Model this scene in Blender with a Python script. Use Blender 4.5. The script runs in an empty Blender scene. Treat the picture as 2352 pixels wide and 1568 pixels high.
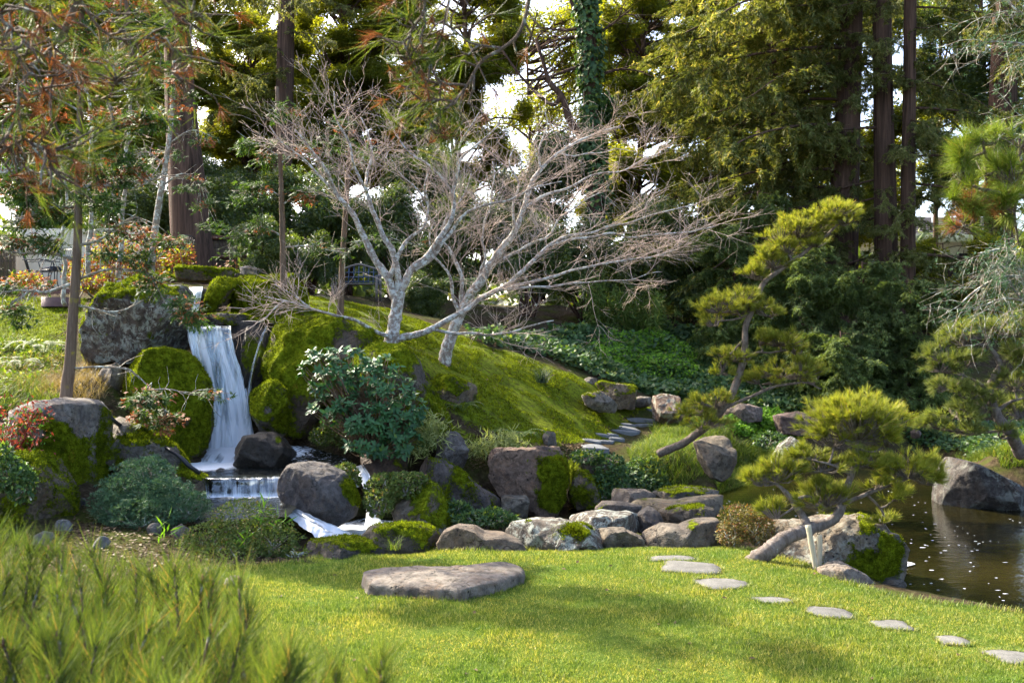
import bpy, math, random
import numpy as np

random.seed(7)
R = np.random.default_rng(11)
scene = bpy.context.scene
COL = scene.collection

# ------------------------------------------------------------------ camera
F = 2352 * 35 / 36          # focal length in picture units (2352 wide)
CZ = 2.2                    # eye height over the lawn
cam = bpy.data.cameras.new('camera')
cam.lens, cam.sensor_width = 35, 36
cam.clip_start, cam.clip_end = 0.05, 600
cam.dof.use_dof = True
cam.dof.focus_distance = 14.0
cam.dof.aperture_fstop = 5.6
camo = bpy.data.objects.new('camera', cam)
camo.location = (0, 0, CZ)
camo.rotation_euler = (math.pi / 2, 0, 0)
COL.objects.link(camo)
scene.camera = camo

# ------------------------------------------------------------------ light
SUN_AZ, SUN_EL = math.radians(-48), math.radians(38)
world = bpy.data.worlds.new('World')
scene.world = world
world.use_nodes = True
wn = world.node_tree
sky = wn.nodes.new('ShaderNodeTexSky')
sky.sky_type = 'NISHITA'
sky.sun_disc = False
sky.sun_elevation, sky.sun_rotation = SUN_EL, SUN_AZ
sky.air_density, sky.dust_density, sky.ozone_density = 0.75, 3.5, 0.6
wn.links.new(sky.outputs[0], wn.nodes['Background'].inputs[0])
wn.nodes['Background'].inputs[1].default_value = 0.15
sun = bpy.data.lights.new('sun', 'SUN')
sun.energy, sun.angle, sun.color = 4.0, math.radians(0.6), (1.0, 0.91, 0.74)
suno = bpy.data.objects.new('sun', sun)
suno.rotation_euler = (math.pi / 2 - SUN_EL, 0, math.pi - SUN_AZ)
suno.location = (-20, 20, 30)
COL.objects.link(suno)
vs = scene.view_settings
vs.view_transform, vs.look, vs.gamma, vs.exposure = 'Standard', 'None', 1.0, 2.3
vs.use_curve_mapping = False
scene.render.engine = 'CYCLES'
cy = scene.cycles
cy.max_bounces, cy.diffuse_bounces, cy.glossy_bounces, cy.transmission_bounces, cy.transparent_max_bounces = 5, 4, 2, 3, 10
cy.caustics_reflective = cy.caustics_refractive = False
cy.use_denoising = True
cy.use_adaptive_sampling = True
cy.adaptive_threshold = .025
cy.sample_clamp_indirect = 6.0

# ------------------------------------------------------------------ numeric helpers
def P(x, y, d):
    """world point seen at picture position (x, y) at depth d"""
    return np.array([(x - 1176) / F * d, d, CZ + (784 - y) / F * d])

def PZ(x, y, z):
    return P(x, y, (z - CZ) * F / (784 - y))

def _h(ix, iy, iz, s):
    n = (ix * 374761393 + iy * 668265263 + iz * 2147483647 + s * 974634777) & 0xffffffff
    n = ((n ^ (n >> 13)) * 1274126177) & 0xffffffff
    n = ((n ^ (n >> 16)) * 2246822519) & 0xffffffff
    return ((n ^ (n >> 15)) & 0xffff) / 32767.5 - 1

def vnoise(p, s=0):
    p = np.asarray(p, float)
    i = np.floor(p).astype(np.int64)
    f = p - i
    f = f * f * f * (f * (f * 6 - 15) + 10)
    r = 0
    for a in (0, 1):
        for b in (0, 1):
            for c in (0, 1):
                w = (f[:, 0] if a else 1 - f[:, 0]) * (f[:, 1] if b else 1 - f[:, 1]) * (f[:, 2] if c else 1 - f[:, 2])
                r = r + w * _h(i[:, 0] + a, i[:, 1] + b, i[:, 2] + c, s)
    return r

def fbm(p, s=0, o=4):
    p = np.asarray(p, float)
    r, a, t = 0, 1.0, 0
    for k in range(o):
        r = r + a * vnoise(p * 2 ** k + 17.3 * k, s + k)
        t += a
        a *= .5
    return r / t

def sstep(a, b, x):
    t = np.clip((x - a) / (b - a), 0, 1)
    return t * t * (3 - 2 * t)

def unit(v):
    v = np.asarray(v, float)
    return v / np.maximum(np.linalg.norm(v, axis=-1, keepdims=True), 1e-9)

def spline(pts, n):
    """Catmull-Rom through points, n samples (works on any row width)"""
    pts = np.asarray(pts, float)
    q = np.vstack([2 * pts[0] - pts[1], pts, 2 * pts[-1] - pts[-2]])
    t = np.linspace(0, len(pts) - 1, n)
    k = np.minimum(t.astype(int), len(pts) - 2)
    u = (t - k)[:, None]
    a, b, c, d = q[k], q[k + 1], q[k + 2], q[k + 3]
    return .5 * (2 * b + (c - a) * u + (2 * a - 5 * b + 4 * c - d) * u ** 2 + (3 * b - a - 3 * c + d) * u ** 3)

def in_poly(x, y, poly):
    r = np.zeros(np.shape(x), bool)
    n = len(poly)
    for i in range(n):
        x0, y0 = poly[i][:2]
        x1, y1 = poly[(i + 1) % n][:2]
        if y0 == y1:
            continue
        c = ((y0 > y) != (y1 > y)) & (x < (x1 - x0) * (y - y0) / (y1 - y0) + x0)
        r ^= c
    return r

def dist_poly(x, y, poly):
    """signed distance, negative inside"""
    d = np.full(np.shape(x), 1e9)
    n = len(poly)
    for i in range(n):
        x0, y0 = poly[i][:2]
        x1, y1 = poly[(i + 1) % n][:2]
        dx, dy = x1 - x0, y1 - y0
        t = np.clip(((x - x0) * dx + (y - y0) * dy) / (dx * dx + dy * dy + 1e-12), 0, 1)
        d = np.minimum(d, np.hypot(x - x0 - t * dx, y - y0 - t * dy))
    return np.where(in_poly(x, y, poly), -d, d)

# ------------------------------------------------------------------ mesh helpers
class MB:
    """collects vertices and faces, builds one mesh object"""
    def __init__(self):
        self.v, self.f, self.n, self.uv = [], [], 0, []

    def add(self, v, *faces):
        v = np.asarray(v, np.float32).reshape(-1, 3)
        for f in faces:
            self.f.append(np.asarray(f, np.int64) + self.n)
        self.v.append(v)
        self.n += len(v)

    def mesh(self, name, smooth=False, attrs=None):
        v = np.concatenate(self.v) if self.v else np.zeros((0, 3), np.float32)
        me = bpy.data.meshes.new(name)
        me.vertices.add(len(v))
        me.vertices.foreach_set('co', v.ravel())
        lv = np.concatenate([f.ravel() for f in self.f])
        tot = np.concatenate([np.full(len(f), f.shape[1]) for f in self.f])
        st = np.concatenate([[0], np.cumsum(tot)[:-1]])
        me.loops.add(len(lv))
        me.loops.foreach_set('vertex_index', lv.astype(np.int32))
        me.polygons.add(len(tot))
        me.polygons.foreach_set('loop_start', st.astype(np.int32))
        if smooth:
            me.polygons.foreach_set('use_smooth', np.ones(len(tot), bool))
        for k, a in (attrs or {}).items():
            at = me.attributes.new(k, 'FLOAT', 'POINT')
            at.data.foreach_set('value', np.asarray(a, np.float32))
        me.update(calc_edges=True)
        return me

    def build(self, name, mat, parent=None, smooth=False, attrs=None, **props):
        me = self.mesh(name, smooth, attrs)
        return link(name, me, mat, parent, **props)

def link(name, me, mat, parent=None, **props):
    if mat is not None and not len(me.materials):
        me.materials.append(mat)
    o = bpy.data.objects.new(name, me)
    COL.objects.link(o)
    if parent is not None:
        o.parent = parent
    for k, v in props.items():
        o[k] = v
    if parent is not None and name in STUFF_PARTS:
        o['kind'] = 'stuff'
    return o

STUFF_PARTS = {'twigs', 'branches', 'buds', 'needles', 'dead_needles', 'foliage', 'crown', 'dead_sprays', 'stems', 'canes', 'ivy', 'blades', 'moss', 'reeds', 'inner_leaves'}
def empty(name, label, category, group=None, loc=(0, 0, 0)):
    o = bpy.data.objects.new(name, None)
    COL.objects.link(o)
    o['label'], o['category'] = label, category
    if group:
        o['group'] = group
    return o

def tubes(mb, pts, rad, sides=5, amp=0.0, freq=9.0):
    """M tubes of N points: pts (M,N,3), rad (M,N)"""
    pts = np.asarray(pts, float)
    rad = np.asarray(rad, float)
    if pts.ndim == 2:
        pts, rad = pts[None], rad[None]
    m, n, _ = pts.shape
    t = np.empty_like(pts)
    t[:, 1:-1] = pts[:, 2:] - pts[:, :-2]
    t[:, 0] = pts[:, 1] - pts[:, 0]
    t[:, -1] = pts[:, -1] - pts[:, -2]
    t = unit(t)
    ax = unit(pts[:, -1] - pts[:, 0])
    ref = np.where(np.abs(ax[:, 2:3]) < .8, [[0, 0, 1.0]], [[1.0, 0.13, 0]])
    a = unit(np.cross(t, ref[:, None, :]))
    b = np.cross(t, a)
    ang = np.arange(sides) * 2 * math.pi / sides
    rad = rad[:, :, None] * np.ones(sides)
    if amp:
        q0 = pts[:, :, None] + rad[..., None] * (a[:, :, None] * np.cos(ang)[:, None] + b[:, :, None] * np.sin(ang)[:, None])
        rad = rad * (1 + amp * fbm(q0.reshape(-1, 3) * freq, 14, 3).reshape(rad.shape))
    v = pts[:, :, None] + rad[..., None] * (a[:, :, None] * np.cos(ang)[:, None] + b[:, :, None] * np.sin(ang)[:, None])
    idx = np.arange(m * n * sides).reshape(m, n, sides)
    q = np.stack([idx[:, :-1], np.roll(idx, -1, 2)[:, :-1], np.roll(idx, -1, 2)[:, 1:], idx[:, 1:]], -1).reshape(-1, 4)
    if sides == 3:
        fs = [q, idx[:, -1]]
    else:
        fs = [q, idx[:, -1], idx[:, 0][:, ::-1]]
    mb.add(v.reshape(-1, 3), *fs)

def leaves(mb, pos, d, nrm, ln, wd, fold=.25, curl=0.0, tri=False):
    """rhombic leaves: base at pos, pointing d, facing nrm (tri: one triangle each, for far foliage)"""
    d = unit(d)
    s = unit(np.cross(d, nrm))
    n = np.cross(s, d)
    ln, wd = np.broadcast_to(ln, (len(pos),))[:, None], np.broadcast_to(wd, (len(pos),))[:, None]
    if tri:
        v = np.stack([pos - s * wd * .5, pos + s * wd * .5, pos + d * ln], 1)
        mb.add(v.reshape(-1, 3), np.arange(len(pos) * 3).reshape(-1, 3))
        return
    mid = pos + d * ln * .45
    v = np.stack([pos, mid + s * wd * .5 + n * wd * fold, pos + d * ln - n * ln * curl, mid - s * wd * .5 + n * wd * fold], 1)
    k = np.arange(len(pos))[:, None] * 4
    mb.add(v.reshape(-1, 3), k + np.array([[0, 1, 2]]), k + np.array([[0, 2, 3]]))

def needles(mb, pos, d, ln, wd):
    """thin triangles"""
    d = unit(d)
    s = unit(np.cross(d, R.normal(size=pos.shape)))
    ln, wd = np.broadcast_to(ln, (len(pos),))[:, None], np.broadcast_to(wd, (len(pos),))[:, None]
    v = np.stack([pos - s * wd * .5, pos + s * wd * .5, pos + d * ln], 1)
    mb.add(v.reshape(-1, 3), np.arange(len(pos) * 3).reshape(-1, 3))

def rdir(n):
    return unit(R.normal(size=(n, 3)))

# ------------------------------------------------------------------ materials
class NT:
    def __init__(self, name):
        self.m = bpy.data.materials.new(name)
        self.m.use_nodes = True
        self.t = self.m.node_tree
        self.t.nodes.clear()
        self.out = self.n('OutputMaterial')

    def n(self, typ, **kw):
        nd = self.t.nodes.new('ShaderNode' + typ)
        for k, v in kw.items():
            if isinstance(k, str) and hasattr(nd, k) and k not in ('inputs',):
                setattr(nd, k, v)
        return nd

    def set(self, sock, v):
        if isinstance(v, bpy.types.NodeSocket):
            self.t.links.new(v, sock)
        elif isinstance(v, (tuple, list)) and len(v) == 3 and sock.type == 'RGBA':
            sock.default_value = (*v, 1)
        else:
            sock.default_value = v

    def noise(self, scale, detail=4, vec=None, rough=.55, dist=0.0):
        nd = self.n('TexNoise')
        nd.inputs['Scale'].default_value = scale
        nd.inputs['Detail'].default_value = detail
        nd.inputs['Roughness'].default_value = rough
        nd.inputs['Distortion'].default_value = dist
        self.set(nd.inputs['Vector'], vec if vec is not None else self.obj())
        return nd.outputs[0]

    def obj(self):
        if not hasattr(self, '_o'):
            g = self.n('NewGeometry')
            self._o = g.outputs['Position']
            self._g = g
        return self._o

    def ramp(self, fac, *stops, interp='LINEAR'):
        r = self.n('ValToRGB')
        r.color_ramp.interpolation = interp
        el = r.color_ramp.elements
        while len(el) < len(stops):
            el.new(.5)
        for e, (p, c) in zip(el, stops):
            e.position = p
            e.color = (*c, 1) if isinstance(c, (tuple, list)) else (c, c, c, 1)
        self.set(r.inputs[0], fac)
        return r.outputs[0]

    def mix(self, f, a, b, blend='MIX'):
        nd = self.n('Mix')
        nd.data_type, nd.blend_type = 'RGBA', blend
        self.set(nd.inputs[0], f)
        self.set(nd.inputs[6], a)
        self.set(nd.inputs[7], b)
        return nd.outputs[2]

    def math(self, op, a, b=0.0, c=None):
        nd = self.n('Math')
        nd.operation = op
        self.set(nd.inputs[0], a)
        self.set(nd.inputs[1], b)
        if c is not None:
            self.set(nd.inputs[2], c)
        return nd.outputs[0]

    def attr(self, name):
        nd = self.n('Attribute')
        nd.attribute_name = name
        return nd.outputs['Fac']

    def bump(self, h, strength, dist=.02):
        nd = self.n('Bump')
        nd.inputs['Strength'].default_value = strength
        nd.inputs['Distance'].default_value = dist
        self.set(nd.inputs['Height'], h)
        return nd.outputs[0]

    def principled(self, col, rough=.8, spec=.3, normal=None, **kw):
        nd = self.n('BsdfPrincipled')
        self.set(nd.inputs['Base Color'], col)
        self.set(nd.inputs['Roughness'], rough)
        self.set(nd.inputs['Specular IOR Level'], spec)
        if normal is not None:
            self.set(nd.inputs['Normal'], normal)
        for k, v in kw.items():
            self.set(nd.inputs[k], v)
        return nd.outputs[0]

    def finish(self, sh):
        self.t.links.new(sh, self.out.inputs[0])
        return self.m

def mixshader(t, f, a, b):
    nd = t.n('MixShader')
    t.set(nd.inputs[0], f)
    t.t.links.new(a, nd.inputs[1])
    t.t.links.new(b, nd.inputs[2])
    return nd.outputs[0]

def leaf_mat(name, c0, c1, c2=None, trans=.35, rough=.6, spec=.16, p2=.85, tcol=None, nscale=.8):
    """leaf: colour varies leaf by leaf and in broad patches; lets light through"""
    t = NT(name)
    g = t.n('NewGeometry')
    rnd = g.outputs['Random Per Island']
    st = [(0.0, c0), (p2 if c2 else 1.0, c1)]
    if c2:
        st.append((min(p2 + .03, 1), c2))
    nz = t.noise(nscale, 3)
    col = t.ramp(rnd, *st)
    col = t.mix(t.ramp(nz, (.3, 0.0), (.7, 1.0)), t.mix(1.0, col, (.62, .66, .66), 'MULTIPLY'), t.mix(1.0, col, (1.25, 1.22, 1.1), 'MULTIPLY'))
    p = t.principled(col, rough, spec)
    tr = t.n('BsdfTranslucent')
    t.set(tr.inputs[0], t.mix(1.0, col, tcol or (1.5, 1.5, .5), 'MULTIPLY'))
    return t.finish(mixshader(t, trans, p, tr.outputs[0]))

def bark_mat(name, c0, c1, lichen=None, lam=.5, vscale=(14, 14, 3), bump=.6, lscale=9, l2=None):
    t = NT(name)
    mp = t.n('Mapping')
    t.set(mp.inputs[0], t.obj())
    mp.inputs['Scale'].default_value = vscale
    n1 = t.noise(1.0, 6, mp.outputs[0], .65, .6)
    col = t.ramp(n1, (.3, c0), (.7, c1))
    if l2:
        col = t.mix(t.ramp(t.noise(3.0, 3), (.58, 0.0), (.68, 1.0)), col, l2)
    if lichen:
        col = t.mix(t.ramp(t.noise(lscale, 5, None, .7), (lam, 0.0), (lam + .09, 1.0)), col, lichen)
    return t.finish(t.principled(col, .9, .15, t.bump(n1, bump, .03)))

def plain_mat(name, col, rough=.7, spec=.3, var=.25, scale=8, metallic=0.0, bump=.15):
    t = NT(name)
    n1 = t.noise(scale, 5)
    c = t.mix(t.ramp(n1, (.25, 0.0), (.75, 1.0)), tuple(x * (1 - var) for x in col), tuple(min(1, x * (1 + var)) for x in col))
    return t.finish(t.principled(c, rough, spec, t.bump(n1, bump, .01), Metallic=metallic))

M = {}
def moss_colour(t, n3):
    mc = t.ramp(t.noise(2.8, 8, None, .75, .6), (.30, (.04, .045, .006)), (.42, (.10, .135, .007)), (.54, (.205, .25, .012)), (.62, (.14, .185, .008)), (.70, (.23, .15, .016)), (.80, (.11, .06, .015)))
    mc = t.mix(t.ramp(t.noise(14, 5, None, .7), (.40, .8), (.58, 0.0)), mc, t.mix(1.0, mc, (.38, .36, .3), 'MULTIPLY'))
    return t.mix(t.ramp(n3, (.3, .7), (.6, 0.0)), mc, t.mix(1.0, mc, (.35, .35, .3), 'MULTIPLY'))

def rock_material():
    t = NT('rock')
    oi = t.n('ObjectInfo')
    pos = t.obj()
    oc = oi.outputs['Color']
    n1 = t.noise(2.4, 8, None, .65, .4)
    n2 = t.noise(12, 8, None, .72)
    n3 = t.noise(60, 4, None, .65)
    n4 = t.noise(5.2, 6, None, .7, .8)
    base = t.mix(t.ramp(n1, (.3, 0.0), (.68, 1.0)), t.mix(1.0, oc, (.42, .40, .42), 'MULTIPLY'), t.mix(1.0, oc, (1.3, 1.22, 1.12), 'MULTIPLY'))
    base = t.mix(t.ramp(n4, (.5, 0.0), (.64, .55)), base, t.mix(1.0, oc, (1.15, .85, .6), 'MULTIPLY'))
    base = t.mix(t.ramp(n2, (.38, .85), (.58, 0.0)), base, t.mix(1.0, base, (.38, .36, .35), 'MULTIPLY'))
    base = t.mix(t.ramp(n3, (.56, 0.0), (.72, .55)), base, t.mix(1.0, base, (1.7, 1.7, 1.7), 'MULTIPLY'))
    # pits
    vo = t.n('TexVoronoi')
    vo.inputs['Scale'].default_value = 17
    t.set(vo.inputs['Vector'], pos)
    pit = t.math('MULTIPLY', t.ramp(vo.outputs[0], (.10, 1.0), (.22, 0.0)), t.ramp(t.noise(3.1, 2), (.5, 0.0), (.58, 1.0)))
    base = t.mix(pit, base, (.012, .011, .012))
    # thin cracks
    v2 = t.n('TexVoronoi')
    v2.feature = 'DISTANCE_TO_EDGE'
    v2.inputs['Scale'].default_value = 2.3
    wv = t.n('VectorMath')
    wv.operation = 'ADD'
    t.set(wv.inputs[0], pos)
    sc = t.n('VectorMath'); sc.operation = 'SCALE'
    nc = t.n('TexNoise'); nc.inputs['Scale'].default_value = 4; nc.inputs['Detail'].default_value = 5
    t.set(nc.inputs['Vector'], pos)
    t.set(sc.inputs[0], nc.outputs['Color']); sc.inputs['Scale'].default_value = .5
    t.set(wv.inputs[1], sc.outputs[0])
    t.set(v2.inputs['Vector'], wv.outputs[0])
    crk = t.math('MULTIPLY', t.ramp(v2.outputs[0], (.0, 1.0), (.022, 0.0)), t.ramp(n1, (.45, 0.0), (.6, .8)))
    base = t.mix(crk, base, t.mix(1.0, base, (.25, .24, .23), 'MULTIPLY'))
    # lichen
    li = t.math('MULTIPLY', t.attr('lichen'), t.ramp(t.noise(6, 8, None, .8, .5), (.50, 0.0), (.55, 1.0)))
    base = t.mix(li, base, t.mix(n2, (.30, .36, .32), (.55, .58, .50)))
    # moss
    mm = t.math('ADD', t.attr('moss'), t.math('MULTIPLY', t.math('SUBTRACT', n2, .5), 1.3))
    mm = t.math('ADD', mm, t.math('MULTIPLY', t.math('SUBTRACT', n3, .5), .6))
    mk = t.ramp(mm, (.42, 0.0), (.56, 1.0))
    mc = moss_colour(t, n3)
    col = t.mix(mk, base, mc)
    h = t.math('ADD', t.math('MULTIPLY', n2, .9), t.math('MULTIPLY', n3, .45))
    h = t.math('ADD', h, t.math('MULTIPLY', mk, .5))
    h = t.math('SUBTRACT', h, t.math('MULTIPLY', pit, .9))
    h = t.math('SUBTRACT', h, t.math('MULTIPLY', crk, .8))
    rough = t.math('SUBTRACT', .92, t.math('MULTIPLY', t.attr('wet'), .6))
    sh = t.principled(col, rough, t.math('SUBTRACT', .35, t.math('MULTIPLY', mk, .33)), t.bump(h, 1.0, .05))
    return t.finish(sh)
M['rock'] = rock_material()
# ------------------------------------------------------------------ terrain
_ctl = []
def C(x, y, d):
    _ctl.append(P(x, y, d))
def W(x, y, z):
    _ctl.append(np.array([x, y, z], float))
for a in [(1490, 1258, 10.6), (1100, 1266, 10.4), (700, 1292, 9.9), (830, 1270, 10.35), (1700, 1262, 10.5)]: C(*a)
for x in (-8, -4, 0, 3): 
    for y in (0, 3, 6, 8.5): W(x, y, 0)
W(5.5, 7.5, -.16); W(5, 3, -.05); W(8, 5, -.1); W(7.5, 8.2, -.22); W(4.2, 8.6, -.14); W(3.2, 9.6, -.05); W(12, 6, -.15); W(12, 3, -.1)
W(0, -6, 0); W(-12, -4, .1); W(12, -4, 0)
# stream / pond bed
for a in [(-2.2, 12.6), (0, 13.2), (1.5, 13.6), (3, 13), (5, 12), (7, 11), (8, 13), (6, 16), (9, 16)]: W(*a, -.5)
# middle
C(1180, 1030, 15.6); C(1380, 1030, 18.5); C(1440, 990, 20); C(1500, 930, 22); C(1250, 1010, 17)
C(1550, 1040, 17); C(1650, 1085, 16.2); C(1400, 1110, 16); C(1800, 1000, 18.5); C(1900, 1000, 19.5)
C(1700, 962, 20.4); C(1820, 985, 19.9); C(1740, 985, 19); C(1900, 930, 23); C(2100, 960, 22.5); C(2130, 1030, 21.5); C(2340, 1020, 17.2); C(2250, 1020, 18); C(2500, 1010, 17); C(2352, 900, 24)
# moss slope
C(1010, 840, 18); C(900, 790, 16.8); C(1300, 870, 20.5); C(1300, 960, 18.7); C(1200, 1000, 16.8); C(830, 700, 22); C(800, 688, 25)
C(1030, 763, 20.7); C(1240, 825, 21.6); C(1400, 880, 22.2); C(1100, 930, 17); C(740, 680, 24); C(1000, 950, 15.8)
# ivy bank
C(1500, 900, 23.6); C(1500, 790, 26); C(1500, 720, 29); C(1250, 790, 24); C(1700, 880, 24.5); C(1700, 800, 27.5)
# left mound
C(100, 668, 24); C(30, 690, 21.5); C(70, 780, 18); C(100, 850, 16); C(50, 900, 14.6); C(250, 860, 14.9); C(130, 1135, 12); C(330, 1210, 11.3)
C(450, 1190, 11.6); C(150, 690, 21.5); C(-200, 700, 21); C(-200, 900, 14.5); C(-200, 1200, 11); C(580, 1270, 10.8); C(60, 1000, 13)
C(500, 665, 20); C(640, 690, 20); C(600, 740, 17.6); C(750, 750, 17.4); C(350, 655, 20)
W(-4.2, 15, .0); W(-4.3, 14, -.1); W(-4.4, 13, -.2); W(-3.4, 12.6, -.3); W(-4.6, 16.2, .3); W(-3, 15, 0.1)
# far ground
for x in (-40, -25, -12, -4): W(x, 32, 3.5); W(x, 60, 3.6)
for x in (4, 12): W(x, 33, 3.4); W(x, 60, 3.4)
for x in (22, 40): W(x, 30, 1.8); W(x, 60, 2.4)
W(-40, 10, 1.5); W(-20, 14, 2.2); W(-20, 6, .5); W(20, 20, .6); W(22, 10, .2); W(40, 12, .4); W(-60, 100, 3.6); W(60, 100, 3.0); W(-60, -20, 0); W(60, -20, 0)
_ctl = np.array(_ctl)
_cx = _ctl[:, :2]
def _phi(r):
    return r
_A = _phi(np.linalg.norm(_cx[:, None] - _cx[None], axis=2)) - np.eye(len(_cx)) * .08
_Pm = np.c_[np.ones(len(_cx)), _cx]
_K = np.block([[_A, _Pm], [_Pm.T, np.zeros((3, 3))]])
_w = np.linalg.solve(_K, np.r_[_ctl[:, 2], 0, 0, 0])

WATER = -.30
# pond and lower stream outline at the water line
POND = [PZ(x, y, WATER)[:2] for x, y in [(2700, 1470), (2352, 1420), (2200, 1398), (2050, 1375), (2000, 1330), (1880, 1262), (1740, 1232), (1640, 1218), (1540, 1214), (1400, 1222), (1250, 1222), (1100, 1232), (950, 1236), (850, 1246), (760, 1240), (700, 1215), (720, 1190), (840, 1185), (930, 1190), (1060, 1182), (1150, 1176), (1240, 1170), (1330, 1158), (1400, 1150), (1500, 1140), (1640, 1132), (1700, 1105), (1800, 1080), (1960, 1070), (2060, 1060), (2130, 1048), (2200, 1075), (2190, 1120), (2200, 1160), (2352, 1168), (2700, 1180)]]
def terrain(x, y):
    x, y = np.asarray(x, float), np.asarray(y, float)
    sh = x.shape
    x, y = x.ravel(), y.ravel()
    z = _w[-3] + _w[-2] * x + _w[-1] * y
    for k in range(len(_cx)):
        z = z + _w[k] * np.hypot(x - _cx[k, 0], y - _cx[k, 1])
    p = np.c_[x, y, np.zeros_like(x)]
    lawnish = sstep(10.5, 13, y) * np.where((x > -4.5) & (x < 6) & (y > 15.5) & (y < 24), .45, 1.0)
    z = z + fbm(p * .5, 3, 3) * (.05 + .16 * lawnish) * sstep(60, 30, np.hypot(x, y)) + fbm(p * 2.2, 5, 3) * (.008 + .06 * lawnish)
    d = dist_poly(x, y, POND) + .06 * vnoise(p * 1.7, 4)
    bed = WATER - .05 - .45 * sstep(0, -1.2, d)
    bank = WATER + .03 + np.maximum(d, 0) * .75
    z = np.where(d < 0, np.minimum(z, bed), np.minimum(np.maximum(z, WATER + .04), np.where(d < 3, np.maximum(bank, z * sstep(0, 3, d) + bank * (1 - sstep(0, 3, d))), 99)))
    return z.reshape(sh)

_D = np.linspace(3, 60, 2400)
def ground(x, y):
    """point of the terrain seen at picture position (x, y)"""
    X = (x - 1176) / F * _D
    Z = CZ + (784 - y) / F * _D
    h = terrain(X, _D)
    k = np.argmax(Z < h)
    if Z[k] >= h[k]:
        k = len(_D) - 1
    return np.array([X[k], _D[k], h[k]])

def gz(x, y):
    return float(terrain(np.array([x]), np.array([y]))[0])

LAWN = [ground(x, y)[:2] for x, y in [(300, 1335), (560, 1302), (700, 1290), (880, 1274), (1100, 1266), (1420, 1254), (1480, 1247), (1680, 1250), (1740, 1268), (1830, 1290), (1900, 1316), (2020, 1364), (2200, 1390), (2352, 1408), (2500, 1424)]] + [np.array([9, 8.0]), np.array([9, 3.0]), np.array([-7, 3.0])]
MOSS = [ground(x, y)[:2] for x, y in [(660, 700), (740, 682), (840, 700), (1030, 768), (1240, 832), (1400, 888), (1480, 935), (1440, 985), (1340, 1015), (1250, 1020), (1100, 990), (990, 960), (960, 830), (860, 800), (760, 750)]]
LEFTMOSS = [ground(x, y)[:2] for x, y in [(-100, 690), (60, 682), (200, 690), (180, 740), (150, 820), (60, 800), (-100, 820)]]

xs = np.r_[np.linspace(-220, -14, 26)[:-1], np.arange(-14, 14.01, .1), np.linspace(14, 220, 26)[1:]]
ys = np.r_[np.linspace(-120, 2, 16)[:-1], np.arange(2, 30.01, .1), np.linspace(30, 420, 30)[1:]]
gx, gy = np.meshgrid(xs, ys)
hz = terrain(gx, gy)
nx, ny = len(xs), len(ys)
_p = np.c_[gx.ravel(), gy.ravel(), np.zeros(gx.size)]
wob = .12 * vnoise(_p * 3, 9)
a_lawn = sstep(.06, -.10, dist_poly(_p[:, 0], _p[:, 1], LAWN) + wob)
a_moss = np.maximum(sstep(.3, -.35, dist_poly(_p[:, 0], _p[:, 1], MOSS) + wob * 3), .8 * sstep(.3, -.4, dist_poly(_p[:, 0], _p[:, 1], LEFTMOSS) + wob * 3))
idx = np.arange(nx * ny).reshape(ny, nx)
quads = np.stack([idx[:-1, :-1], idx[:-1, 1:], idx[1:, 1:], idx[1:, :-1]], -1).reshape(-1, 4)
allv = np.c_[gx.ravel(), gy.ravel(), hz.ravel()].astype(np.float32)

def ground_material():
    t = NT('ground')
    n1 = t.noise(1.6, 6, None, .6)
    n2 = t.noise(14, 6, None, .7)
    n3 = t.noise(60, 3)
    soil = t.ramp(n2, (.3, (.018, .013, .008)), (.5, (.05, .036, .022)), (.68, (.10, .075, .045)))
    soil = t.mix(t.ramp(n1, (.45, 0.0), (.62, .75)), soil, t.ramp(n3, (.3, (.03, .045, .008)), (.7, (.075, .09, .015))))
    lawn = t.ramp(n2, (.3, (.045, .085, .012)), (.7, (.11, .15, .025)))
    mossc = t.ramp(n1, (.3, (.085, .115, .010)), (.52, (.145, .195, .012)), (.7, (.20, .235, .018)))
    mossc = t.mix(t.ramp(n2, (.36, .85), (.56, 0.0)), mossc, (.04, .035, .012))
    mossc = t.mix(t.ramp(n3, (.35, .5), (.6, 0.0)), mossc, t.mix(1.0, mossc, (.4, .4, .3), 'MULTIPLY'))
    mk = t.ramp(t.math('ADD', t.attr('moss'), t.math('MULTIPLY', t.math('SUBTRACT', n2, .5), 1.2)), (.35, 0.0), (.6, 1.0))
    col = t.mix(mk, soil, mossc)
    col = t.mix(t.attr('lawn'), col, lawn)
    h = t.math('ADD', n2, t.math('MULTIPLY', n3, .5))
    return t.finish(t.principled(col, .95, .03, t.bump(h, .9, .05)))
M['ground'] = ground_material()

def part_of_ground(name, sel, label):
    q = quads[sel]
    used, inv = np.unique(q, return_inverse=True)
    mb = MB()
    mb.add(allv[used], inv.reshape(q.shape))
    o = mb.build(name, M['ground'], smooth=True, attrs={'lawn': a_lawn[used], 'moss': a_moss[used]})
    o['kind'] = 'structure'
    o['label'] = label
    return o
qm_l = a_lawn[quads].mean(1) > .5
qm_m = (~qm_l) & (a_moss[quads].mean(1) > .45) & (allv[quads[:, 0], 0] > -6)
part_of_ground('lawn', qm_l, 'sunlit mown lawn in front of the stream rocks')
part_of_ground('moss_slope', qm_m, 'steep green moss slope under the bare maples')
part_of_ground('ground', ~(qm_l | qm_m), 'dark garden soil around rocks, stream and trees')

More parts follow.
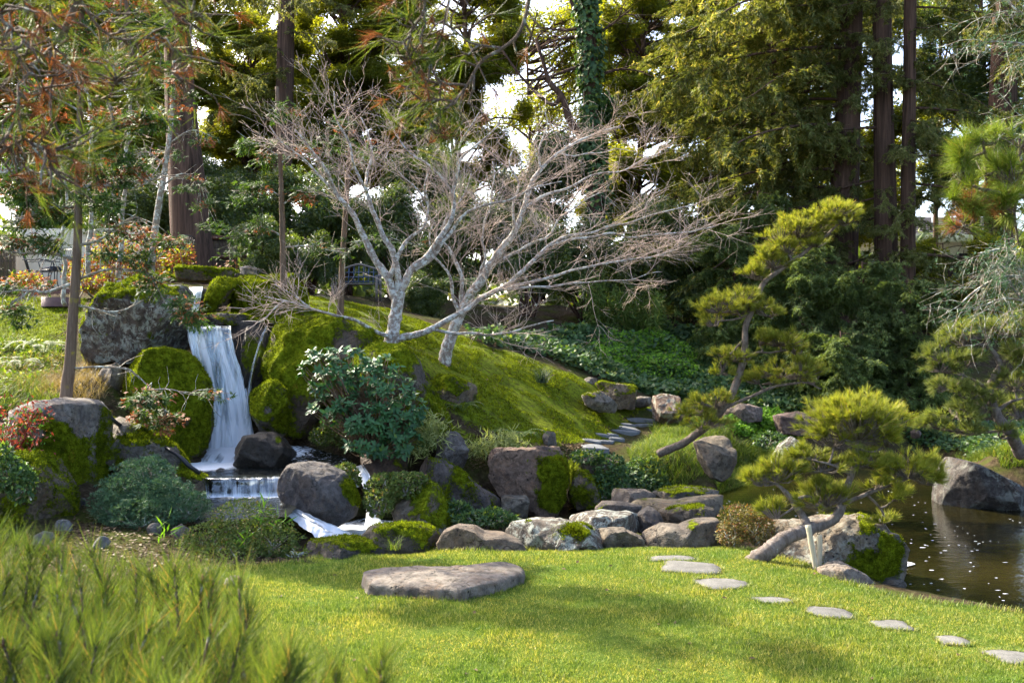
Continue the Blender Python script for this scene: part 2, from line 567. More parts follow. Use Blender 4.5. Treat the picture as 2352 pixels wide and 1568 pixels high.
# ------------------------------------------------------------------ water
def pond_material():
    t = NT('pond_water')
    mp = t.n('Mapping')
    t.set(mp.inputs[0], t.obj())
    mp.inputs['Scale'].default_value = (1.0, 2.2, 1.0)
    n1 = t.noise(3.5, 3, mp.outputs[0], .5, .4)
    n2 = t.noise(16, 2, mp.outputs[0])
    col = t.ramp(t.noise(.7, 3), (.3, (.006, .006, .002)), (.7, (.018, .015, .004)))
    h = t.math('ADD', n1, t.math('MULTIPLY', n2, .25))
    return t.finish(t.principled(col, .03, .5, t.bump(h, .22, .03), IOR=1.33))
M['pond'] = pond_material()
WPOLY = np.array([[-3.6, 11.6], [-2.0, 11.0], [1.0, 10.8], [2.6, 10.2], [4.0, 9.2], [5.0, 8.6], [14, 7.4], [20, 10], [20, 17], [8.5, 17], [10.5, 24], [6, 24], [3.8, 18.5], [0.5, 16.2], [-2, 15], [-3.2, 13.8]])
cxy = WPOLY.mean(0)
mb = MB()
ring = [WPOLY * s + cxy * (1 - s) for s in (1, .66, .33)]
v = np.vstack(ring + [cxy[None]])
n = len(WPOLY)
i = np.arange(n); j = (i + 1) % n
mb.add(np.c_[v, np.full(len(v), WATER)], np.r_[np.c_[i, j, j + n, i + n], np.c_[i + n, j + n, j + 2 * n, i + 2 * n]], np.c_[i + 2 * n, j + 2 * n, np.full(n, 3 * n)])
o = mb.build('pond_water', M['pond'], smooth=True)
o['kind'] = 'structure'; o['label'] = 'dark reflecting pond and the slow stream that feeds it'

def fall_material(name, amount, foam=0.0, us=22, vs_=.8):
    """silky falling water: white strands along the flow over clear dark water"""
    t = NT(name)
    uv = t.n('UVMap')
    uv.uv_map = 'UVMap'
    mp = t.n('Mapping')
    t.set(mp.inputs[0], uv.outputs[0])
    mp.inputs['Scale'].default_value = (us, vs_, 1)
    n1 = t.noise(1.0, 5, mp.outputs[0], .6, .25)
    mp2 = t.n('Mapping')
    t.set(mp2.inputs[0], uv.outputs[0])
    mp2.inputs['Scale'].default_value = (us * .2, vs_ * 1.6, 1)
    n2 = t.noise(1.0, 4, mp2.outputs[0], .6, .3)
    d = t.math('ADD', t.math('MULTIPLY', n1, .6), t.math('MULTIPLY', n2, .6))
    d = t.math('ADD', d, t.math('SUBTRACT', t.attr('foam'), 1.5 - amount))
    a = t.ramp(d, (.38, 0.0), (.52, .55), (.68, 1.0))
    col = t.mix(a, (.42, .5, .58), (.86, .9, .95))
    p = t.principled(col, .45, .4, t.bump(n1, .5, .02))
    tr = t.n('BsdfTranslucent'); t.set(tr.inputs[0], (.75, .84, .95))
    white = mixshader(t, .35, p, tr.outputs[0])
    clear = t.n('BsdfTransparent'); t.set(clear.inputs[0], (.82, .86, .85))
    gl = t.n('BsdfGlossy'); t.set(gl.inputs[0], (.9, .95, 1)); gl.inputs['Roughness'].default_value = .12
    t.t.links.new(t.bump(n1, .4, .02), gl.inputs['Normal'])
    cl = mixshader(t, .12, clear.outputs[0], gl.outputs[0])
    return t.finish(mixshader(t, a, cl, white))
M['fall'] = fall_material('waterfall_water', .97)
M['thin'] = fall_material('thin_water', .74, us=26)
M['pool'] = None
def pool_material():
    t = NT('stream_water')
    n1 = t.noise(9, 4, None, .6, .6)
    fo = t.math('ADD', t.attr('foam'), t.math('MULTIPLY', t.math('SUBTRACT', t.noise(11, 6, None, .7, 1.2), .5), 1.6))
    a = t.ramp(fo, (.45, 0.0), (.75, 1.0))
    dark = t.principled((.015, .017, .016), .05, .5, t.bump(n1, .5, .04), IOR=1.33)
    wh = t.principled((.82, .86, .9), .6, .3, t.bump(fo, .4, .03))
    return t.finish(mixshader(t, a, dark, wh))
M['pool'] = pool_material()

def sheet(name, left, right, mat, parent=None, nu=24, nv=40, bulge=0.0, rough=.01, foam=None, label=None, jag=0.0, seed=0, **props):
    L, Rr = spline(left, nv), spline(right, nv)
    u = np.linspace(0, 1, nu)
    g = L[:, None] * (1 - u)[None, :, None] + Rr[:, None] * u[None, :, None]
    g[:, :, 1] -= bulge * np.sin(u * math.pi)[None]
    pv = g.reshape(-1, 3).copy()
    pv[:, 1] -= rough * fbm(np.c_[pv[:, 0] * 14, pv[:, 2] * 2, np.full(len(pv), seed)], seed, 3)
    pv[:, 2] += .4 * rough * fbm(pv * 9, seed + 5, 2)
    k = np.arange(nu * nv).reshape(nv, nu)
    mb = MB()
    q = np.stack([k[:-1, :-1], k[1:, :-1], k[1:, 1:], k[:-1, 1:]], -1).reshape(-1, 4)
    mb.add(pv, q)
    ln = np.r_[0, np.cumsum(np.linalg.norm(np.diff(L, axis=0), axis=1))]
    wd = np.linalg.norm(L[nv // 2] - Rr[nv // 2])
    U = np.c_[np.tile(u * wd, nv) + seed * 3.7, np.repeat(ln, nu)]
    tt = np.repeat(np.linspace(0, 1, nv), nu)
    fm = np.interp(tt, *zip(*(foam or [(0, .5), (1, .5)])))
    uu = np.tile(u, nv)
    me = mb.mesh(name, True, {'foam': fm + jag * fbm(np.c_[uu * 9, tt * 2.2, uu * 0 + seed], seed + 3, 3)})
    ul = me.uv_layers.new(name='UVMap')
    ul.data.foreach_set('uv', U[q.ravel()].astype(np.float32).ravel())
    return link(name, me, mat, parent, **props)
# ------------------------------------------------------------------ rocks
import bmesh
_ico = {}
def ico(n):
    if n not in _ico:
        bm = bmesh.new()
        bmesh.ops.create_icosphere(bm, subdivisions=n, radius=1)
        bm.verts.ensure_lookup_table()
        _ico[n] = (np.array([v.co[:] for v in bm.verts]), np.array([[v.index for v in f.verts] for f in bm.faces]))
        bm.free()
    return _ico[n]

def radial(poly, cen, th):
    """star-shaped outline radius for angles th"""
    poly = np.asarray(poly, float) - cen
    r = np.zeros_like(th)
    dx, dy = np.cos(th), np.sin(th)
    for i in range(len(poly)):
        a, b = poly[i], poly[(i + 1) % len(poly)]
        e = b - a
        den = dx * e[1] - dy * e[0]
        den = np.where(abs(den) < 1e-9, 1e-9, den)
        t = (a[0] * e[1] - a[1] * e[0]) / den
        s = (a[0] * dy - a[1] * dx) / den
        r = np.where((s >= -1e-6) & (s <= 1 + 1e-6) & (t > 0), np.maximum(r, t), r)
    return np.maximum(r, .02)

def vnormals(v, f):
    n = np.cross(v[f[:, 1]] - v[f[:, 0]], v[f[:, 2]] - v[f[:, 0]])
    vn = np.zeros_like(v)
    for k in range(3):
        np.add.at(vn, f[:, k], n)
    return unit(vn)

ROCKS = {}
def rock(label, poly, d, thick=.5, top=False, zt=None, tilt=(0, 0), moss=0.0, mossup=.3, mossat=None, bare=None, lichen=0.0, color=(0.165, 0.148, 0.128), wet=0.0,
         p=2.8, rough=.07, facets=8, sub=5, seed=None, name='boulder', group='rocks around the waterfall, stream and pond', category='rock', sink=0.0, fuzz=0, ang=0.0):
    """a stone: its front outline (or, with top=True, the outline of its top face) plus its own depth, facets and roughness"""
    seed = seed if seed is not None else (len(ROCKS) * 7 + 3)
    rs = np.random.default_rng(seed)
    S, T = ico(sub)
    if not top:
        w = np.array([P(x, y, d) for x, y in poly])
        if sink:
            lo = w[:, 2].min(); hgt = np.ptp(w[:, 2])
            w[:, 2] -= sink * np.clip(1 - (w[:, 2] - lo) / (.45 * hgt), 0, 1)
        pl = w[:, [0, 2]]
        cen = (pl.min(0) + pl.max(0)) / 2
        a, b, c = S[:, 0], S[:, 2], S[:, 1]
    else:
        w = np.array([PZ(x, y, zt + tilt[0] * (x - poly[0][0]) / 100) for x, y in poly])
        pl = w[:, :2]
        cen = (pl.min(0) + pl.max(0)) / 2
        a, b, c = S[:, 0], S[:, 1], S[:, 2]
    th = np.arctan2(b, a)
    rr = radial(pl, cen, th)
    rho = np.hypot(a, b)
    pp = p if not top else 7
    fac = (rho ** pp + np.abs(c) ** pp) ** (-1 / pp)
    x, y, z = rho * fac * rr * np.cos(th), rho * fac * rr * np.sin(th), c * fac * thick
    size = float(np.mean(np.ptp(pl, axis=0)))
    if not top:
        v = np.c_[x, z, y]
        for k in range(facets + 3):
            n = unit(np.array([rs.normal(0, .8), -abs(rs.normal(0, .8)) - .22, rs.normal(.2, .6)]))
            sup = (v @ n).max()
            lim = sup * rs.uniform(.6, .84)
            ex = np.maximum(v @ n - lim, 0)
            v = v - ex[:, None] * n * .97
        base = np.array([cen[0], d, cen[1]])
    else:
        v = np.c_[x, y, z]
        v[:, 2] += tilt[0] * (F / 100) / d * v[:, 0] * 1.0 if False else 0
        base = np.array([cen[0], cen[1], zt - thick])
        # tilt along x so the face follows the traced plane
        if tilt[0]:
            xs_ = w[:, 0]; zs_ = w[:, 2]
            sl = np.polyfit(xs_, zs_, 1)
            v[:, 2] += (np.polyval(sl, v[:, 0] + cen[0]) - zt)
        for k in range(facets):
            an = rs.uniform(0, 6.28)
            n = unit(np.array([math.cos(an), math.sin(an), rs.uniform(-.1, .5)]))
            lim = (v @ n).max() * rs.uniform(.86, .97)
            v = v - np.maximum(v @ n - lim, 0)[:, None] * n * .9
    q = (v + base)
    nrm = unit(v)
    n1 = fbm(q * (1.6 / max(size, .25)) + seed, seed, 4)
    n2 = fbm(q * (6.0 / max(size, .25)) + seed, seed + 9, 3)
    rid = 1 - np.abs(fbm(q * (2.7 / max(size, .25)) + 5.1, seed + 4, 3)) * 2
    amp = rough * size * (1.0 if not top else .5)
    n3 = fbm(q * (15.0 / max(size, .25)) + seed, seed + 31, 3)
    q = q + nrm * (amp * (1.15 * n1 + .5 * n2 + .4 * rid + .34 * n3))[:, None]
    N = vnormals(q, T)
    nz = fbm(q * 1.9 + seed, seed + 21, 4)
    ms = moss + mossup * N[:, 2] + .85 * nz - .12 * np.clip(-N[:, 2], 0, 1)
    pxy = np.c_[1176 + q[:, 0] / q[:, 1] * F, 784 - (q[:, 2] - CZ) / q[:, 1] * F]
    for (mx, my, r, s) in (mossat or []):
        e = np.exp(-((pxy[:, 0] - mx) ** 2 + (pxy[:, 1] - my) ** 2) / (r * r) * (1 + .9 * fbm(q * 6, seed + 5, 3)))
        ms = ms + s * e
    li = np.clip(lichen + .5 * nz, 0, 1) * (lichen > 0)
    mb = MB()
    mb.add(q - base, T)
    attrs = {'moss': ms, 'lichen': li, 'wet': np.full(len(q), wet) if wet else np.zeros(len(q))}
    g = 'rocks around the waterfall, stream and pond' if group is None else group
    if fuzz and True:
        root = empty(name, label, category, g)
        root.location = base
        o = mb.build('stone', M['rock'], root, smooth=True, attrs=attrs)
        o.color = (*color, 1)
        # short moss fringe standing off the stone
        fc = q[T].mean(1)
        fms = ms[T].mean(1)
        ar = np.linalg.norm(np.cross(q[T[:, 1]] - q[T[:, 0]], q[T[:, 2]] - q[T[:, 0]]), axis=1)
        wgt = ar * np.clip((fms + .35 * fbm(fc * 7, seed + 2, 3) - .36) * 4, 0, 1) * (N[T].mean(1)[:, 1] < .45)
        if wgt.sum() > 0:
            k = R.choice(len(T), fuzz, p=wgt / wgt.sum())
            bc = R.dirichlet((1, 1, 1), fuzz)
            pos = (q[T[k]] * bc[:, :, None]).sum(1)
            nn = N[T[k]].mean(1)
            mf = MB()
            dirv = unit(nn + R.normal(0, .6, (fuzz, 3)) + [0, 0, .1])
            needles(mf, pos - base - nn * .004, dirv, R.uniform(.016, .045, fuzz), .016)
            mo = mf.build('moss', M['mossfuzz'], root, kind='stuff')
    else:
        root = mb.build(name, M['rock'], None, smooth=True, attrs=attrs)
        root.location = base
        root.color = (*color, 1)
        root['label'], root['category'], root['group'] = label, category, g
    ROCKS[label] = (root, q, T, N)
    return root
def fuzz_mat():
    t = NT('moss_fuzz')
    g = t.n('NewGeometry')
    col = t.mix(1.0, moss_colour(t, t.noise(60, 4, None, .65)), t.ramp(g.outputs['Random Per Island'], (0, .7), (1, 1.5)), 'MULTIPLY')
    p = t.principled(col, .9, .05)
    tr = t.n('BsdfTranslucent')
    t.set(tr.inputs[0], t.mix(1.0, col, (1.3, 1.3, .7), 'MULTIPLY'))
    return t.finish(mixshader(t, .36, p, tr.outputs[0]))
M['mossfuzz'] = fuzz_mat()

GREY, BROWN, DARK, RED, BLUE = (.19, .18, .16), (.19, .16, .12), (.085, .078, .07), (.17, .115, .085), (.16, .17, .19)
G_F, G_S, G_P = 'rocks around the waterfall', 'rocks along the stream', 'rocks on the moss slope and path'
# --- waterfall group
rock('long mossy stone lying above the upper waterfall', [(394, 638), (415, 609), (444, 615), (527, 615), (539, 627), (537, 641), (467, 646), (400, 646)], 19.4, .5, moss=.62, mossup=.5, color=BROWN, group=G_F, fuzz=3000, p=4)
rock('square grey stone block on top of the mossy dome', [(552, 615), (556, 612), (583, 612), (587, 616), (587, 633), (552, 633)], 19.0, .16, color=(0.264, 0.254, 0.237), p=6, facets=0, rough=.02, sub=3, group=G_F, name='stone_block')
rock('small dark stone beside the grey block', [(538, 632), (548, 627), (558, 630), (556, 640), (540, 640)], 18.9, .15, color=DARK, sub=3, group=G_F)
rock('flat mossy stone behind the big lichen boulder', [(290, 632), (330, 627), (390, 630), (395, 646), (330, 650), (290, 648)], 18.8, .5, moss=.6, mossup=.5, color=BROWN, group=G_F, fuzz=1500)
rock('square mossy stone right of the upper waterfall', [(466, 644), (480, 640), (547, 638), (536, 663), (521, 683), (500, 720), (478, 735), (468, 700), (463, 670)], 17.7, .45, moss=.42, mossup=.45, color=BROWN, p=4, group=G_F, fuzz=2500, mossat=[(495, 670, 30, .5)])
rock('large mossy dome right of the upper waterfall', [(547, 640), (567, 632), (611, 628), (644, 627), (667, 637), (691, 657), (699, 700), (690, 740), (600, 750), (520, 740), (510, 700), (530, 670)], 18.2, .9, moss=.72, mossup=.4, color=BROWN, group=G_F, sub=6, fuzz=9000)
rock('big dark boulder with pale lichen left of the waterfall', [(187, 683), (240, 647), (294, 637), (334, 645), (384, 653), (414, 653), (422, 667), (424, 737), (430, 800), (410, 830), (334, 830), (267, 830), (184, 830), (146, 780), (150, 710)], 16.6, .9, moss=.18, mossup=.5, lichen=.62, color=(0.121, 0.106, 0.095), sub=6, fuzz=7000, group=G_F, facets=9, rough=.07, p=3.2, mossat=[(250, 670, 45, .5), (400, 770, 30, .6), (330, 660, 40, .5), (230, 770, 30, .35)])
rock('huge rounded mossy boulder left of the waterfall', [(244, 857), (260, 834), (300, 814), (367, 804), (407, 810), (434, 834), (457, 867), (468, 907), (472, 957), (471, 997), (462, 1034), (440, 1060), (400, 1054), (350, 1040), (300, 1020), (254, 994), (236, 944), (228, 890)], 15.3, .95, moss=.66, mossup=.3, color=(0.143, 0.117, 0.0855), sub=6, fuzz=14000, group=G_F, facets=4, rough=.04)
rock('grey stone face at the shoulder of the rounded boulder', [(224, 880), (236, 842), (262, 836), (272, 860), (262, 910), (238, 925)], 15.0, .35, color=(0.242, 0.223, 0.19), group=G_F)
rock('square boulder with grey top and mossy front', [(60, 942), (123, 916), (187, 921), (226, 946), (223, 967), (221, 1040), (214, 1100), (188, 1142), (150, 1138), (110, 1112), (62, 1065), (57, 990)], 12.7, .75, moss=.25, mossup=-.45, color=(0.22, 0.207, 0.19), p=4.5, sub=6, fuzz=7000, group=G_F, facets=5, rough=.04, mossat=[(190, 1030, 55, .8), (140, 1010, 40, .4), (190, 1110, 40, .4), (80, 1000, 30, -.5), (150, 925, 60, -.7)])
rock('low mossy boulder between square boulder and waterfall', [(224, 966), (254, 960), (300, 980), (354, 1000), (394, 1027), (412, 1050), (428, 1078), (400, 1105), (330, 1110), (260, 1100), (222, 1080), (218, 1000)], 13.5, .65, moss=.5, mossup=.4, color=GREY, sub=5, fuzz=7000, group=G_F, mossat=[(270, 985, 28, -.6)])
rock('mossy boulder cut off by the picture edge', [(-70, 1060), (0, 1046), (67, 1043), (100, 1065), (130, 1105), (143, 1132), (153, 1178), (137, 1205), (110, 1232), (67, 1245), (-70, 1250)], 11.4, .8, moss=.68, mossup=.15, color=BROWN, sub=6, fuzz=9000, group=G_F, facets=4)
rock('upright mossy stone at the right foot of the waterfall', [(574, 877), (597, 873), (634, 877), (651, 897), (661, 937), (664, 963), (656, 998), (634, 1010), (600, 1004), (582, 967), (572, 917)], 15.3, .4, moss=.42, mossup=.3, color=GREY, fuzz=3000, group=G_F, mossat=[(615, 940, 18, -.6), (590, 910, 25, .4)])
rock('wet black rock splashed at the foot of the waterfall', [(541, 1017), (554, 1004), (627, 997), (644, 1007), (667, 1034), (684, 1050), (682, 1075), (600, 1078), (545, 1064), (536, 1035)], 14.7, .5, moss=-.1, mossup=.05, color=(0.055, 0.0498, 0.0427), wet=.9, p=3.4, group=G_F, mossat=[(640, 1010, 10, .9), (680, 1060, 12, .6)])
rock('broad mossy boulder right of the waterfall', [(588, 790), (632, 738), (652, 719), (704, 721), (767, 728), (788, 734), (809, 758), (850, 761), (854, 780), (838, 830), (829, 900), (800, 960), (740, 990), (662, 985), (610, 930), (580, 850)], 16.3, 1.1, moss=.66, mossup=.25, color=(0.132, 0.106, 0.0808), sub=6, fuzz=15000, group=G_F, facets=6, mossat=[(790, 800, 30, -.7)])
rock('tall mossy boulder behind the glossy green shrub', [(814, 824), (834, 802), (877, 793), (934, 792), (958, 804), (966, 834), (971, 874), (991, 887), (1004, 907), (1018, 940), (1026, 980), (1020, 1010), (960, 1030), (850, 1020), (800, 960)], 15.0, .8, moss=.55, mossup=.25, color=(0.121, 0.106, 0.0855), sub=6, fuzz=8000, group=G_F, p=3.2, facets=6, mossat=[(965, 850, 22, -.45)])
rock('dark wet wall stone beneath the upper fall lip', [(418, 742), (480, 738), (590, 742), (598, 790), (610, 900), (600, 1040), (560, 1062), (470, 1062), (440, 1040), (430, 900), (418, 800)], 16.75, .35, moss=-.3, mossup=.1, color=(0.0385, 0.036, 0.0333), wet=.8, p=5, group=G_F, facets=3, rough=.03, sub=5)
rock('wet stone ledge under the upper stream', [(410, 668), (470, 664), (480, 700), (485, 745), (410, 748), (405, 700)], 17.95, .4, moss=-.2, color=(0.044, 0.0403, 0.0361), wet=.8, p=4, group=G_F)
rock('thin mossy ledge at the lip of the waterfall', [(440, 738), (480, 722), (560, 722), (600, 735), (600, 752), (540, 748), (450, 750)], 16.9, .45, moss=.45, mossup=.4, color=DARK, group=G_F, fuzz=1200)
rock('dark dripping stone between the waterfall and the broad boulder', [(545, 748), (600, 735), (625, 742), (615, 800), (600, 880), (590, 960), (570, 940), (566, 850)], 16.45, .3, moss=.1, color=(0.055, 0.0498, 0.0427), wet=.7, group=G_F)
rock('pitted grey boulder standing in the cascade', [(647, 1101), (667, 1068), (711, 1060), (751, 1067), (790, 1085), (815, 1120), (825, 1155), (815, 1185), (780, 1204), (740, 1204), (700, 1184), (660, 1160), (643, 1125)], 12.9, .55, moss=-.25, mossup=.05, color=(.105, .1, .1), sub=6, group=G_S, facets=-2, rough=.035, p=2.3, fuzz=1500, mossat=[(800, 1120, 24, .95), (815, 1150, 14, .6)])
rock('wet ledge under the small cascade', [(462, 1100), (500, 1096), (640, 1098), (655, 1120), (650, 1160), (470, 1158)], 13.75, .3, moss=-.2, color=(0.0495, 0.0445, 0.038), wet=.8, p=5, group=G_S)
rock('low mossy stone beside the hose end', [(395, 1085), (430, 1082), (465, 1098), (468, 1125), (430, 1135), (395, 1125)], 13.3, .4, moss=.35, mossup=.5, color=BROWN, group=G_S, fuzz=800)
rock('reddish brown stone beside the thin cascade', [(815, 1055), (850, 1042), (900, 1043), (938, 1058), (930, 1095), (880, 1110), (835, 1105)], 14.3, .4, moss=.0, mossup=.1, color=(0.088, 0.0583, 0.0427), wet=.3, group=G_S)
rock('ivy-capped pitted boulder beside the lower cascade', [(904, 1178), (920, 1155), (955, 1125), (984, 1111), (1001, 1121), (1024, 1151), (1041, 1185), (1050, 1212), (1031, 1225), (924, 1222), (907, 1205)], 13.0, .5, moss=.12, mossup=.35, lichen=.2, color=BROWN, group=G_S, fuzz=1200, mossat=[(1030, 1180, 22, .6), (960, 1150, 20, .3)])
rock('dark boulder with a diagonal band of moss', [(948, 1086), (971, 1055), (1018, 1058), (1051, 1078), (1084, 1108), (1118, 1131), (1148, 1148), (1155, 1185), (1104, 1190), (1038, 1180), (1000, 1150), (965, 1110)], 14.1, .55, moss=.05, mossup=.1, color=(0.132, 0.117, 0.109), group=G_S, fuzz=3500, sub=5, mossat=[(1070, 1135, 28, .6), (1110, 1160, 28, .6), (1055, 1095, 22, .5), (1020, 1140, 28, .4)])
rock('angular grey stone above the stream by the striped bamboo', [(1001, 1007), (1018, 990), (1048, 994), (1068, 1017), (1074, 1046), (1066, 1080), (1030, 1082), (1000, 1055)], 14.6, .4, moss=-.2, color=(0.143, 0.138, 0.138), group=G_S)
rock('reddish block boulder with moss pouring down one side', [(1123, 1055), (1138, 1042), (1231, 1035), (1285, 1033), (1298, 1065), (1305, 1105), (1298, 1150), (1268, 1184), (1218, 1186), (1180, 1170), (1150, 1140), (1124, 1095)], 14.5, .6, moss=-.25, mossup=.1, color=(0.198, 0.143, 0.109), p=4.2, group=G_S, fuzz=5000, sub=6, facets=6, mossat=[(1285, 1080, 48, 1.0), (1265, 1150, 40, .8), (1290, 1120, 40, .4)])
rock('small flat-topped grey block at the water edge', [(1151, 1142), (1160, 1138), (1208, 1138), (1216, 1150), (1210, 1188), (1156, 1186)], 14.2, .3, moss=-.2, color=(0.209, 0.196, 0.162), p=5, facets=1, rough=.03, group=G_S)
rock('small humped mossy stone beside the ivy boulder', [(1318, 1101), (1335, 1081), (1351, 1081), (1365, 1111), (1377, 1138), (1370, 1170), (1325, 1170), (1313, 1131)], 14.6, .35, moss=.65, mossup=.2, color=BROWN, group=G_S, fuzz=2500)
rock('boulder overgrown with ivy above the stream', [(1305, 1060), (1330, 1040), (1380, 1045), (1420, 1065), (1437, 1100), (1438, 1140), (1400, 1150), (1310, 1150)], 15.1, .5, moss=.3, mossup=.3, color=BROWN, group=G_S)
# --- front row
rock('low mossy ledge at the lawn edge below the cotoneaster', [(668, 1268), (710, 1247), (784, 1240), (850, 1246), (885, 1262), (898, 1280), (850, 1292), (784, 1296), (690, 1300), (666, 1288)], 10.55, .45, moss=.12, mossup=.35, color=(0.11, 0.101, 0.095), group=G_S, fuzz=1200, p=3.5)
rock('rounded stone with a yellow mossy top at the lawn edge', [(831, 1230), (850, 1212), (920, 1206), (970, 1208), (995, 1218), (1003, 1238), (997, 1270), (930, 1280), (880, 1276), (843, 1258)], 10.9, .45, moss=-.01, mossup=.5, color=(0.119, 0.107, 0.0785), group=G_S, fuzz=1500, mossat=[(920, 1212, 40, .3), (985, 1250, 22, .4)])
rock('smooth brown-grey stone with a hollow top at the lawn edge', [(998, 1254), (1018, 1222), (1050, 1208), (1090, 1212), (1111, 1226), (1160, 1228), (1198, 1245), (1220, 1275), (1100, 1282), (1010, 1278)], 10.65, .42, moss=-.35, mossup=.15, color=(0.15, 0.126, 0.0994), group=G_S, rough=.04, facets=4)
rock('broad stone splashed with lichen and golden moss', [(1144, 1228), (1168, 1205), (1218, 1196), (1285, 1195), (1335, 1202), (1378, 1222), (1408, 1238), (1424, 1262), (1351, 1270), (1225, 1275), (1160, 1262)], 10.95, .5, moss=-.012, mossup=.1, lichen=.55, color=(0.119, 0.107, 0.0922), group=G_S, fuzz=2000, sub=5, mossat=[(1270, 1224, 22, .45), (1312, 1214, 24, .5), (1350, 1224, 16, .4), (1240, 1240, 14, .35)])
rock('flat stone with white lichen on its front edge', [(1296, 1196), (1351, 1182), (1385, 1178), (1451, 1182), (1485, 1192), (1490, 1212), (1477, 1238), (1418, 1232), (1370, 1222), (1310, 1212)], 11.6, .5, moss=-.2, mossup=.15, lichen=.6, color=(0.135, 0.122, 0.106), group=G_S, p=3.5)
rock('pale sloping stone slab wedged at the lawn edge', [(1372, 1218), (1435, 1216), (1480, 1238), (1478, 1256), (1440, 1262), (1400, 1262), (1372, 1240)], 11.0, .35, moss=-.3, color=(0.158, 0.141, 0.113), group=G_S)
rock('pointed grey stone behind the lichen slab', [(1461, 1184), (1495, 1166), (1518, 1182), (1537, 1208), (1530, 1222), (1465, 1220)], 12.0, .3, moss=-.3, color=(0.119, 0.111, 0.106), group=G_S)
rock('low grey stone at the bend of the stream', [(1369, 1170), (1385, 1155), (1435, 1156), (1480, 1165), (1470, 1190), (1375, 1192)], 12.5, .4, moss=-.01, mossup=.2, color=(0.127, 0.114, 0.102), group=G_S, mossat=[(1378, 1172, 14, .6)])
rock('grey stone with a reddish corner across the stream', [(1404, 1140), (1411, 1126), (1485, 1128), (1507, 1141), (1497, 1168), (1448, 1172), (1406, 1162)], 13.6, .45, moss=-.2, mossup=.15, color=(0.143, 0.126, 0.109), group=G_S, mossat=[(1425, 1128, 18, .5)])
rock('long low slab reaching toward the pond', [(1446, 1162), (1470, 1150), (1568, 1155), (1620, 1146), (1670, 1140), (1685, 1148), (1676, 1170), (1600, 1182), (1530, 1185), (1450, 1182)], 12.9, .5, moss=-.005, mossup=.25, color=(0.15, 0.133, 0.102), group=G_S)
rock('thin mossy slab at the far side of the stream', [(1500, 1130), (1560, 1122), (1650, 1126), (1660, 1138), (1560, 1146), (1500, 1144)], 14.2, .5, moss=.3, mossup=.3, color=GREY, group=G_S, fuzz=900)
rock('mossy hump between the stream slabs', [(1516, 1178), (1560, 1165), (1620, 1165), (1658, 1176), (1650, 1205), (1600, 1214), (1540, 1216), (1516, 1200)], 12.2, .4, moss=.15, mossup=.3, color=(0.095, 0.0842, 0.0684), group=G_S, fuzz=1000)
rock('big smooth pale stone left of the bronze shrub', [(1478, 1228), (1518, 1208), (1568, 1212), (1601, 1200), (1645, 1194), (1667, 1208), (1680, 1235), (1692, 1262), (1600, 1266), (1500, 1262), (1476, 1246)], 11.2, .5, moss=-.25, mossup=.15, color=(0.166, 0.149, 0.123), group=G_S, rough=.045, mossat=[(1590, 1205, 14, .5)])
# --- pond
rock('large overhanging boulder with green moss at the pond edge', [(1768, 1232), (1795, 1212), (1868, 1205), (1918, 1198), (1968, 1195), (2015, 1202), (2042, 1218), (2062, 1238), (2074, 1275), (2067, 1315), (2055, 1350), (2025, 1368), (1968, 1350), (1885, 1330), (1800, 1300)], 10.5, .65, moss=.1, mossup=.05, lichen=.3, color=(0.187, 0.164, 0.128), sub=6, group='rocks beside the pond', fuzz=5000, facets=5, mossat=[(2020, 1300, 60, 1.0), (2055, 1250, 30, .7), (1990, 1208, 28, .6), (1960, 1300, 30, .5), (1840, 1230, 60, -.5)])
rock('smooth grey boulder half buried in the lawn by the pond', [(1886, 1312), (1915, 1299), (1942, 1295), (1965, 1306), (1992, 1322), (2015, 1345), (2025, 1380), (1995, 1390), (1948, 1380), (1910, 1362), (1888, 1338)], 9.45, .35, moss=-.3, mossup=.05, color=(0.22, 0.201, 0.176), group='rocks beside the pond', rough=.035, facets=3, mossat=[(2005, 1360, 10, .7)])
rock('dark rock resting at the waterline under the overhang', [(2010, 1345), (2040, 1330), (2072, 1328), (2078, 1342), (2055, 1362), (2015, 1372)], 10.15, .3, moss=.0, color=(0.11, 0.101, 0.0855), wet=.4, group='rocks beside the pond', sub=3)
rock('wide lichen-speckled boulder across the pond', [(2165, 1148), (2179, 1085), (2202, 1055), (2222, 1058), (2268, 1081), (2312, 1105), (2352, 1125), (2410, 1150), (2410, 1195), (2352, 1190), (2260, 1182), (2168, 1172)], 15.2, .8, moss=-.4, lichen=.2, color=(.075, .07, .068), sub=6, group='rocks beside the pond', p=4, facets=3, rough=.03)
rock('lichen-white upright stone behind the round pine', [(1778, 1052), (1798, 1020), (1820, 1003), (1840, 1010), (1840, 1050), (1830, 1085), (1780, 1085)], 15.2, .35, moss=-.2, lichen=.7, color=(0.187, 0.175, 0.152), group='rocks beside the pond')
rock('dark grey wedge-shaped block under the leaning pine', [(1597, 1016), (1628, 1008), (1676, 1003), (1684, 1020), (1686, 1060), (1676, 1090), (1655, 1105), (1630, 1095), (1612, 1060)], 15.6, .5, moss=-.3, color=(0.165, 0.148, 0.119), group='rocks beside the pond', p=4.5, facets=3)
